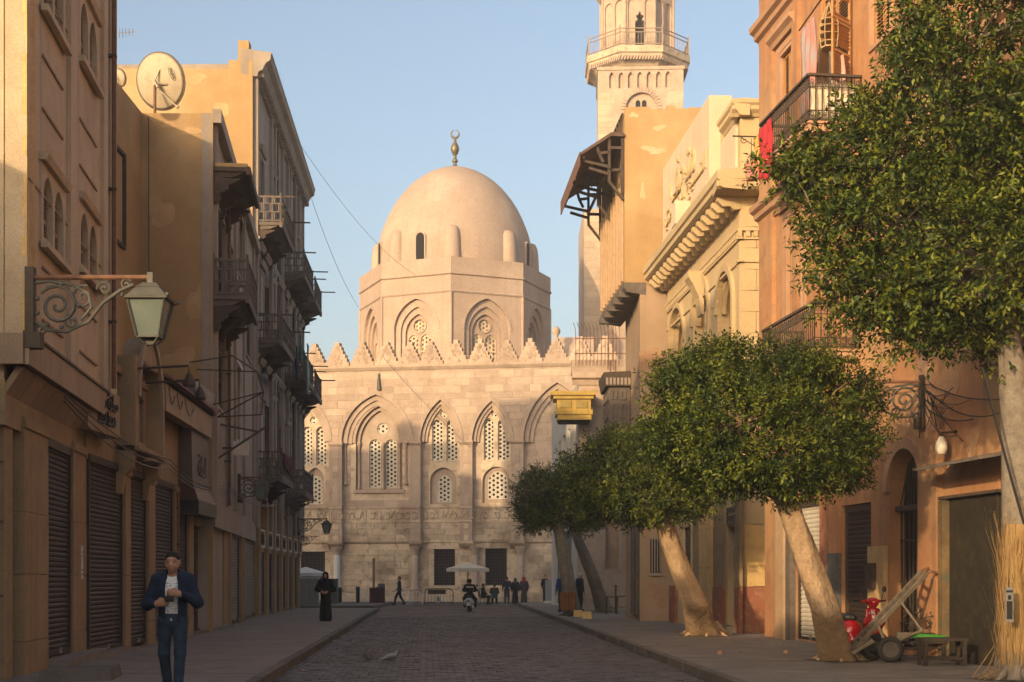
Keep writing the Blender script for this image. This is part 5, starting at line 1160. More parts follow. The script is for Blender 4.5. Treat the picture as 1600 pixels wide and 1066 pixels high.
f = fB.mb(); f.box(pu1+.002,LB,-.9,-.02,12.2,14.15); cb_ = f.build('corner_block', M_SAND, cre); f = fB.mb(); f.box(pu1+.3,LB-.35,-.015,.05,12.5,13.7); f.build('block_panel', M_SANDW, cb_)
f = fBe.mb(); f.box(0.0,2.1,-.5,.0,12.2,14.12); f.box(.55,2.1,.0,.05,12.6,13.4); f.build('block_front', M_SAND, cb_)
for fx,u0,u1 in ((fB,LB-1.7,LB+.24),(fBe,-.24,2.1)):
    f = fx.mb(); f.prof([(-.2,13.72),(.05,13.72),(.10,13.8),(.20,13.88),(.20,13.98),(.26,14.04),(.26,14.14),(-.2,14.17)], u0, u1); f.build('block_cornice', M_SAND, cb_)
# street level of the cream building
f = fB.mb(); (a,z0),(b,_),(_,z1),_ = gd; f.box(a,b,-.25,-.18,.3,z1); dd = f.build('door', mat('flaking_white_door',(.52,.47,.40),(.30,.22,.15),scale=3,bump=.4,grime=.6,stain=(.2,.13,.08)), cre)
f = fB.mb(); 
for k in range(2): f.box(a+.06+k*(b-a)/2,a+(b-a)/2-.04+k*(b-a)/2,-.18,-.15,.5,1.5); f.box(a+.06+k*(b-a)/2,a+(b-a)/2-.04+k*(b-a)/2,-.18,-.15,1.6,2.85)
f.build('door_panel', MT['flaking_white_door'], dd); f = fB.mb(); f.box(a-.2,b+.2,-.2,.35,.1,.29); f.build('door_step', M_KERB, cre)
f = fB.mb(); louvres(f, a, b, 3.02, 3.5, .04, pitch=.07); f.build('transom_louvre', M_OLDG, cre)
(a,z0),(b,_),(_,z1),_ = gw; f = fB.mb(); louvres(f, a+.01, b-.01, z0+.01, z1-.01, -.1, pitch=.07); f.build('shutter', M_OLDG, cre); f = fB.mb(); f.box(a-.1,b+.1,-.34,-.28,z0,z1); f.build('backing', M_DARK, cre)
for x0,x1 in ((1086,1096),(1098,1117),(1118,1134),(1153,1160)):
    for i in range(6): q = fB.mb(); q.box(bu(x0),bu(x1),-.01,.12 if x0 in (1098,) else .07,(1.36 if x0 != 1098 else .2)+i*.56,(1.36 if x0 != 1098 else .2)+i*.56+.55); q.build('pilaster_block', M_YSTN if x0 == 1098 else M_SHOP, cre)
for x0,x1 in ((1050,1059),(1118.5,1134),(1153,1160)): q = fB.mb(); q.box(bu(x0),bu(x1),-.01,.1,.1,1.34); q.build('dado', M_REDDADO, cre)
# ---- plain tan house with timber roof hood
XC = W(975,0,48.3).x; xl = W(1000,0,48.3).x
oat = thing('tall_plain_house', 'tall plain ochre house with overhanging upper storey and timber hood', 'house', (xl,48.3,0))
fr3 = Fac((XC-.40,54.3),(XC,48.3)); core(M_TAN, [fr3(0,-.02,0)[:2],(11,54.3),(11,48.3),fr3(fr3.L,-.02,0)[:2]][::-1], 11.55, 17.45, oat)
f = MB(); random.seed(3); xx = XC+.05
while xx < 8: w = random.uniform(.3,.7); f.box(xx,xx+w,48.32,48.7,17.44,17.5+random.uniform(.0,.16)); xx += w
f.build('broken_coping', M_TAN, oat)
core(M_TANB, [(xl-.02,54.2),(11,54.2),(11,48.31),(xl,48.31)][::-1], 0, 11.56, oat, 'lower_body')
fl3 = Fac((xl-.02,54.2),(xl,48.31))
f = fr3.mb(); f.prof([(-.75,11.2),(-.1,11.3),(.02,11.45),(.02,11.62),(-.75,11.62)], -.05, fr3.L+.05); f.build('overhang_beam', M_OLDG, oat)
for i in range(5): f = fr3.mb(); u = .4+1.25*i; f.box(u-.14,u+.14,-.7,.10,11.22,11.44); f.build('joist_end', M_OLDG, oat)
for i in range(9): f = fr3.mb(); u = .25+i*.68; f.box(u,u+.13,-.01,.07,11.7,15.1-.0); f.build('timber_strip', M_LOUVP, oat)
fe3 = Fac((XC,48.3),(11,48.3)); u0 = W(1017,0,48.3).x-XC; f = fe3.mb(); f.box(u0-.02,u0+.34,-.005,.02,1.75,2.9); bw = f.build('barred_window', M_DARK, oat); f = fe3.mb()
for i in range(4): f.box(u0+.02+i*.09,u0+.06+i*.09,.02,.05,1.75,2.9)
f.box(u0-.06,u0+.38,.02,.06,2.9,2.99); f.box(u0-.06,u0+.38,.02,.06,1.66,1.75); f.build('window_bars', M_GREYB, bw)
for i in range(2): f = fl3.mb(); louvres(f, 3.2+i*1.15, 4.25+i*1.15, .3, 3.4, .08, pitch=.08); f.build('shutter', M_OLDG, oat)
# timber hood
hood = thing('timber_hood', 'dark brown timber roof hood on lattice brackets under the minaret', 'roof hood', fr3(3,0,15)); 
zw, ze = 16.55, 15.85; pe = 1.52
f = fr3.mb(); f.prof([(0.002,zw),(.45,zw+.02),(pe,ze+.02),(pe,ze+.12),(.45,zw+.14),(0.002,zw+.12)], -.1, fr3.L+.1); f.build('roof', mat('hood_boards',(.12,.075,.055),(.08,.05,.04),scale=3,bump=.4), hood)
f = fr3.mb(); u = -.1
while u < fr3.L+.05:
    h = .5+random.uniform(-.05,.06); f.box(u,u+.21,pe+.003,pe+.03,ze+.1-h,ze+.1); u += .22
f.build('fringe_boards', mat('fringe_board',(.17,.09,.065),(.12,.06,.045),scale=5,bump=.4,bscale=30), hood)
for u in (fr3.L-.05, fr3.L*.5, .1):
    f = fr3.mb(); B = lambda p,q,w=.09: f.bar((u,p[0],p[1]),(u,q[0],q[1]),w)
    B((.05,zw),(.05,zw-1.9)); B((.5,zw),(.5,zw-1.55)); B((.05,zw-.35),(.5,zw-.35)); B((.05,zw-1.1),(.5,zw-1.1)); B((.5,zw-1.0),(1.45,ze-.1)); B((.5,zw-.5),(.85,zw-.55)); B((.85,zw-.55),(.7,zw-.85)); B((.85,zw-.55),(.95,zw-.2)); B((.5,zw-1.5),(.02,zw-2.1)); B((.5,zw-1.25),(1.2,ze-.35)); f.build('bracket', M_OLDW, hood)
f = fr3.mb(); f.bar((-.1,.5,zw-1.05),(fr3.L+.1,.5,zw-1.05),.08); f.bar((-.1,1.4,ze-.05),(fr3.L+.1,1.4,ze-.05),.08); f.build('purlin', M_OLDW, hood)
f = fr3.mb()
for i in range(12): f.box(i*.5,i*.5+.3,-.02,.3,zw+.13,zw+.15+.0) if 0 else f.bar((.2+i*.5,.05,zw+.1),(.2+i*.5,.05,zw+.85-.0*i),.06)
f.bar((0,.05,zw+.8),(fr3.L,.05,zw+.8),.06); f.build('roof_rail', M_OLDW, hood)
# mashrabiya
fm3 = Fac((xl-.10,54.0),(xl-.06,51.9)); pm = .75; mz0, mz1 = fm3.z(985,640,pm), fm3.z(985,552,pm)
mash = thing('window_bay', 'dark carved timber window bay under a fretted hood', 'window bay', fm3(1,0,mz0))
f = fm3.mb(); f.box(0,fm3.L,-.02,pm,mz0,mz1); f.prof([(0,mz0-.9),(.12,mz0-.9),(.3,mz0-.5),(pm,mz0-.1),(pm,mz0-.002),(0,mz0-.002)],.05,fm3.L-.05); f.build('box', M_OLDG, mash)
fme = Fac(fm3(fm3.L,pm,0)[:2], fm3(fm3.L,0,0)[:2], 1)
for fx,L_ in ((fm3,fm3.L),(fme,fme.L)):
    base = pm if fx is fm3 else 0; f = fx.mb()
    n = 3 if fx is fm3 else 2
    for i in range(n):
        for z0,z1 in ((mz0+.12,mz0+.5),(mz0+.62,mz0+1.15),(mz0+1.27,mz1-.12)):
            q = rect(.08+(L_-.1)*i/n,(L_-.1)*(i+1)/n-.02,z0,z1); f.ring(q+[q[0]], grow(q,-.07)+[grow(q,-.07)[0]], base+.002, base+.045)
    f.build('panel', M_OLDG, mash)
f = fm3.mb(); f.prof([(-.02,mz1),(pm+.12,mz1),(pm+.2,mz1+.42),(pm+.2,mz1+.5),(-.02,mz1+.55)],-.15,fm3.L+.15); f.build('hood', M_OLDW, mash)
f = fme.mb()
for i in range(7): f.prism(arch(-.1+i*.13,-.02+i*.13,mz1+.06,mz1+.18,mz1+.25,3),.152,.16) if 0 else f.box(-.12+i*.135,-.04+i*.135,.15,.165,mz1+.05,mz1+.3)
f.build('fretwork', M_GREYB, mash)
# ---- stone fountain house and gilded canopy farther on
sab = thing('stone_fountain_house', 'small pale stone building with moulded cornice behind the gilded canopy', 'building', (3.2,65.5,0))
X0, X1 = W(904,0,65.5).x, 6.5; fS4 = Fac((X0,65.5),(X1,65.5)); zt = fS4.z(930,590)
As = arch(fS4.u(946),fS4.u(966),2,fS4.z(955,665),fS4.z(955,640),8)
f = fS4.mb(); f.plate(rect(0,fS4.L,0,zt), [As], 0, -.4); f.box(0.01,fS4.L,-4,-.4,0,zt-.1); f.build('wall', M_LIMEB, sab)
f = fS4.mb(); f.prof([(-.02,zt-.35),(.06,zt-.35),(.14,zt-.12),(.3,zt-.05),(.3,zt+.22),(-.4,zt+.25)],-.3,fS4.L); f.build('cornice', M_LIME, sab); f = fS4.mb(); f.box(.2,fS4.L,.0,.05,zt-1.3,zt-1.2); f.box(.2,fS4.L,.0,.04,zt-.62,zt-.55); f.box(1.0,1.25,.0,.3,zt-.75,zt-.36); f.build('string_course', M_LIME, sab)
f = fS4.mb(); f.ring(grow(As,.2)[1:],grow(As,.01)[1:],-.02,.06); f.build('arch_moulding', M_LIME, sab); f = fS4.mb(); f.prism(grow(As,.03),-.5,-.41); f.build('opening', M_DARK, sab)
f = fS4.mb(); f.box(-.3,3.2,-1.2,-.5,zt+.25,zt+.9); f.build('upper_wall', M_LIME, sab)
fen = thing('roof_fence', 'rusty iron fence with curved spikes standing on the stone roof', 'fence', (3.2,65.8,zt+.2)); f = fS4.mb(); n = 13; z0 = zt+.6; hh = 1.95
for i in range(n):
    u = -.12+i*.17; f.tube([(u,-.3,z0),(u,-.3,z0+hh*.75),(u-.03,-.25,z0+hh*.9),(u-.12,-.15,z0+hh)],.016,5)
f.build('spike', M_RUST, fen)
for zz in (.55,1.25): f = fS4.mb(); f.bar((-.16,-.3,z0+zz),(n*.17,-.3,z0+zz),.04,.05); f.build('rail', M_RUST, fen)
f = fS4.mb(); f.bar((1.38,-.31,z0-.2),(1.38,-.31,z0+hh),.05); f.bar((1.62,-.31,z0-.2),(1.62,-.31,z0+hh),.05); f.build('post', M_RUST, fen)
gold = thing('gilded_canopy', 'gilded timber canopy with stepped mouldings over the street', 'canopy', (2.9,65,9)); gx0, gx1 = W(872,0,64).x, W(924,0,64).x; gD0, gD1 = 64.0, 65.45
z0, z1 = ZC+(HY-656)*64/F, ZC+(HY-612)*64/F
for i,(a,b,e) in enumerate(((0,.18,0),(.18,.36,.06),(.36,.74,-.02),(.74,.86,.10),(.86,1,.2))):
    f = MB(); f.box(gx0-e-.12*(a+.2),gx1+e,gD0-e,gD1,z0+(z1-z0)*a+.003,z0+(z1-z0)*b); f.build('moulding', M_GOLD, gold)
for i in range(2): f = MB(); x0 = gx0+.1+i*.72; f.box(x0,x0+.5,gD0-.03,gD0+.021,z0+(z1-z0)*.42,z0+(z1-z0)*.68); f.build('panel', mat('dull_gold',(.36,.26,.08),(.28,.2,.06),scale=4), gold)
for i in range(6): f = MB(); x0 = gx0-.05+i*.26; f.box(x0,x0+.1,gD0-.1,gD0-.061,z0+(z1-z0)*.2,z0+(z1-z0)*.35); f.build('dentil', M_GOLD, gold)
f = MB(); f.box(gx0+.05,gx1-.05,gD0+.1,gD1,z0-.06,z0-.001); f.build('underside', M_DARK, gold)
fp = Fac((2.23,80),(3.12,66)); pal = thing('pale_building', 'pale rendered building with narrow windows beside the mausoleum', 'building', fp(6,0,0))
hl = []
for x0,x1,y0,y1 in ((867,869.5,700,745),(873,876,690,742),(879,884,680,738),(888,891,670,725),(896,900,660,720),(866,874,845,945),(880,893,830,955)): xm = (x0+x1)/2; hl.append(rect(fp.u(x0),fp.u(x1),max(.2,min(fp.z(xm,y1),9.5)),min(10.2,fp.z(xm,y0))))
f = fp.mb(); f.plate(rect(0,fp.L,0,10.7), hl, 0, -.3); f.box(0.01,fp.L-.01,-6,-.3,0,10.65); f.build('wall', M_PALE, pal)
M_BLUED = flat('blue_door_paint',(.06,.10,.13),.6)
for i,h in enumerate(hl): (a,z0),(b,_),(_,z1),_ = h; f = fp.mb(); f.box(a,b,-.25,-.2,z0,z1); f.box(a+(b-a)*.45,a+(b-a)*.55,-.2,-.17,z0,z1); f.build('window' if i < 5 else 'door', M_BLUED, pal)
# the tapering roof seen behind the mausoleum parapet
q = thing('roof_pavilion', 'small sloping plastered roof with stone ball finial behind the merlons', 'roof', W(880,560,101)); f = MB(); p = [W(855,555,102),W(868,520,104),W(912,520,104),W(918,570,102)]
a_, b_ = W(848,575,101.5), W(930,575,101.5); zt_ = W(0,527,103).z; f.hexa([(a_.x,101.6,16),(b_.x,101.6,16),(b_.x,107,16),(a_.x,107,16),(a_.x+1.1,103,zt_),(b_.x,103,zt_),(b_.x,106,zt_),(a_.x+1.1,106,zt_)]); f.build('roof', M_DOME, q)
c_ = W(869,520,101.4); f = MB(); f.lathe([(.28,-1.2),(.2,-.6),(.12,-.3),(.3,0),(.3,.2),(.16,.4),(.02,.46)],10,c_); f.build('finial', M_LIME, q, True)
# ---------------------------------------------------------------- peeled and mended plaster
def patch(fx, u, z, ru, rz, m, parent, o=.0, n=16):
    ph = random.uniform(0,6.28); pts = []
    for k in range(n):
        a = 2*math.pi*k/n; r = 1+.28*math.sin(a*2+ph)+.2*math.sin(a*3-ph*2)+random.uniform(-.16,.16); pts.append((u+ru*r*math.cos(a), z+rz*r*math.sin(a)))
    f = fx.mb(); e = random.uniform(.004,.012); f.prism(pts, o-.02, o+e); return f.build('plaster_patch', m, parent)
M_PCH = [mat('bare_mortar',(.40,.24,.14),(.32,.185,.11),scale=4,bump=.6,grime=.3), mat('mended_plaster',(.46,.27,.145),(.40,.22,.12),scale=3,bump=.4,grime=.3), mat('sooty_plaster',(.29,.15,.085),(.21,.11,.065),scale=3,bump=.4,grime=.4)]
random.seed(5)
for i in range(20):
    x = random.uniform(1290,1500); y = random.uniform(560,990); u, z = fa.uz(x,y)
    if any(min(p[0] for p in h)-.5 < u < max(p[0] for p in h)+.5 and min(p[1] for p in h)-.4 < z < max(p[1] for p in h)+.5 for h in holes): continue
    patch(fa, u, z, random.uniform(.08,.32), random.uniform(.06,.4), random.choice(M_PCH), ter)
for x,y,a,b,k in ((1205,430,.12,.3,1),(1222,260,.1,.2,1),(1470,700,.3,.5,2),(1520,690,.25,.25,1),(1460,640,.2,.5,0),(1478,600,.5,.3,1)): u,z = fa.uz(x,y); patch(fa, u, z, a, b, M_PCH[k], ter)
fw = Fac((XC,48.3),(11,48.3))
for x,y,a,b in ((1022,235,.35,.14),(1004,300,.1,.25),(1030,200,.2,.1),(990,180,.12,.12),(1015,560,.4,.35),(1025,640,.3,.5),(1030,930,.3,.4),(1012,820,.2,.3)): u,z = fw.uz(x,y); patch(fw, u, z, a, b, mat('pale_mend',(.56,.40,.24),(.47,.32,.18),scale=3) if y < 400 else M_PCH[0], oat, .0 if y < 500 else .0-.01)
fT = Fac((-9.9,38.0),(-7.99,38.0))
for x,y,a,b in ((300,205,.35,.08),(265,195,.25,.07),(250,330,.3,.5),(310,470,.25,.6),(280,560,.4,.3)): u,z = fT.uz(x,y); patch(fT, u, z, a, b, mat('tan_mend',(.50,.33,.17),(.43,.27,.135),scale=2.5), tan)
for x,y,a,b in ((345,175,.5,.35),(300,125,.5,.2),(330,215,.4,.25)): u,z = fE.uz(x,y); patch(fE, u, z, a, b, MT['tan_mend'], apt)
# downpipes and wall cables on the left row
for fx,x,z0,z1,par,m_ in ((f1,166,5.1,15.0,pink,M_RUST),(f3,351,3.7,13.9,tan,M_OLDG),(f4,429,3.6,20.4,apt,M_OLDG),(f4,455,3.6,20.4,apt,M_OLDG),(f2,296,.2,3.7,shops,M_RUST)):
    u = fx.u(x); o_ = .14 if fx is not f2 else -.28; f = fx.mb(); f.tube([(u,o_,z1),(u+.02,o_,(z0+z1)/2),(u,o_,z0)],.045,8); f.build('downpipe', m_, par)
    for k in range(4): z = z0+(z1-z0)*(k+.5)/4; f = fx.mb(); f.box(u-.06,u+.06,o_-.14,o_+.05,z-.02,z+.02); f.build('pipe_clip', M_IRON, par)
cab = thing('cable_run', 'black cables sagging along the left shop fronts', 'cable', f2(0,0,4)); 
for k in range(3): f = MB(); f.tube(sag(f1(f1.L*.3,.1,4.45-.07*k),f2(4.5,.06,4.2-.1*k),.18+.06*k,12)+sag(f2(4.5,.06,4.2-.1*k),f3(3.0,.1,4.3-.08*k),.3,12)[1:]+sag(f3(3.0,.1,4.3-.08*k),f4(8,.2,4.9),.35,12)[1:],.012,4); f.build('strand', M_BLACK, cab)
# ================================================================ trees
def leaf_mat(name, c1, c2, c3):
    m = bpy.data.materials.new(name); m.use_nodes = True; nt = m.node_tree; N = nt.nodes; L = nt.links; p = N['Principled BSDF']
    g = N.new('ShaderNodeNewGeometry'); oi = N.new('ShaderNodeObjectInfo'); ad = N.new('ShaderNodeMath'); ad.operation = 'ADD'; fr = N.new('ShaderNodeMath'); fr.operation = 'FRACT'
    L.new(g.outputs['Random Per Island'], ad.inputs[0]); L.new(oi.outputs['Random'], ad.inputs[1]); L.new(ad.outputs[0], fr.inputs[0])
    nz = N.new('ShaderNodeTexNoise'); nz.inputs['Scale'].default_value = 1.7; nz.inputs['Detail'].default_value = 2; L.new(g.outputs['Position'], nz.inputs['Vector']); mr = N.new('ShaderNodeMapRange'); mr.inputs[1].default_value = .32; mr.inputs[2].default_value = .68; mr.inputs[3].default_value = -.35; mr.inputs[4].default_value = .38; L.new(nz.outputs[0], mr.inputs[0]); a2 = N.new('ShaderNodeMath'); a2.operation = 'ADD'; a2.use_clamp = True; L.new(fr.outputs[0], a2.inputs[0]); L.new(mr.outputs[0], a2.inputs[1])
    r = N.new('ShaderNodeValToRGB'); r.color_ramp.elements[0].color = (*c1,1); r.color_ramp.elements[1].color = (*c3,1); e = r.color_ramp.elements.new(.55); e.color = (*c2,1); r.color_ramp.elements[2].position = .96
    L.new(a2.outputs[0], r.inputs[0]); L.new(r.outputs[0], p.inputs['Base Color']); p.inputs['Roughness'].default_value = .5; p.inputs['Specular IOR Level'].default_value = .3
    t = N.new('ShaderNodeBsdfTranslucent'); L.new(r.outputs[0], t.inputs[0]); mx = N.new('ShaderNodeMixShader'); mx.inputs[0].default_value = .14
    L.new(p.outputs[0], mx.inputs[1]); L.new(t.outputs[0], mx.inputs[2]); L.new(mx.outputs[0], N['Material Output'].inputs[0]); return m
M_LEAF = leaf_mat('ficus_leaf', (.018,.034,.005), (.045,.072,.008), (.15,.165,.014))
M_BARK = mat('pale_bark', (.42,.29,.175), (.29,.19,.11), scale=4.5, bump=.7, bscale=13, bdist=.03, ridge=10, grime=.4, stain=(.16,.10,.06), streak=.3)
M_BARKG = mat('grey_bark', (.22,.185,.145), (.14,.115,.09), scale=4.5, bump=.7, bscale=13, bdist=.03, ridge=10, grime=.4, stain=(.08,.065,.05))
def leaves_np(blobs, n, L0, seed, inner=.25):
    g = np.random.default_rng(seed); B = np.array(blobs); w = B[:,3]*B[:,5]+B[:,3]*B[:,4]; w = w/w.sum()
    def surf(m):
        k = g.choice(len(B), size=m, p=w); d = g.normal(size=(m,3)); d /= np.linalg.norm(d,axis=1,keepdims=True); return k, d
    def depth(p):
        dep = np.full(len(p), 9.)
        for b in B: dep = np.minimum(dep, np.linalg.norm((p-b[:3])/b[3:6],axis=1))
        return dep
    # clumps of foliage standing on the crown's surface, with shaded hollows between them
    k, d = surf(9000); p = B[k,:3]+d*B[k,3:6]*(g.uniform(.80,1.10,len(k)))[:,None]; ok = depth(p) > .74; cen = p[ok]; nn = (d/B[k,3:6])[ok]
    nc = max(40, int(n/14)); cen = cen[:nc]; nn = nn[:nc]; nn /= np.linalg.norm(nn,axis=1,keepdims=True)
    rc = L0*3.0*g.uniform(.65,1.5,len(cen)); wk = rc**2; wk /= wk.sum(); m1 = int(n*.84); c = g.choice(len(cen), size=m1, p=wk)
    of = g.normal(size=(m1,3)); of /= np.linalg.norm(of,axis=1,keepdims=True)+1e-9; of *= (g.random(m1)**.45)[:,None]
    P1 = cen[c]+of*rc[c][:,None]*np.array([1.15,1.15,.7]); N1 = nn[c]*.55+of*.8; N1 /= np.linalg.norm(N1,axis=1,keepdims=True)
    k, d = surf(n-m1); P2 = B[k,:3]+d*B[k,3:6]*g.uniform(.5,.86,len(k))[:,None]; N2 = d
    P = np.concatenate([P1,P2]); Nn = np.concatenate([N1,N2]); leaves_np.clumps = cen
    K = 8
    ax = Nn*.75+np.array([0,0,.28])+g.normal(size=P.shape)*.42; ax /= np.linalg.norm(ax,axis=1,keepdims=True)
    h = np.cross(ax, g.normal(size=P.shape)); h /= np.linalg.norm(h,axis=1,keepdims=True); h2 = np.cross(ax,h)
    base = []; dr = []; 
    for j in range(K):
        t = (j+.4)/K; a = 2.4*j+g.random(len(P))*.9; rad = h*np.cos(a)[:,None]+h2*np.sin(a)[:,None]
        base.append(P+ax*(t*L0*2.6)[...,None] if np.ndim(t) else P+ax*(t*L0*2.6)); q = ax*(.35+.5*t)+rad*(1-.45*t)+g.normal(size=P.shape)*.18+np.array([0,0,-.12]); dr.append(q/np.linalg.norm(q,axis=1,keepdims=True))
    base = np.concatenate(base); dr = np.concatenate(dr); m = len(base)
    L = L0*g.uniform(.7,1.25,m)[:,None]; side = np.cross(dr, np.tile(Nn,(K,1))*.6+np.array([0,0,.8])+g.normal(size=(m,3))*.35); side /= np.linalg.norm(side,axis=1,keepdims=True)+1e-9
    up = np.cross(side, dr); wd = L*.23
    v0 = base; v1 = base+dr*L*.45+side*wd+up*L*.06; v2 = base+dr*L-up*L*.08; v3 = base+dr*L*.45-side*wd+up*L*.06
    return np.stack([v0,v1,v2,v3],1)
def leaf_object(V, parent, name, m):
    off = np.array(BASE[parent.name]); V = V-off; n = len(V); me = bpy.data.meshes.new(name)
    me.vertices.add(n*4); me.vertices.foreach_set('co', V.reshape(-1).astype(np.float32))
    tri = np.array([[0,1,2],[0,2,3]])[None]+np.arange(n)[:,None,None]*4; me.loops.add(n*6); me.loops.foreach_set('vertex_index', tri.reshape(-1).astype(np.int32))
    me.polygons.add(n*2); me.polygons.foreach_set('loop_start', np.arange(0,n*6,3,dtype=np.int32)); me.polygons.foreach_set('loop_total', np.full(n*2,3,dtype=np.int32))
    me.materials.append(m); me.update(calc_edges=True); me.validate()
    o = bpy.data.objects.new(name, me); C.objects.link(o); o.parent = parent; o['kind'] = 'stuff'; return o
leaf_me = bpy.data.meshes.new('leaf'); leaf_me.from_pydata([(0,0,0),(.45,.23,.06),(1,0,-.08),(.45,-.23,.06)],[],[(0,1,2),(0,2,3)]); leaf_me.materials.append(M_LEAF)
def trunk(parent, path, rad, m, seed, flare=True, n=26):
    pts = [Vector(p) for p in path]; f = []; q = random.Random(seed); fine = []
    for i in range(len(pts)-1):
        for k in range(8): fine.append((pts[i].lerp(pts[i+1],k/8), rad[i]+(rad[i+1]-rad[i])*k/8))
    fine.append((pts[-1],rad[-1])); mb = MB(); vs = []
    for i,(p,r) in enumerate(fine):
        for k in range(n):
            a = 2*math.pi*k/n; lob = 1+.07*math.sin(a*3+i*.16+seed)+.05*math.sin(a*5-i*.25)+.035*math.sin(a*9+i*.5+seed)*math.sin(i*.7)+q.uniform(-.03,.03)
            if i < 7 and flare: lob += (.34*((7-i)/7)**2)*(.5+.5*math.sin(a*4+seed))
            vs.append((p.x+r*lob*math.cos(a), p.y+r*lob*math.sin(a), p.z))
    m_ = len(fine); mb.add(vs, [(i*n+k,i*n+(k+1)%n,(i+1)*n+(k+1)%n,(i+1)*n+k) for i in range(m_-1) for k in range(n)]+[tuple(range((m_-1)*n,m_*n))]); return mb.build('trunk', m, parent, True)
def tree(label, D, path, rad, blobs, n, L0, seed, m, single=0, group=None):
    base = G(*path[0], z=PZ) if len(path[0]) == 2 else Vector(path[0]); t = thing('ficus_tree', label, 'tree', base, group)
    pts = [base-Vector((0,0,.1))]+[W(x,y,D) for x,y in path[1:]]
    trunk(t, pts, rad, m, seed)
    for k in range(7):
        a = 2*math.pi*(k+random.uniform(-.3,.3))/7; q = Vector((math.cos(a),math.sin(a),0)); r0 = rad[0]; f = MB(); f.tube([base+q*r0*.55+Vector((0,0,r0*.75)), base+q*r0*1.15+Vector((0,0,r0*.22)), base+q*r0*random.uniform(1.6,2.1)+Vector((0,0,-.01))], [r0*.30,r0*.20,.015], 8); f.build('root', m, t, True)
    top = pts[-1]; B = []
    for b in blobs:
        x,y,rx,ry = b[:4]; dd = b[4] if len(b) > 4 else 0; c = W(x,y,D+dd); k = D/F; B.append((c.x,c.y,c.z,rx*k,max(.5,(rx+ry)/2*k*.9),ry*k))
    f = MB()
    for i,b in enumerate(B):
        c = Vector(b[:3]); mid = top.lerp(c,.45)+Vector((0,0,.15)); f = MB(); f.tube([top-Vector((0,0,.25)),mid,c], [rad[-1]*.55,rad[-1]*.32,.025], 7); f.build('limb', m, t, True)
    V = leaves_np(B, n, L0, seed); tw = MB(); Bv = [Vector(b[:3]) for b in B]
    for c in leaves_np.clumps[:90]:
        c = Vector(c); b0 = min(Bv, key=lambda q: (q-c).length); tw.tube([b0, b0.lerp(c,.55)+Vector((0,0,.06)), c], [.022,.014,.006], 5)
    tw.build('twigs', m, t, kind='stuff')
    pit = MB(); pn = 18; rr = [random.uniform(.85,1.15) for _ in range(pn)]; R1 = rad[0]*2.0; pit.add([(base.x,base.y,base.z+.035)]+[(base.x+R1*rr[k]*math.cos(2*math.pi*k/pn), base.y+R1*rr[k]*math.sin(2*math.pi*k/pn), base.z+.008) for k in range(pn)], [(0,1+k,1+(k+1)%pn) for k in range(pn)]); pit.build('soil_pit', mat('tree_pit_soil',(.10,.075,.055),(.06,.045,.035),scale=6,bump=.8,bscale=30), t)
    if single:
        # the leaves that stand out nearest the street become parts of their own
        mid = V.mean(1); sc_ = -(mid[:,1])+.0*mid[:,2]; vis = (mid[:,0]/mid[:,1]*F+800 < 1600)&(HY-(mid[:,2]-ZC)/mid[:,1]*F > 0); idx = np.argsort(np.where(vis,mid[:,1],1e9))[:single]
        for i in idx:
            v = V[i]; x = Vector(v[2]-v[0]); l = x.length; y = Vector(v[1]-v[3]); x.normalize(); z = x.cross(y).normalized(); y = z.cross(x)
            o = bpy.data.objects.new('leaf', leaf_me); C.objects.link(o); o.parent = t
            mt = Matrix.Translation(Vector(v[0])-base) @ Matrix(((x.x,y.x,z.x),(x.y,y.y,z.y),(x.z,y.z,z.z))).to_4x4() @ Matrix.Scale(l,4); o.matrix_local = mt
        V = np.delete(V, idx, 0)
    leaf_object(V, t, 'crown', M_LEAF); return t
tree('clipped ficus with thick sunlit trunk leaning left, middle of the row', 34.6, [(1102,993),(1088,945),(1064,895),(1046,848),(1036,805)], [.40,.31,.275,.245,.22],
     [(960,738,64,46),(1030,722,74,50,.4),(1005,775,80,34,-.3),(924,760,32,34),(1080,758,46,42,.3),(985,705,50,24,.2),(1045,782,46,28,.6)], 6600, .092, 11, M_BARK)
tree('clipped ficus with broad round crown leaning over the red scooter', 23.7, [(1312,1032),(1292,960),(1262,880),(1240,815),(1225,765)], [.30,.25,.225,.20,.175],
     [(1110,640,84,84),(1200,605,98,58,.3),(1285,640,72,76),(1185,695,140,70,-.5),(1305,705,56,48),(1078,690,60,56,.2),(1250,728,80,40,-.3),(1135,570,48,28),(1068,610,44,42),(1338,665,26,46),(1252,575,38,26),(1160,660,84,54,-.9),(1120,735,60,30,.1)], 8800, .078, 12, M_BARK, 300)
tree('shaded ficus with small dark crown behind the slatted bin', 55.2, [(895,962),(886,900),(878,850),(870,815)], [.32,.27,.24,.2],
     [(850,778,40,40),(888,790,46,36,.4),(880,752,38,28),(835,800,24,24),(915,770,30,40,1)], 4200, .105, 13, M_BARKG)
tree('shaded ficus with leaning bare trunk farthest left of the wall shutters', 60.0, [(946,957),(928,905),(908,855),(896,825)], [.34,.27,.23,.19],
     [(915,790,35,35),(880,770,35,30),(940,770,40,38)], 3000, .105, 14, M_BARKG)
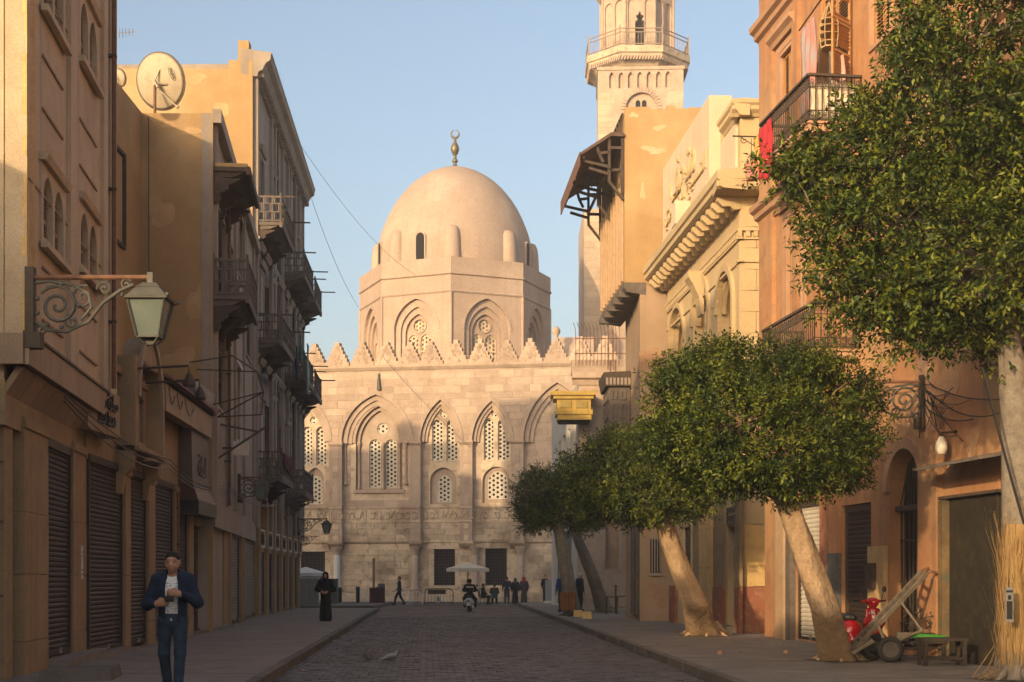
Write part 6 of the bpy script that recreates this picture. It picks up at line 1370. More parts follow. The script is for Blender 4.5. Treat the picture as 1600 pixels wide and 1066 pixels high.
T3 = tree('large overhanging ficus filling the upper right corner', 20.4, [(1591,1062),(1590,900),(1588,700),(1582,560),(1560,440)], [.30,.22,.20,.18,.15],
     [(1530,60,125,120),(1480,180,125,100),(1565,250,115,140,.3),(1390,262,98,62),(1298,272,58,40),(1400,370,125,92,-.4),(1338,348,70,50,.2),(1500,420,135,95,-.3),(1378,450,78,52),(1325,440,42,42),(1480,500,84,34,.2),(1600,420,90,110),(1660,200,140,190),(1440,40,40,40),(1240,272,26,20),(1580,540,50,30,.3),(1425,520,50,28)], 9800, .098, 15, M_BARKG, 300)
# ================================================================ lamps, dishes, cables, street things
def street_lamp(label, P, L_, s=1., side=1, group='bracket street lamps', lantern=True):
    """wall bracket with scrollwork, arm reaching in +X*side from P (wall point at arm height)"""
    t = thing('street_lamp', label, 'street lamp', P, group); P = Vector(P); X = lambda x,z: (P.x+side*x*s, P.y, P.z+z*s)
    f = MB(); f.tube([X(0,0),X(L_/s,.0)],.035*s,8); f.build('arm', M_RUST, t)
    f = MB(); f.box(min(P.x-.02,P.x+side*.1*s),max(P.x-.02,P.x+side*.1*s),P.y-.07*s,P.y+.07*s,P.z-.95*s,P.z+.14*s); f.box(min(P.x-.02,P.x+side*.2*s),max(P.x-.02,P.x+side*.2*s),P.y-.1*s,P.y+.1*s,P.z-1.0*s,P.z-.78*s); f.build('wall_plate', M_IRON, t)
    f = MB(); W_ = L_/s*.86
    def sp(cx,cz,r,turn,a0,sg,th=.022): f.tube([(X(x-P.x,0)[0] if 0 else P.x+side*(x)*s, P.y, P.z+z*s) for x,_,z in [(cx+q[0],0,cz+q[2]) for q in spiral((0,0,0),r,turn,a0,26,.12,sgn=sg)]],th*s,5)
    f.tube([X(.1,-.62),X(.28,-.74),X(.55,-.76),X(.85,-.62),X(1.05,-.36),X(1.3,-.18),X(W_,-.1)],.026*s,6)
    f.tube([X(.1,-.08),X(.3,-.05),X(.62,-.1),X(.85,-.22),X(.9,-.42),X(.75,-.6)],.024*s,6)
    sp(.42,-.4,.30,1.9,2.5,-1,.028); sp(.42,-.4,.22,1.5,-.5,-1,.02); sp(.78,-.28,.17,1.5,1.2,1,.02); sp(1.08,-.16,.11,1.4,3.2,-1,.018); sp(1.38,-.1,.08,1.4,.5,1,.016); sp(.18,-.72,.09,1.4,1,-1,.018); sp(.62,-.62,.11,1.4,2,1,.018)
    for q in range(9): a = q*.7; x0, z0 = .42+.3*math.cos(a), -.4+.3*math.sin(a); f.ball((P.x+side*x0*s,P.y,P.z+z0*s),.035*s,6)
    f.build('scrollwork', M_IRONG, t)
    if not lantern: return t
    c = X(L_/s,0); hx = .0; f = MB(); f.lathe([(.035*s,.0),(.035*s,.07*s),(.03*s,-.02*s)],8,c); f.box(c[0]-.04*s,c[0]+.04*s,c[1]-.04*s,c[1]+.04*s,c[2]-.08*s,c[2]+.06*s)
    def sq(r0,z0,r1,z1):                                    # four-sided frustum
        f.add([(c[0]+a*r0*s,c[1]+b*r0*s,c[2]+z0*s) for a,b in ((-1,-1),(1,-1),(1,1),(-1,1))]+[(c[0]+a*r1*s,c[1]+b*r1*s,c[2]+z1*s) for a,b in ((-1,-1),(1,-1),(1,1),(-1,1))],[(3,2,1,0),(4,5,6,7),(0,1,5,4),(1,2,6,5),(2,3,7,6),(3,0,4,7)])
    sq(.30,-.34,.31,-.30); sq(.27,-.30,.16,-.16); sq(.17,-.16,.09,-.09); sq(.16,-.86,.15,-.83); sq(.05,-.95,.06,-.9)
    for a,b in ((-1,-1),(1,-1),(1,1),(-1,1)): f.bar((c[0]+a*.26*s,c[1]+b*.26*s,c[2]-.31*s),(c[0]+a*.155*s,c[1]+b*.155*s,c[2]-.84*s),.03*s); f.bar((c[0]+a*.15*s,c[1]+b*.15*s,c[2]-.85*s),(c[0]+a*.05*s,c[1]+b*.05*s,c[2]-.95*s),.025*s); f.ball((c[0]+a*.31*s,c[1]+b*.31*s,c[2]-.30*s),.03*s,6)
    f.build('lantern_frame', M_IRONG, t)
    k = 0
    for a,b in ((0,-1),(1,0),(0,1),(-1,0)):
        nx,ny = -b,a; r0,r1 = .145,.25; g_ = MB(); q = lambda r,z,e: (c[0]+(a*r+nx*e*r)*s, c[1]+(b*r+ny*e*r)*s, c[2]+z*s)
        g_.add([q(r0,-.83,-1),q(r0,-.83,1),q(r1,-.325,1),q(r1,-.325,-1)],[(0,1,2,3)]); g_.build('glass_pane', glass('lantern_glass',(.17,.20,.17)), t)
    return t
p = W(44,434,19.95); street_lamp('large scrolled bracket lantern on the corner of the pink house', (p.x,19.93,p.z), 1.72, 1.0)
def lamp_on(fx, x, y, L_, label, s=.85, lantern=True, side=1):
    u = fx.u(x); z = fx.z(x,y); P = fx(u,.02,z); return street_lamp(label, P, L_, s, side, lantern=lantern)
lamp_on(f3, 371, 746, .75, 'bracket lantern above the shops halfway along the left row', .82)
lamp_on(f4, 463, 811, 1.45, 'small bracket lantern hanging before the mausoleum wall', .8)
lamp_on(f4, 440, 782, 1.5, 'bare scrolled bracket fixed over the transoms of the apartment house', .85, False)
lamp_on(f4, 466, 838, 1.0, 'lowest bare scrolled bracket at the far end of the apartment house', .6, False)
u_ = fa.u(1452); P = fa(u_,.1,fa.z(1452,597)); street_lamp('sunlit scrolled bracket on the terracotta wall beside the arch', P, 1.35, .85, -1, lantern=False)
# satellite dishes
def dish(label, P, r, az, parent_pole, logo=False):
    t = thing('satellite_dish', label, 'satellite dish', (P.x,P.y,14.0), 'rooftop dishes'); d = Vector((math.sin(az)*.96, math.cos(az)*.96, .28)).normalized()  # facing direction (away)
    x = d.cross(Vector((0,0,1))).normalized(); y = x.cross(d); prof = [(r*i/10, .55*r*.42*((i/10)**2)) for i in range(11)]
    T = lambda u,v,w: tuple(P+x*u+y*v+d*w); f = MB(T); pr = [(max(.001,a),b) for a,b in prof]; f.lathe(pr,40); f.lathe([(a,b+.02) for a,b in pr],40); dd = f.build('reflector', M_DISH, t, True)
    f = MB(T); f.lathe([(r,.225*r+.0),(r+.02,.225*r+.01),(r+.02,.225*r+.04),(r,.225*r+.03)],40); f.build('rim', M_OLDG, t)
    f = MB(T)
    for a in (2.9,1.15,-.35): f.bar((.32*r*math.cos(a)*1.3,.32*r*math.sin(a)*1.3,.02),(0,-.05*r,-.22*r),.05*r)
    f.bar((0,-.0*r,-.22*r),(.12*r,-.25*r,-.24*r),.16*r,.10*r); f.build('mount', M_DISH, t)
    q = P+x*(.06*r)-d*(.26*r)+y*(-.15*r); f = MB(); f.tube([q,(q.x,q.y,14.0)],.055*r,8); f.build('pole', M_RUST, t)
    f = MB(T); f.tube([(-.15*r,-.45*r,-.15*r),(-.7*r,-.85*r,-.05*r)] if 0 else [(.15*r,-.3*r,-.22*r),(.7*r,-.95*r,-.05*r)],.03*r,6); f.ball((.72*r,-.97*r,-.03*r),.07*r,8); f.build('feed_arm', M_DISH, t)
    if logo:
        fx = lambda u,o,z: tuple(P+x*(.55*r+ (u*.94-z*.18)*0 + z*.0 + u*.05)*1.0 + y*(0) )
        cx0, cy0 = .62*r, .18*r; ca, sa = math.cos(R(-72)), math.sin(R(-72))
        def TL(u,o,z): a, b = cx0+u*ca-z*sa, cy0+u*sa+z*ca; rr = (a*a+b*b)/(r*r); return tuple(P+x*a+y*b+d*(.231*r*rr-.008-o))
        lettering('logo_letters', 'PRIFIX', TL, -.19*r, .19*r, -.05*r, .05*r, .002, .004, M_BLACK, t)
        f = MB(TL); ov = [(.25*r*math.cos(a),.095*r*math.sin(a)) for a in np.linspace(0,2*math.pi,29)]; ov2 = [(a*.95,b*.9) for a,b in ov]; f.ring(ov,ov2,0,.004); f.build('logo_oval', M_BLACK, t)
    return t
dish('large beige satellite dish seen from behind on the tan wall', W(245,127,39.2), .76, R(20), 0, True)
dish('small satellite dish half hidden behind the pink house', W(184,122,36.5), .21, R(35), 0)
an = thing('tv_antenna', 'thin television aerial on the rooftop at upper left', 'antenna', W(178,120,45)); f = MB(); a, b = W(150,56,45), W(214,49,45); f.tube([a,b],.012,5)
for i in range(9): q = a.lerp(b,.25+.08*i); f.tube([q+Vector((-.05,.2,-.12+.01*i)),q+Vector((.05,-.2,.12-.01*i))],.007,4)
f.tube([a,a-Vector((0,0,2.5))],.015,5); f.build('aerial', M_CHROM, an)
# cables over the street and on the walls
def cable(label, pts, s=.0, r=.012, m=None):
    t = thing('cable', label, 'cable', pts[0]); f = MB(); f.tube(sag(pts[0],pts[1],s,14) if len(pts) == 2 else pts, r, 4); f.build('strand', m or M_BLACK, t); return t
cable('thin cable dropping from the cornice corner across the sky', [W(478,285,72), W(560,480,97)], .6, .014, M_OLDG)
cable('thin cable crossing the sky before the dome', [W(455,205,62), W(650,430,97)], .8, .012, M_OLDG)
cable('slack cable sloping across the mausoleum wall', [W(600,560,97.4), W(735,700,96.5)], .2, .02, M_OLDG)
cable('black cable running down beside the wrapped trunk', [W(1535,575,20.0), W(1605,835,20.0)], .05, .02)
for i,(a,b,s_) in enumerate([((1452,600),(1578,622),.12),((1452,612),(1575,640),.25),((1450,640),(1520,655),.1),((1455,600),(1300,615),.05)]):
    cable(['upper slack wire between the bracket and the big trunk','middle slack wire between the bracket and the big trunk','short wire sagging on the terracotta wall','twisted feed wire running behind the clipped crown'][i], [W(*a,fa.D(fa.u(a[0]))-.35), W(*b,fa.D(fa.u(b[0])) - (.35 if i > 1 else 1.0))], s_, .012)
for i in range(14):
    a = fa(fa.u(1450)+random.uniform(-.15,.5), random.uniform(.05,.2), fa.z(1452,600)+random.uniform(-.3,.1)); b = fa(fa.u(1450)+random.uniform(.0,2.2), random.uniform(.02,.3), fa.z(1452,600)-random.uniform(.2,1.3)); 
    if i == 0: tn = thing('wire_tangle', 'tangle of loose wires on the terracotta wall beside the bracket', 'wires', a); ft = MB()
    ft.tube(sag(a,b,random.uniform(.02,.3)),.008,4)
ft.build('wires', M_BLACK, tn, kind='stuff')
eg = thing('wall_lamp', 'white egg shaped lamp on the terracotta wall', 'lamp', fa(fa.u(1495),.2,fa.z(1495,700))); f = fa.mb(); c_ = (fa.u(1495),.28,fa.z(1495,697)); f.lathe([(.01,-.16),(.07,-.14),(.105,-.06),(.10,.03),(.06,.12),(.04,.16)],12,c_); f.build('globe', flat('milk_glass',(.72,.66,.56),.3), eg, True); f = fa.mb(); f.tube([(c_[0],.28,c_[2]+.15),(c_[0],.28,c_[2]+.22),(c_[0],.0,c_[2]+.25)],.025,6); f.build('holder', M_IRON, eg)
# straw wrap on the big trunk with a small poster
wr = thing('straw_wrap', 'sunlit straw wrapped round the foot of the big trunk', 'straw', G(1591,1062,PZ)); tb = G(1591,1062,PZ); f = MB(); zs = np.linspace(0,2.2,9); n = 20; vs = []
for i,z in enumerate(zs):
    for k in range(n): a = 2*math.pi*k/n; r_ = (.25+.035*math.sin(a*4+i*.7)+random.uniform(-.015,.015))*(1 if i < 8 else .78); vs.append((tb.x+r_*math.cos(a), tb.y+r_*math.sin(a), tb.z+z))
f.add(vs,[(i*n+k,i*n+(k+1)%n,(i+1)*n+(k+1)%n,(i+1)*n+k) for i in range(8) for k in range(n)])
M_STRAW = mat('straw',(.33,.205,.085),(.24,.145,.055),scale=6,bump=.7,bscale=40,streak=.4,stain=(.25,.16,.05)); f.build('wrap', M_STRAW, wr, True); f = MB()
for i in range(700):
    a = random.uniform(0,6.283); z = random.uniform(-.0,2.3); r_ = .27+random.uniform(0,.03); l = random.uniform(.25,.8); d = Vector((random.gauss(0,.12),random.gauss(0,.12),1 if random.random() < .9 else -1)).normalized(); p0 = Vector((tb.x+r_*math.cos(a),tb.y+r_*math.sin(a),tb.z+z*.8)); w_ = Vector((-math.sin(a),math.cos(a),0))*.006; p1 = p0+d*l+Vector((math.cos(a),math.sin(a),0))*random.uniform(-.01,.05); f.add([p0-w_,p0+w_,p1+w_*.5,p1-w_*.5],[(0,1,2,3)])
for i in range(26):
    a = random.uniform(2.2,5.2); p0 = Vector((tb.x+.34*math.cos(a),tb.y+.34*math.sin(a),tb.z+random.uniform(.1,.5))); p1 = Vector((tb.x+random.uniform(.4,.75)*math.cos(a),tb.y+random.uniform(.4,.75)*math.sin(a),tb.z+.015)); w_ = Vector((0,0,.006)); f.add([p0-w_,p0+w_,p1+w_,p1-w_],[(0,1,2,3)])
f.build('straws', M_STRAW, wr, kind='stuff')
po = thing('poster', 'narrow grey poster with a dark figure pinned to the straw wrap', 'poster', W(1578,950,19.6)); f = MB(); pc = W(1577,945,19.62); f.box(pc.x-.055,pc.x+.055,pc.y-.01,pc.y,pc.z-.24,pc.z+.24); f.build('sheet', flat('grey_paper',(.17,.165,.16),.8), po); f = MB(); f.box(pc.x-.04,pc.x+.04,pc.y-.014,pc.y-.0105,pc.z-.2,pc.z+.05); f.box(pc.x-.022,pc.x+.022,pc.y-.014,pc.y-.0105,pc.z+.07,pc.z+.13); f.box(pc.x-.045,pc.x+.045,pc.y-.014,pc.y-.0105,pc.z+.17,pc.z+.2); f.build('print', M_BLACK, po)
# slatted bin on the far trunk, cream blocks
bn = thing('litter_bin', 'brown slatted timber litter bin fixed before the shaded trunk', 'bin', G(889,962,PZ)); c_ = W(888,938,54.4); r_ = .29; f = MB()
for k in range(14): a = 2*math.pi*k/14; q = Vector((c_.x+r_*math.cos(a),c_.y+r_*math.sin(a),0)); f = MB(); tt = Vector((-math.sin(a),math.cos(a),0))*.05; nn = Vector((math.cos(a),math.sin(a),0))*.015; z0, z1 = c_.z-.37, c_.z+.32; f.hexa([q-tt-nn+Vector((0,0,z0)),q+tt-nn+Vector((0,0,z0)),q+tt+nn+Vector((0,0,z0)),q-tt+nn+Vector((0,0,z0)),q-tt-nn+Vector((0,0,z1)),q+tt-nn+Vector((0,0,z1)),q+tt+nn+Vector((0,0,z1)),q-tt+nn+Vector((0,0,z1))]); f.build('slat', mat('orange_slat',(.26,.10,.03),(.19,.07,.02),scale=5,objvar=.15), bn)
f = MB(); f.lathe([(.26,-.35),(.26,.28)],14,c_); f.build('liner', M_BLACK, bn); f = MB(); f.box(c_.x-.06,c_.x+.06,c_.y-.05,c_.y+.05,PZ,c_.z-.36); f.build('post', M_IRON, bn)
for i,(x,y) in enumerate(((903,964),(917,967))):
    q = thing('stone_block', ['cream stone block beside the shaded bin','cream stone block set nearest the road'][i], 'block', G(x,y,PZ)); b = G(x,y,PZ); f = MB(); f.hexa([(b.x-.16,b.y,PZ),(b.x+.18,b.y+.02,PZ),(b.x+.17,b.y+.4,PZ),(b.x-.17,b.y+.4,PZ),(b.x-.15,b.y+.02,PZ+.24),(b.x+.16,b.y+.03,PZ+.26),(b.x+.15,b.y+.38,PZ+.25),(b.x-.15,b.y+.37,PZ+.24)]); f.build('block', M_YSTN, q)
# iron cafe tables and rails by the right wall
for i,(x,w) in enumerate(((974,.7),(955,.5))):
    b = G(x,958+i*1.5,PZ); t = thing('iron_table', ['black iron table standing by the shutters in the shade','smaller black iron table beside the leaning shaded trunk'][i], 'table', b); f = MB(); f.box(b.x-w/2,b.x+w/2,b.y-.3,b.y+.3,PZ+.68,PZ+.72); f.build('top', M_IRON, t)
    for sx in (-1,1):
        for sy in (-1,1): f = MB(); f.bar((b.x+sx*w*.42,b.y+sy*.25,PZ),(b.x+sx*w*.36,b.y+sy*.2,PZ+.68),.035); f.build('leg', M_IRON, t)
    f = MB(); f.bar((b.x-w*.4,b.y-.22,PZ+.25),(b.x+w*.4,b.y-.22,PZ+.25),.025); f.build('stretcher', M_IRON, t)
b = G(962,956,PZ); t = thing('iron_post', 'short dark iron post by the leaning trunk', 'post', b); f = MB(); f.bar(b,b+Vector((0,0,1.1)),.08); f.build('post', M_IRON, t); f = MB(); f.box(b.x-.06,b.x+.06,b.y-.06,b.y+.06,PZ+1.1,PZ+1.16); f.build('cap', M_IRON, t)
# ---- far end of the street
def umbrella(label, x, y_top, D, r, y_foot=None, m=M_CREAM, h=2.3):
    c = W(x,y_top,D); t = thing('parasol', label, 'parasol', (c.x,c.y,0), 'cream parasols'); n = 8; f = MB(); R0 = [(0.02,0),(r*.5,-.18),(r,-.36)]; vs = []
    for rr,z in R0:
        for k in range(n): a = 2*math.pi*(k+.5)/n; vs.append((c.x+rr*math.cos(a),c.y+rr*math.sin(a),c.z+z))
    for k in range(n): a = 2*math.pi*(k+.5)/n; vs.append((c.x+r*math.cos(a),c.y+r*math.sin(a),c.z-.56))
    f.add(vs,[(i*n+k,i*n+(k+1)%n,(i+1)*n+(k+1)%n,(i+1)*n+k) for i in range(3) for k in range(n)]); f.build('canopy', m, t)
    for k in range(n): a = 2*math.pi*(k+.5)/n; f = MB(); f.bar((c.x,c.y,c.z-.05),(c.x+r*math.cos(a),c.y+r*math.sin(a),c.z-.38),.02); f.build('rib', M_OLDW, t)
    f = MB(); f.tube([(c.x,c.y,0),(c.x,c.y,c.z)],.03,8); f.build('pole', M_OLDW, t); f = MB(); f.lathe([(.3,0),(.3,.08),(.08,.12),(.05,.4)],12,(c.x,c.y,0)); f.build('base', M_IRON, t); return t
umbrella('wide cream parasol open behind the riders', 731, 879, 86, 1.38)
umbrella('grey parasol half hidden behind the left row', 478, 886, 84, 1.3, m=M_PALE)
for i,(x0,x1,y0,y1,D) in enumerate(((469,497,904,946,76),(512,527,906,944,80))):
    a, b = W(x0,y1,D), W(x1,y0,D); t = thing('utility_cabinet', ['pale grey utility cabinet behind the woman in black','darker narrow utility cabinet right of the woman in black'][i], 'cabinet', ((a.x+b.x)/2,D,0)); f = MB(); f.box(a.x,b.x,D,D+.5,0.1,b.z); f.build('body', flat('cabinet_grey',(.20,.20,.19),.6) if i == 0 else flat('cabinet_dark',(.09,.09,.085),.6), t)
    f = MB(); f.box(a.x-.02,b.x+.02,D-.03,D+.53,b.z+.001,b.z+.06); f.build('lid', M_PALE if i == 0 else M_IRON, t); f = MB(); f.box(a.x-.02,b.x+.02,D-.02,D+.52,0,.099); f.build('plinth', M_IRON, t); f = MB(); m_ = (a.x+b.x)/2; f.box(m_-.006,m_+.006,D-.008,D-.001,.2,b.z-.1); f.box(m_+.05,m_+.08,D-.03,D-.001,b.z*.5,b.z*.5+.12); f.build('door_seam', M_BLACK, t)
def bollard(x, y0, y1, D, label, m=M_BLACK, r=.12): a = W(x,y1,D); b = W(x,y0,D); t = thing('bollard', label, 'bollard', (a.x,D,0), 'dark posts before the mausoleum'); f = MB(); f.lathe([(r*1.2,0),(r*1.2,.1),(r,.14),(r,b.z-.1),(r*1.15,b.z-.08),(r*.8,b.z)],10,(a.x,D,0)); f.build('post', m, t); return t
bollard(531,918,944,84,'black post nearest the narrow cabinet'); bollard(559,917,944,84,'black post second from the narrow cabinet')
t = thing('plank_bin', 'dark brown boarded bin with grey upright panel behind it', 'bin', W(588,944,83)); a, b = W(577,944,83), W(600,918,83)
for i in range(7): f = MB(); w_ = (b.x-a.x)/7; f.box(a.x+i*w_+.006,a.x+(i+1)*w_-.006,83,83.06,.02,b.z+random.uniform(-.02,.02)); f.build('board', mat('red_brown_board',(.09,.035,.025),(.06,.025,.02),scale=4,objvar=.2), t)
f = MB(); f.box(a.x,b.x,83.07,83.7,.02,b.z-.05); f.build('body', M_BLACK, t); f = MB(); c_ = W(594,912,83); f.box(c_.x-.2,c_.x+.2,83.75,83.9,0,c_.z); f.build('grey_panel', flat('panel_grey',(.12,.12,.12)), t)
t = thing('sign_pole', 'tall thin rusty pole standing against the mausoleum', 'pole', W(584,940,95)); p0, p1 = W(584,938,95), W(584,872,95); f = MB(); f.bar((p0.x,95,0),(p1.x,95,p1.z),.16,.1); f.build('pole', M_RUST, t); f = MB(); f.box(p0.x-.2,p0.x+.2,94.8,95.2,0,.1); f.build('foot', M_IRON, t)
def barrier(x0, x1, y0, D, label, m, plate=False, n=9):
    a, b = W(x0,944,D), W(x1,y0,D); t = thing('crowd_barrier', label, 'barrier', ((a.x+b.x)/2,D,0), 'crowd barriers before the mausoleum'); f = MB(); z1 = b.z; z0 = .18; r = .2
    pts = [(a.x,D,0),(a.x,D,z1-r),(a.x+r*.3,D,z1-r*.3),(a.x+r,D,z1),(b.x-r,D,z1),(b.x-r*.3,D,z1-r*.3),(b.x,D,z1-r),(b.x,D,0)]; f.tube(pts,.03,6); f.tube([(a.x,D,z0),(b.x,D,z0)],.025,6); f.build('frame', m, t)
    for i in range(1,n): x = a.x+(b.x-a.x)*i/n; f = MB(); f.tube([(x,D,z0),(x,D,z1)],.012,5); f.build('bar', m, t)
    for x in (a.x+.15,b.x-.15): f = MB(); f.bar((x,D-.25,.02),(x,D+.25,.02),.05); f.build('foot', m, t)
    if plate:
        f = MB(); c = (a.x+b.x)/2; f.box(c-.65,c+.4,D-.03,D-.02,z1-.32,z1-.06); f.build('plate', M_BLACK, t); f = MB(); f.T = None
        v = [(c-.05+.17*math.cos(q),D-.045,z1-.62+.22*math.sin(q)) for q in np.linspace(0,6.283,13)[:-1]]; f.add(v+[(x,D-.03,z) for x,_,z in v],[tuple(range(12))]+[(i,(i+1)%12,12+(i+1)%12,12+i) for i in range(12)]); f.build('badge', flat('badge_pale',(.34,.42,.44)), t)
        f = MB(); f.bar((c-.05,D-.05,z1-.72),(c-.05,D-.05,z1-.5),.06,.01); f.bar((c-.1,D-.052,z1-.6),(c+.02,D-.052,z1-.66),.05,.01); f.build('badge_mark', M_BLACK, t)
    return t
barrier(664,708,920,84,'dark crowd barrier with badge in front of the grille', M_IRON, True)
M_BARW = flat('white_barrier_paint',(.50,.48,.45),.6)
barrier(563,580,920,87,'white crowd barrier left of the plank bin', M_BARW); barrier(611,640,920,88,'white crowd barrier behind the walking man', M_BARW, n=5); barrier(530,549,926,87,'low white barrier behind the black posts', M_BARW, n=5); barrier(641,660,925,88,'white crowd barrier at the column foot', M_BARW, n=4)
t = tag(MB().box(-15,W(592,0,77).x,74.2,88,-.02,.16).build('platform_kerb', M_KERB), kind='structure')
t = thing('grey_panel', 'upright pale grey sheet panel leaning by the pale building', 'panel', W(858,940,90)); a, b = W(852,938,90), W(862,906,90); f = MB(); f.box(a.x,b.x,90,90.08,PZ,b.z); f.build('sheet', flat('sheet_grey',(.22,.24,.24)), t); f = MB(); f.bar((a.x,90.1,PZ),(a.x,90.1,b.z),.06); f.build('stake', M_IRON, t)
t = thing('stone_slab', 'low pale stone slab on the pavement by the pale building', 'slab', W(860,942,84)); a = W(850,944,84); f = MB(); f.box(a.x,a.x+.9,84,84.6,PZ,PZ+.13); f.build('slab', M_PALE, t)
# pigeons and litter
def pigeon(x, y, rz, label, m1, m2):
    c = G(x,y,0); t = thing('pigeon', label, 'bird', c); T = lambda u,o,z: (c.x+u*math.cos(rz)-o*math.sin(rz), c.y+u*math.sin(rz)+o*math.cos(rz), c.z+z)
    f = MB(T); pts = [(-.20,0,.06),(-.13,0,.085),(-.05,0,.115),(.03,0,.135),(.08,0,.165),(.10,0,.20),(.115,0,.215),(.14,0,.212)]; f.tube(pts,[.012,.03,.062,.068,.045,.030,.032,.008],10); f.build('body', m1, t, True)
    for s_ in (-1,1):
        f = MB(T); f.tube([(.06,s_*.058,.14),(-.04,s_*.068,.12),(-.15,s_*.03,.075)],[.02,.032,.006],8); f.build('wing', m2, t, True); f = MB(T); f.tube([(.0,s_*.025,.08),(.01,s_*.025,.0)],.006,5); f.build('leg', M_RUST, t)
    f = MB(T); f.tube([(.135,0,.212),(.165,0,.205)],[.008,.002],6); f.build('beak', M_BLACK, t); return t
M_PIG = flat('pigeon_grey',(.13,.13,.14),.7); M_PIGB = flat('pigeon_brown',(.10,.075,.06),.7); M_PIGW = flat('pigeon_white',(.26,.255,.25),.7)
pigeon(574,1034,R(100),'brown pigeon standing on the setts, left of the pale one',M_PIGB,M_PIGB); pigeon(611,1037,R(10),'grey and white pigeon standing on the setts',M_PIGW,M_PIG)
for i,(x,y) in enumerate(((1124,1022),(1227,1021))):
    c = G(x,y,PZ); t = thing('brick_fragment', ['small broken brick on the pavement edge','small broken brick lying before the leaning trunk'][i], 'rubble', c); f = MB(); f.hexa([(c.x-.05,c.y-.03,PZ),(c.x+.05,c.y-.04,PZ),(c.x+.045,c.y+.04,PZ),(c.x-.04,c.y+.035,PZ),(c.x-.035,c.y-.02,PZ+.05),(c.x+.03,c.y-.03,PZ+.07),(c.x+.035,c.y+.02,PZ+.06),(c.x-.03,c.y+.03,PZ+.045)]); f.build('fragment', M_TERRA, t)
lit = MB()
for i in range(160):
    D = random.uniform(21,60); sd_ = random.random(); x = (kl(D)+random.uniform(.0,.7)) if sd_ < .5 else (kr(D)+random.uniform(.3,4)) ; z = .012 if sd_ < .5 else PZ+.004; a = random.uniform(0,6.28); s_ = random.uniform(.012,.04); lit.add([(x+s_*math.cos(a+q),D+s_*math.sin(a+q),z+.012*(q > 2)) for q in (0,1.5,3.0,4.6)],[(0,1,2,3)])
tag(lit.build('street_litter', mat('dry_leaf_litter',(.30,.22,.13),(.38,.34,.28),scale=30)), 'scattered dry leaves and scraps along the kerbs', 'litter', kind='stuff')
t = thing('drain_slab', 'dark stone slab edge at the lower left corner of the pavement', 'slab', G(110,1064,PZ)); a = G(105,1062,PZ); f = MB(); f.hexa([(-6.55,19.6,PZ),(-5.6,19.9,PZ),(-5.75,21.0,PZ),(-6.6,20.8,PZ),(-6.52,19.65,PZ+.16),(-5.65,19.95,PZ+.17),(-5.78,20.95,PZ+.17),(-6.56,20.75,PZ+.16)]); f.build('slab', M_KERB, t)
# ================================================================ people and machines, smooth bodies grown from round cones
def snet(fn, lo, hi, h):
    lo = np.array(lo,float); hi = np.array(hi,float); n = np.ceil((hi-lo)/h).astype(int)+1
    ax = [lo[i]+h*np.arange(n[i]) for i in range(3)]; Gx, Gy, Gz = np.meshgrid(*ax, indexing='ij'); P = np.stack([Gx,Gy,Gz],-1).reshape(-1,3)
    V = np.empty(len(P)); 
    for s_ in range(0,len(P),400000): V[s_:s_+400000] = fn(P[s_:s_+400000])
    V = V.reshape(n); S = V < 0
    cnt = sum(S[a:n[0]-1+a, b:n[1]-1+b, c:n[2]-1+c].astype(np.int8) for a in (0,1) for b in (0,1) for c in (0,1)); mix = (cnt > 0)&(cnt < 8)
    I = np.argwhere(mix); idx = np.full(mix.shape,-1); idx[mix] = np.arange(len(I)); acc = np.zeros((len(I),3)); num = np.zeros(len(I))
    cs = [(a,b,c) for a in (0,1) for b in (0,1) for c in (0,1)]
    for p in cs:
        for q in cs:
            if p < q and sum(abs(p[i]-q[i]) for i in range(3)) == 1:
                va = V[I[:,0]+p[0],I[:,1]+p[1],I[:,2]+p[2]]; vb = V[I[:,0]+q[0],I[:,1]+q[1],I[:,2]+q[2]]; m = (va < 0) != (vb < 0)
                t = np.where(m, va/(va-vb+1e-12), 0); pos = np.array(p)+t[:,None]*(np.array(q)-np.array(p)); acc[m] += pos[m]; num[m] += 1
    vs = lo+(I+acc/np.maximum(num,1)[:,None])*h; fs = []
    for ax_ in range(3):
        u, v = [(1,2),(2,0),(0,1)][ax_]; d = np.zeros(3,int); d[ax_] = 1
        A = S[tuple(slice(0,n[i]-d[i]) for i in range(3))]; Bq = S[tuple(slice(d[i],n[i]) for i in range(3))]; E = np.argwhere(A != Bq)
        E = E[(E[:,u] > 0)&(E[:,v] > 0)&(E[:,u] < n[u]-1)&(E[:,v] < n[v]-1)]
        def ci(du,dv): q = E.copy(); q[:,u] -= du; q[:,v] -= dv; return idx[q[:,0],q[:,1],q[:,2]]
        quad = np.stack([ci(1,1),ci(0,1),ci(0,0),ci(1,0)],1); fl = ~A[E[:,0],E[:,1],E[:,2]]; quad[fl] = quad[fl][:,::-1]; fs.append(quad)
    return vs, np.concatenate(fs)
def cone(a, b, ra, rb=None, sy=1., sx=1.):
    a = np.array(a,float); b = np.array(b,float); rb = ra if rb is None else rb; sv = np.array([1/sx,1/sy,1.])
    def f(P):
        A = a*sv; Bb = b*sv; Q = P*sv; d = Bb-A; L = max(1e-9,(d*d).sum()); t = np.clip(((Q-A)@d)/L,0,1)
        return np.linalg.norm(Q-A-t[:,None]*d,axis=1)-(ra+(rb-ra)*t)
    f.lo = np.minimum(a,b)-max(ra,rb)*max(1,sx,sy); f.hi = np.maximum(a,b)+max(ra,rb)*max(1,sx,sy); return f
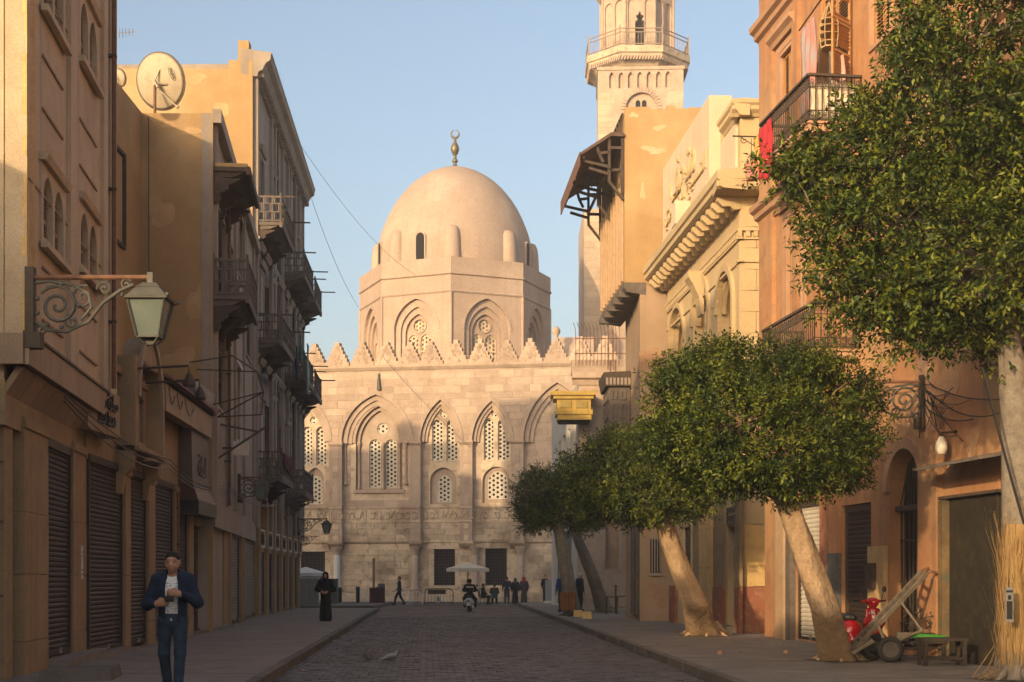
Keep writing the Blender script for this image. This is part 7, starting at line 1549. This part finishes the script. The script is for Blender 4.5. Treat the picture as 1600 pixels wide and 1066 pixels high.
def rbox(c, s, r, rot=0.):
    c = np.array(c,float); s = np.array(s,float)-r; ca, sa = math.cos(rot), math.sin(rot)     # rotation about y
    def f(P):
        Q = P-c; x = Q[:,0]*ca+Q[:,2]*sa; z = -Q[:,0]*sa+Q[:,2]*ca; q = np.stack([np.abs(x),np.abs(Q[:,1]),np.abs(z)],1)-s
        return np.linalg.norm(np.maximum(q,0),axis=1)+np.minimum(q.max(1),0)-r
    m = np.linalg.norm(s)+r; f.lo = c-m; f.hi = c+m; return f
def blend(pr, k=55., cut=()):
    def f(P):
        ds = np.stack([p(P) for p in pr]); m = ds.min(0); d = m-np.log(np.exp(-k*(ds-m)).sum(0))/k
        for c in cut: d = np.maximum(d, -c(P))
        return d
    f.lo = np.min([p.lo for p in pr],0); f.hi = np.max([p.hi for p in pr],0); return f
def soft(name, pr, h, m, parent, T, k=55., cut=(), label=None):
    fn = blend(pr,k,cut); vs, fs = snet(fn, fn.lo-2.5*h, fn.hi+2.5*h, h); mb = MB(); mb.v = [T(*v) for v in vs]; mb.f = [tuple(int(i) for i in f) for f in fs]
    o = mb.build(name, m, parent, True, label=label); return o
def placer(P, rz, s=1.):
    c, sn = math.cos(rz), math.sin(rz); return lambda x,y,z: (P[0]+s*(x*c-y*sn), P[1]+s*(x*sn+y*c), P[2]+s*z)
def front_y(fn, x, z, y0=-.4, y1=.1):
    ys = np.linspace(y0,y1,160); d = fn(np.stack([np.full(160,x),ys,np.full(160,z)],1)); i = np.argmax(d < 0); return ys[i]
def figure(label, P, rz, outfit, J=None, h=.02, s=1., cat='person', group=None):
    """simple walking/standing/sitting figure: joints J override the standing pose; front is local -y"""
    j = dict(hipL=(.09,0,.92), hipR=(-.09,0,.92), knL=(.10,-.02,.5), knR=(-.10,-.02,.5), anL=(.10,.02,.09), anR=(-.10,.02,.09), pel=(0,0,.97), che=(0,.0,1.28), nek=(0,.01,1.47), hed=(0,-.02,1.62), shL=(.19,.01,1.41), shR=(-.19,.01,1.41), elL=(.26,.02,1.14), elR=(-.26,.02,1.14), wrL=(.27,-.05,.90), wrR=(-.27,-.05,.90)); j.update(J or {})
    T = placer(P, rz, s); t = thing('person', label, cat, P, group); V_ = lambda k: np.array(j[k],float)
    def toe(k): a = V_(k); return a+np.array([0,-.15,-.05])
    hd = V_('hed'); body = [cone(hd+[0,0,.03],hd+[0,.0,-.03],.092,.082,sy=1.12), cone(hd+[0,-.02,-.07],hd+[0,-.03,-.09],.055,.045), cone(hd+[0,-.10,-.02],hd+[0,-.105,-.03],.016,.02), cone(V_('nek'),hd+[0,0,-.05],.055,.052), cone(V_('pel'),V_('che'),.115,.13,sy=.7), cone(V_('che'),V_('nek')-[0,0,.06],.12,.09,sy=.7)]
    for S_ in 'LR':
        w_ = V_('wr'+S_); e_ = V_('el'+S_); hv = (w_-e_)/max(1e-6,np.linalg.norm(w_-e_)); sd_ = np.cross(hv,[0,0,1.]); sd_ = sd_/max(1e-6,np.linalg.norm(sd_))
        body += [cone(V_('sh'+S_),e_,.052,.040), cone(e_,w_,.040,.028), cone(w_,w_+hv*.08,.03,.034), cone(V_('hip'+S_),V_('kn'+S_),.085,.056), cone(V_('kn'+S_),V_('an'+S_),.054,.038)]
        for q in range(4): body.append(cone(w_+hv*.08+sd_*(q-1.5)*.018, w_+hv*(.15+.01*(q in (1,2)))+sd_*(q-1.5)*.019+np.array([0,-.012,-.012]), .0095,.008))
        body.append(cone(w_+hv*.03+sd_*.03, w_+hv*.09+sd_*.055, .011,.009))
    soft('body', body, h, M_SKIN, t, T)
    o = outfit
    if 'top' in o:
        tp = [cone(V_('pel')-[0,0,.05*o.get('long',1)],V_('che'),.145,.155,sy=.75), cone(V_('che'),V_('nek')-[0,0,.07],.15,.10,sy=.75), cone(V_('shL')-[.03,0,.0],V_('shR')+[.03,0,0],.07)]
        for S_ in 'LR': tp += [cone(V_('sh'+S_),V_('el'+S_),.072,.060), cone(V_('el'+S_),V_('wr'+S_),.060,.045)]
        soft('jacket', tp, h, o['top'], t, T, 40)
    if 'dress' in o:
        an = (V_('anL')+V_('anR'))/2; an[2] = .10
        dr = [cone(V_('pel'),an+[0,0,.03],.17,.23,sy=.8), cone(V_('pel'),V_('che'),.165,.16,sy=.75), cone(V_('che'),V_('nek')-[0,0,.05],.155,.10,sy=.75), cone(V_('shL')-[.03,0,0],V_('shR')+[.03,0,0],.075)]
        for S_ in 'LR': dr += [cone(V_('sh'+S_),V_('el'+S_),.08,.078), cone(V_('el'+S_),V_('wr'+S_),.078,.06)]
        soft('robe', dr, h, o['dress'], t, T, 40)
    if 'legs' in o:
        lg = [cone(V_('pel'),V_('pel')-[0,0,.06],.135,.13,sy=.75)]
        for S_ in 'LR': lg += [cone(V_('hip'+S_),V_('kn'+S_),.10,.075), cone(V_('kn'+S_),V_('an'+S_),.074,.06)]
        soft('trousers', lg, h, o['legs'], t, T, 45)
    sh = []
    for S_ in 'LR': a = V_('an'+S_); sh += [cone(a-[0,-.03,.045],a+[0,-.15,-.05],.045,.038)]
    soft('shoes', sh, h, M_BLKC, t, T)
    if 'scarf' in o: soft('headscarf', [cone(hd+[0,.012,.04],hd+[0,.02,-.03],.108,.10,sy=1.1), cone(hd+[0,.02,-.05],V_('nek')-[0,0,.06],.09,.13), ], h, o['scarf'], t, T, 40, cut=[cone(hd+[0,-.13,-.01],hd+[0,-.12,-.05],.07,.055)] if h < .03 else ())
    else: soft('hair', [cone(hd+[0,.018,.052],hd+[0,.03,-.01],.094,.085,sy=1.1)], h, o.get('hair',M_HAIR), t, T)
    return t
M_BLUEC = mat('blue_cloth',(.02,.06,.22),(.015,.045,.16),scale=8,rough=.9,bump=.4); M_REDS = mat('red_scarf',(.32,.02,.025),(.24,.015,.02),scale=8,rough=.95,bump=.4); M_GREYC = mat('grey_brown_cloth',(.06,.05,.042),(.04,.034,.03),scale=8,rough=.95,bump=.4)
M_DKBL = mat('dark_blue_cloth',(.02,.028,.045),(.014,.02,.032),scale=8,rough=.95,bump=.4)
# ---- the man in the foreground, camera held at the chest
gm = W(270,1000,18.0); mp_ = (gm.x, 18.0, PZ); Tm = placer(mp_, R(3), 1.0); man = thing('person', 'man in navy jacket, printed white shirt and jeans holding a black camera', 'person', mp_)
A_ = lambda *v: np.array(v,float)
hd = A_(.0,-.03,1.635); hL, hR = A_(.06,-.26,1.245), A_(-.09,-.25,1.13)           # his left hand above, right hand below
def hand(w, e, tgt, sgn):
    """palm and five bent fingers closing towards tgt"""
    d = tgt-w; d /= np.linalg.norm(d); up = A_(0,0,1.); sd_ = np.cross(d,up); sd_ /= np.linalg.norm(sd_); up = np.cross(sd_,d); pr = [cone(w,w+d*.045,.027,.034,sy=.8), cone(w+d*.04,w+d*.085,.034,.036,sy=.75)]
    for q,l in enumerate((.068,.078,.074,.058)):
        b0 = w+d*.085+up*(1.5-q)*.019; m0 = b0+d*l*.55+sd_*0+A_(0,-.012,0); pr += [cone(b0,m0,.0105,.0095), cone(m0,m0+d*l*.42+A_(0,.022,-.006),.0095,.008)]
    tb_ = w+d*.03+up*.032; pr += [cone(tb_,tb_+d*.035+up*.022,.0135,.012), cone(tb_+d*.035+up*.022,tb_+d*.065+up*.018+A_(0,.01,0),.012,.0095)]
    return pr
shL, shR = A_(.20,.01,1.42), A_(-.20,.01,1.42); elL, elR = A_(.315,-.03,1.13), A_(-.315,-.02,1.10); wL, wR = A_(.135,-.235,1.235), A_(-.165,-.225,1.115)
kL, kR = A_(.105,-.07,.50), A_(-.115,.03,.49); aL, aR = A_(.085,-.10,.085), A_(-.10,.17,.13)
body = [cone(hd+[0,.012,.03],hd+[0,.0,-.02],.083,.078,sy=1.16), cone(hd+[0,-.035,-.07],hd+[0,-.045,-.095],.055,.040), cone(hd+[.028,-.055,-.05],hd+[-.028,-.055,-.05],.034), cone(hd+[0,-.088,.012],hd+[0,-.108,-.03],.011,.018), cone(hd+[.035,-.075,.028],hd+[-.035,-.075,.028],.021), cone(hd+[0,-.085,-.068],hd+[.0,-.088,-.075],.018), cone(hd+[.084,.012,.01],hd+[.088,.02,-.028],.016,.011), cone(hd+[-.084,.012,.01],hd+[-.088,.02,-.028],.016,.011),
        cone(A_(0,.012,1.44),hd+[0,.01,-.06],.060,.056), cone(A_(0,0,.97),A_(0,0,1.28),.12,.135,sy=.7), cone(A_(0,0,1.28),A_(0,.01,1.42),.125,.085,sy=.7),
        cone(shL,elL,.052,.042), cone(elL,wL,.042,.029), cone(shR,elR,.052,.042), cone(elR,wR,.042,.029), cone(A_(.09,0,.92),kL,.088,.058), cone(kL,aL,.056,.04), cone(A_(-.09,0,.92),kR,.088,.058), cone(kR,aR,.056,.04)] + hand(wL,elL,A_(.0,-.275,1.26),1) + hand(wR,elR,A_(-.02,-.265,1.135),-1)
soft('body', body, .0085, M_SKIN, man, Tm, 90)
shirt_pr = [cone(A_(0,0,.90),A_(0,0,1.26),.142,.148,sy=.74), cone(A_(0,0,1.26),A_(0,.01,1.40),.148,.085,sy=.74), cone(shL-[.05,0,.01],shR+[.05,0,-.01],.062)]
shirt = soft('shirt', shirt_pr, .012, mat('white_tshirt',(.74,.72,.70),(.62,.60,.58),scale=10,rough=.95,bump=.4,bscale=22), man, Tm, 45)
sf = blend(shirt_pr,45.); mbp = MB(); random.seed(21)
for r_ in range(13):
    z = .98+r_*.032; x = -.075
    while x < .075:
        w_ = random.uniform(.008,.022); h_ = random.uniform(.010,.026)
        if random.random() < (.8 if r_ < 6 or r_ > 9 else .5):
            y = front_y(sf,x,z); y2 = front_y(sf,x+w_,z); th = random.uniform(-.004,.004); mbp.add([Tm(x,y-.004,z),Tm(x+w_,y2-.004,z+th),Tm(x+w_,y2-.004,z+h_*.35+th),Tm(x,y-.004,z+h_*.35)],[(0,1,2,3)])
            if random.random() < .6: mbp.add([Tm(x,y-.0045,z),Tm(x+.006,y-.0045,z),Tm(x+.006,y-.0045,z+h_),Tm(x,y-.0045,z+h_)],[(0,1,2,3)])
        x += w_+random.uniform(.004,.012)
mbp.build('shirt_print', M_BLACK, shirt)
jk = [cone(A_(0,.01,.93),A_(0,.01,1.27),.178,.178,sy=.76), cone(A_(0,.01,1.27),A_(0,.02,1.40),.175,.11,sy=.78), cone(shL-[.03,0,0],shR+[.03,0,0],.078), cone(shL,elL,.076,.064), cone(elL,wL+[.03,.02,0],.064,.050), cone(shR,elR,.076,.064), cone(elR,wR+[-.03,.02,0],.064,.050)]
jk += [cone(A_(.075,-.02,1.43),A_(.07,.05,1.50),.03,.03), cone(A_(-.075,-.02,1.43),A_(-.07,.05,1.50),.03,.03), cone(A_(.07,.05,1.50),A_(-.07,.05,1.50),.03)]
wedge = rbox((0.0,-.28,1.12),(.078,.22,.46),.02); neck = cone(A_(0,-.02,1.40),A_(0,0,1.6),.068,.075)
soft('jacket', jk, .0115, M_NAVY, man, Tm, 42, cut=[wedge,neck])
jn = [cone(A_(0,0,.97),A_(0,0,.90),.138,.135,sy=.78), cone(A_(.092,0,.90),kL,.100,.072), cone(kL,aL+[0,0,.0],.072,.062), cone(A_(-.092,0,.90),kR,.100,.072), cone(kR,aR,.072,.062)]
jeans = soft('jeans', jn, .012, M_JEAN, man, Tm, 80)
mbp = MB(); mbp.hexa([Tm(*v) for v in [(-.012,-.112,.90),(.012,-.112,.90),(.012,-.10,.90),(-.012,-.10,.90),(-.012,-.112,.93),(.012,-.112,.93),(.012,-.1,.93),(-.012,-.1,.93)]]); mbp.build('buckle', M_CHROM, jeans)
soft('shoes', [cone(aL-[0,-.04,.045],aL+[0,-.17,-.05],.05,.042), cone(aR-[0,-.04,.045],aR+[0,-.16,-.07],.05,.042)], .014, M_BLKC, man, Tm)
soft('hair', [cone(hd+[0,.020,.046],hd+[0,.040,-.025],.0875,.080,sy=1.13), cone(hd+[0,-.02,.085],hd+[0,.03,.09],.046,.05,sx=1.25)], .0085, M_HAIR, man, Tm, 70, cut=[cone(hd+[0,-.135,.0],hd+[0,-.13,-.06],.095,.09)])
for s_ in (-1,1):
    f = MB(Tm); f.ball((hd[0]+s_*.034,hd[1]-.088,hd[2]+.008),.0105,8,sx=1.25); f.build('eye', flat('eye_dark',(.02,.014,.011),.3), man, True); f = MB(Tm); f.tube([(hd[0]+s_*.016,hd[1]-.1,hd[2]+.027),(hd[0]+s_*.035,hd[1]-.1,hd[2]+.034),(hd[0]+s_*.055,hd[1]-.088,hd[2]+.028)],.005,5); f.build('eyebrow', M_HAIR, man)
f = MB(Tm); f.tube([(-.024,hd[1]-.100,hd[2]-.064),(0,hd[1]-.106,hd[2]-.062),(.024,hd[1]-.100,hd[2]-.064)],.0055,5); f.build('mouth', flat('lips',(.20,.08,.06),.5), man)
cam_t = thing('photo_camera', 'black camera held in both hands by the walking man', 'camera', Tm(0,-.27,1.17)); f = MB(Tm); f.box(-.055,.06,-.29,-.245,1.14,1.215); f.box(-.02,.03,-.288,-.25,1.2151,1.235); f.build('camera_body', M_BLACK, cam_t); Tl = lambda u,o,z: Tm(u+.0, -.29-z, 1.175+o); f = MB(Tl); f.lathe([(.034,0),(.034,.04),(.038,.042),(.038,.075),(.03,.078)],16); f.build('lens', M_RUBB, cam_t, True); f = MB(Tm); f.lathe([(.006,0),(.006,.008)],8,(.04,-.265,1.2151)); f.build('shutter_button', M_CHROM, cam_t)
# ---- others along the street
wp = G(503,972,PZ)
figure('woman in long black robe and headscarf walking on the left pavement', (wp.x,48.2,PZ), R(0), dict(dress=M_BLKC, scarf=M_BLKC), dict(elL=(.30,-.03,1.14),elR=(-.30,-.03,1.14),wrL=(.12,-.22,1.06),wrR=(-.12,-.22,1.06)), .018, .95)
def far_fig(label, x, D, rz, outfit, J=None, s=.97, z=0.): p = W(x,900,D); return figure(label,(p.x,D,z),rz,outfit,J,.026,s)
far_fig('man in dark blue with cap striding left before the white barriers', 624, 84, R(-80), dict(top=M_DKBL,legs=M_DKBL), dict(knL=(.09,-.22,.52),anL=(.09,-.30,.10),knR=(-.09,.08,.50),anR=(-.09,.32,.14),wrL=(.24,-.2,.95),wrR=(-.24,.16,.95)))
far_fig('man in dark blue standing with his back turned, left of two women', 792, 90, R(180), dict(top=M_DKBL,legs=M_DKBL))
far_fig('woman in black standing between the man and the red scarf', 805, 90.5, R(170), dict(dress=M_BLKC,scarf=M_GREYC), s=.92)
far_fig('woman in a bright red headscarf and dark coat', 818.5, 90, R(200), dict(dress=M_GREYC,scarf=M_REDS), s=.96)
SIT = dict(pel=(0,0,.55),che=(0,-.03,.86),nek=(0,-.04,1.04),hed=(0,-.07,1.19),shL=(.19,-.03,.98),shR=(-.19,-.03,.98),elL=(.25,-.08,.74),elR=(-.25,-.08,.74),wrL=(.15,-.3,.62),wrR=(-.15,-.3,.62),hipL=(.09,-.04,.52),hipR=(-.09,-.04,.52),knL=(.12,-.42,.50),knR=(-.12,-.42,.50),anL=(.12,-.38,.09),anR=(-.12,-.38,.09))
far_fig('person in dark clothes sitting sideways under the parasol', 754, 87, R(75), dict(top=M_BLKC,legs=M_BLKC), SIT)
far_fig('person in brown sitting on a teal chair with back turned', 772.5, 88, R(180), dict(top=mat('brown_cloth',(.07,.03,.026),(.05,.022,.02),scale=8),legs=M_BLKC), SIT)
far_fig('man in dark jacket leaning by the grey panel', 852, 91, R(30), dict(top=M_BLKC,legs=M_DKBL), z=PZ)
p = W(878,900,62); figure('person in bright blue jacket half hidden behind the slatted bin',(p.x,62,PZ),R(-150),dict(top=M_BLUEC,legs=M_GREYC),None,.026,.98)
p = W(906,900,64); figure('person in navy behind the two shaded trunks',(p.x,64,PZ),R(120),dict(top=M_DKBL,legs=M_BLKC,hair=M_WHITE),None,.026,.98)
def chair(label, P, rz, m):
    t = thing('plastic_chair', label, 'chair', P); T = placer(P,rz)
    f = MB(T); f.box(-.22,.22,-.22,.2,.40,.44); f.build('seat', m, t); f = MB(T); f.hexa([(-.22,.16,.46),(.22,.16,.46),(.22,.2,.46),(-.22,.2,.46),(-.2,.26,.86),(.2,.26,.86),(.2,.29,.86),(-.2,.29,.86)]); f.build('backrest', m, t)
    for x in (-.2,.2):
        for y in (-.2,.18): f = MB(T); f.bar((x,y,0),(x*.95,y*.9,.40),.035); f.build('leg', m, t)
    return t
M_TEALP = flat('teal_plastic',(.02,.10,.10),.4); p = W(772.5,900,88); chair('teal plastic chair under the seated person in brown',(p.x,88.0,0),R(180),M_TEALP); p = W(754,900,87); chair('dark plastic chair under the person sitting sideways',(p.x,87,0),R(75),flat('dark_plastic',(.03,.035,.04),.4))
# ---- scooters
M_CARTW = mat('dull_wheel_hub',(.09,.075,.06),(.06,.05,.04),scale=8,rough=.6)
def wheel(t, T, x, r, w, name='wheel'):
    def TW_(u,v,z): return T(x+u*1.0, z, r+v)
    f = MB(TW_); n = 22; sec = [(r*.62,-w*.45),(r*.86,-w*.5),(r*.97,-w*.32),(r,0),(r*.97,w*.32),(r*.86,w*.5),(r*.62,w*.45)]
    vs = [(q*math.cos(2*math.pi*k/n), q*math.sin(2*math.pi*k/n), z) for q,z in sec for k in range(n)]; m_ = len(sec); f.add(vs,[(i*n+k,i*n+(k+1)%n,((i+1)%m_)*n+(k+1)%n,((i+1)%m_)*n+k) for i in range(m_) for k in range(n)]); wh = f.build('tyre', M_RUBB, t, True)
    f = MB(TW_)
    for sg in (-1,1): f.add([(0,0,sg*w*.3)]+[(r*.64*math.cos(2*math.pi*k/n),r*.64*math.sin(2*math.pi*k/n),sg*w*.36) for k in range(n)],[(0,1+k,1+(k+1)%n) for k in range(n)])
    for k in range(8): a = 2*math.pi*k/8; f.box(r*.36*math.cos(a)-.012,r*.36*math.cos(a)+.012,r*.36*math.sin(a)-.012,r*.36*math.sin(a)+.012,-w*.42,w*.42)
    nn = 12; f.add([(r*.2*math.cos(2*math.pi*k/nn),r*.2*math.sin(2*math.pi*k/nn),z) for z in (-w*.45,w*.45) for k in range(nn)],[tuple(range(nn)),tuple(range(nn,2*nn))]+[(k,(k+1)%nn,nn+(k+1)%nn,nn+k) for k in range(nn)]); f.build('rim', M_CHROM if name == 'wheel' else M_CARTW, wh)
def scooter(label, P, rz, paint, h=.014, group=None):
    """front is local +x"""
    t = thing('scooter', label, 'scooter', P, group); T = placer(P,rz); wheel(t,T,.62,.22,.11); wheel(t,T,-.56,.22,.11)
    soft('rear_body', [cone((-.62,0,.50),(-.15,0,.52),.17,.15,sy=1.05), cone((-.55,.14,.42),(-.30,.14,.42),.15,.14,sy=.7), cone((-.55,-.14,.42),(-.30,-.14,.42),.15,.14,sy=.7), cone((-.78,0,.46),(-.7,0,.5),.09,.11,sy=1.2), cone((-.12,0,.4),(-.05,0,.28),.13,.10,sy=1.4)], h, paint, t, T, 30)
    soft('floorboard', [rbox((.14,0,.26),(.30,.17,.035),.03)], h, paint, t, T)
    soft('leg_shield', [cone((.42,0,.30),(.50,0,.62),.05,.05,sy=4.2), cone((.50,0,.62),(.47,0,.86),.05,.045,sy=3.6), cone((.56,0,.45),(.53,0,.85),.055,.045)], h, paint, t, T, 40)
    soft('front_fender', [cone((.52,0,.40),(.74,0,.36),.075,.06,sy=1.3), cone((.74,0,.36),(.80,0,.26),.06,.05,sy=1.2)], h, paint, t, T, 40, cut=[cone((.62,-.06,.22),(.62,.06,.22),.235)])
    soft('headset', [cone((.44,0,1.0),(.52,0,1.0),.075,.08), cone((.42,-.2,1.02),(.42,.2,1.02),.03), cone((.47,0,.86),(.45,0,1.0),.05)], h, paint, t, T, 40)
    soft('seat', [cone((-.62,0,.72),(-.2,0,.71),.075,.075,sy=1.7), cone((-.2,0,.71),(-.08,0,.70),.07,.05,sy=1.3)], h, M_BLACK, t, T, 40)
    Th = lambda u,o,z: T(.53+z, u, 1.0+o); f = MB(Th); f.lathe([(.068,0),(.068,.03),(.055,.045),(.001,.05)],16); f.build('headlight', glass('headlight_glass',(.45,.44,.40)), t, True)
    for s_ in (-1,1):
        f = MB(T); f.tube([(.42,s_*.2,1.02),(.38,s_*.36,1.03)],.02,8); f.build('handlebar_grip', M_RUBB, t); f = MB(T); f.tube([(.42,s_*.24,1.03),(.40,s_*.30,1.2)],.008,5); f.ball((.40,s_*.32,1.24),.055,10,sx=.35); f.build('mirror', M_BLACK, t)
    f = MB(T); f.ball((-.86,0,.52),.05,10,sy=1.4); f.build('tail_light', flat('tail_red',(.25,.015,.012),.25), t, True); f = MB(T); f.box(-.90,-.885,-.09,.09,.30,.42); f.build('number_plate', M_WHITE, t)
    f = MB(T); f.tube([(-.2,-.17,.2),(-.6,-.2,.22),(-.85,-.2,.26)],[.025,.04,.045],8); f.build('exhaust', M_CHROM, t); f = MB(T); f.bar((-.15,.05,.28),(-.2,.16,.02),.025); f.build('stand', M_IRON, t); return t, T
_, Ts = scooter('red scooter parked against the terracotta wall behind the leaning trunk', (6.42,26.5,PZ), R(-66), M_RED)
rs = bpy.data.objects.get('scooter')
lettering('badge_letters', 'LAMBRO', lambda u,o,z: Ts(.565+o, -u, z), -.15, .15, .78, .83, 0, .006, flat('badge_silver',(.6,.58,.55),.3), rs)
wr_ = W(734,900,67.3); M_SWH = mat('white_scooter_paint',(.45,.44,.42),(.38,.37,.36),scale=6,rough=.3)
scooter('white and black scooter with two riders heading down the street', (wr_.x,67.3,0.01), R(88), M_SWH, .022)
RIDE = dict(pel=(0,0,.84),che=(0,-.06,1.13),nek=(0,-.07,1.31),hed=(0,-.10,1.46),shL=(.2,-.06,1.25),shR=(-.2,-.06,1.25),elL=(.3,-.22,1.05),elR=(-.3,-.22,1.05),wrL=(.3,-.46,1.03),wrR=(-.3,-.46,1.03),hipL=(.12,-.04,.80),hipR=(-.12,-.04,.80),knL=(.24,-.42,.66),knR=(-.24,-.42,.66),anL=(.2,-.36,.33),anR=(-.2,-.36,.33))
RIDE2 = {k:(v[0],v[1]+.42,v[2]+.02) for k,v in RIDE.items()}; RIDE2.update(wrL=(.16,.1,1.0),wrR=(-.16,.1,1.0),anL=(.26,.1,.30),anR=(-.26,.1,.30),knL=(.27,.02,.60),knR=(-.27,.02,.60),elL=(.30,.24,1.06),elR=(-.30,.24,1.06))
figure('scooter driver in white and dark jacket, head showing left of the passenger', (wr_.x-.06,67.25,0), R(178), dict(top=M_WHITE,legs=M_BLKC), RIDE, .025, .97)
pas = figure('scooter passenger in black jacket with a pale stripe across the back', (wr_.x+.02,67.35,0), R(178), dict(top=M_BLKC,legs=M_BLKC), RIDE2, .025, .97)
f = MB(); q = W(735,917.5,66.72); f.box(q.x-.2,q.x+.16,66.62,66.66,q.z-.02,q.z+.025); f.build('jacket_stripe', M_WHITE, pas)
# ---- hand cart, green board, bench by the terracotta wall
ct = thing('hand_cart', 'iron hand cart tilted up beside the red scooter with a rubber wheel', 'cart', G(1390,1038,PZ)); DCt = 24.3
a0, a1 = W(1338,1012,DCt), W(1448,897,DCt+.7); off = Vector((.05,.42,0.06)); M_CARTI = mat('cart_iron',(.20,.165,.12),(.13,.10,.075),scale=5,bump=.3,metal=.2)
for o_ in (Vector((0,0,0)), off): f = MB(); f.bar(a0+o_, a1+o_, .045,.07); f.build('rail', M_CARTI, ct)
for i in range(9): p0 = a0.lerp(a1,.08+i*.1); f = MB(); f.bar(p0, p0+off, .07,.02); f.build('rung', M_OLDG, ct)
f = MB(); f.tube([a1, a1+Vector((.08,0,.05)), a1+Vector((.2,.05,.02))],.022,6); f.tube([a1+off, a1+off+Vector((.08,0,.05)), a1+off+Vector((.2,.05,.02))],.022,6); f.build('handle', M_RUST, ct)
f = MB(); f.hexa([a0+Vector((-.06,-.06,-.12)),a0+Vector((.3,-.06,.1)),a0+off+Vector((.3,.06,.1)),a0+off+Vector((-.06,.06,-.12)),a0+Vector((-.1,-.06,-.08)),a0+Vector((.26,-.06,.15)),a0+off+Vector((.26,.06,.15)),a0+off+Vector((-.1,.06,-.08))]); f.build('toe_plate', M_CARTI, ct)
for i,(x,dy) in enumerate(((1391,-.02),(1362,.55))):
    c = W(x,1019,DCt+dy); Tc = placer((c.x,c.y,PZ),R(-8)); wheel(ct, Tc, 0, .225, .13, 'cart_wheel')
f = MB(); f.tube([W(1391,1019,DCt+.05),W(1362,1019,DCt+.5)],.03,8); f.build('axle', M_IRON, ct); p0 = a0.lerp(a1,.3); f = MB(); f.bar(p0, W(1391,1017,DCt+.1), .05); f.bar(a0.lerp(a1,.62), W(1440,985,DCt+.4), .035); f.bar(W(1440,985,DCt+.4), W(1391,1005,DCt+.2), .035); f.build('brace', M_CARTI, ct)
M_SHADT = mat('shade_darkened_timber',(.045,.032,.024),(.028,.02,.016),scale=5,bump=.4,bscale=30)  # timber colour darkened to carry the shade on stool, table and tray
tb_ = thing('display_table', 'low dark timber table carrying a green board by the arch', 'table', W(1440,1035,24.9)); x0, x1 = W(1400,0,24.9).x, W(1476,0,24.9).x; zt = W(0,1001,24.9).z
f = MB(); f.box(x0,x1,24.8,25.4,zt-.05,zt); f.build('top', M_SHADT, tb_)
for x in (x0+.04,x1-.04):
    for y in (24.85,25.35): f = MB(); f.bar((x,y,PZ),(x,y,zt-.05),.05); f.build('leg', M_SHADT, tb_)
f = MB(); f.box(x0+.05,x1-.05,24.86,24.89,PZ+.2,PZ+.24); f.build('stretcher', M_SHADT, tb_)
gb = thing('green_board', 'bright green board lying on the low table', 'board', W(1445,990,24.9)); f = MB(); q0, q1 = W(1408,986,24.85), W(1474,993,24.85); f.hexa([(q0.x,24.7,zt+.06),(q1.x,24.7,zt+.02),(q1.x,25.2,zt+.02),(q0.x,25.2,zt+.06),(q0.x,24.7,zt+.14),(q1.x,24.7,zt+.10),(q1.x,25.2,zt+.10),(q0.x,25.2,zt+.14)]); f.build('board', mat('green_paint',(.05,.20,.03),(.035,.15,.02),scale=5,grime=.3,stain=(.05,.05,.03)), gb)
f = MB(); f.box(q0.x-.12,q0.x+.14,24.69,24.695,zt+.04,zt+.15) ; f.box(q0.x-.1,q0.x+.1,24.72,25.15,zt+.002,zt+.058); f.build('end_block', M_OLDG, gb)
sc_ = thing('scrap_heap', 'tangled dark iron scraps piled on the low table at the gate', 'scrap', W(1440,980,25.3)); 
for i in range(12):
    c = W(1435+random.uniform(-20,28),968+random.uniform(-14,12),25.3); f = MB(); f.tube([c+Vector((random.uniform(-.2,.2),random.uniform(-.1,.1),random.uniform(-.12,.16))) for _ in range(4)],.014,5); f.build('scrap_piece', M_IRON, sc_)
f = MB(); f.box(W(1420,0,25.3).x,W(1462,0,25.3).x,25.22,25.38,zt+.001,zt+.12); f.build('scrap_tray', M_SHADT, sc_)
bnh = thing('wooden_stool', 'dark wooden stool standing nearest the camera on the right pavement', 'stool', W(1471,1046,23.4)); x0, x1 = W(1438,0,23.4).x, W(1506,0,23.4).x; zt = PZ+.46; f = MB(); f.box(x0-.02,x1+.02,23.2,23.62,zt-.05,zt); f.build('seat', M_SHADT, bnh)
for x in (x0+.04,x1-.04):
    for y in (23.24,23.58): f = MB(); f.bar((x,y,PZ),(x,y,zt-.05),.06); f.build('leg', M_SHADT, bnh)
for y in (23.24,23.58): f = MB(); f.box(x0+.07,x1-.07,y-.02,y+.02,PZ+.1,PZ+.15); f.build('stretcher', M_SHADT, bnh)
# ================================================================ morning haze over the street
hz = MB(); hz.box(-405,405,-155,905,-1.2,53.5)
hm = bpy.data.materials.new('haze'); hm.use_nodes = True; hn = hm.node_tree; hn.nodes.clear()
ho = hn.nodes.new('ShaderNodeOutputMaterial'); pv = hn.nodes.new('ShaderNodeVolumePrincipled')
pv.inputs['Color'].default_value = (.90,.93,1.0,1); pv.inputs['Density'].default_value = HAZE; pv.inputs['Anisotropy'].default_value = 0.0
hn.links.new(pv.outputs[0], ho.inputs['Volume'])
haze = tag(hz.build('haze', hm), 'pale morning haze hanging over the whole street', 'haze', kind='stuff')
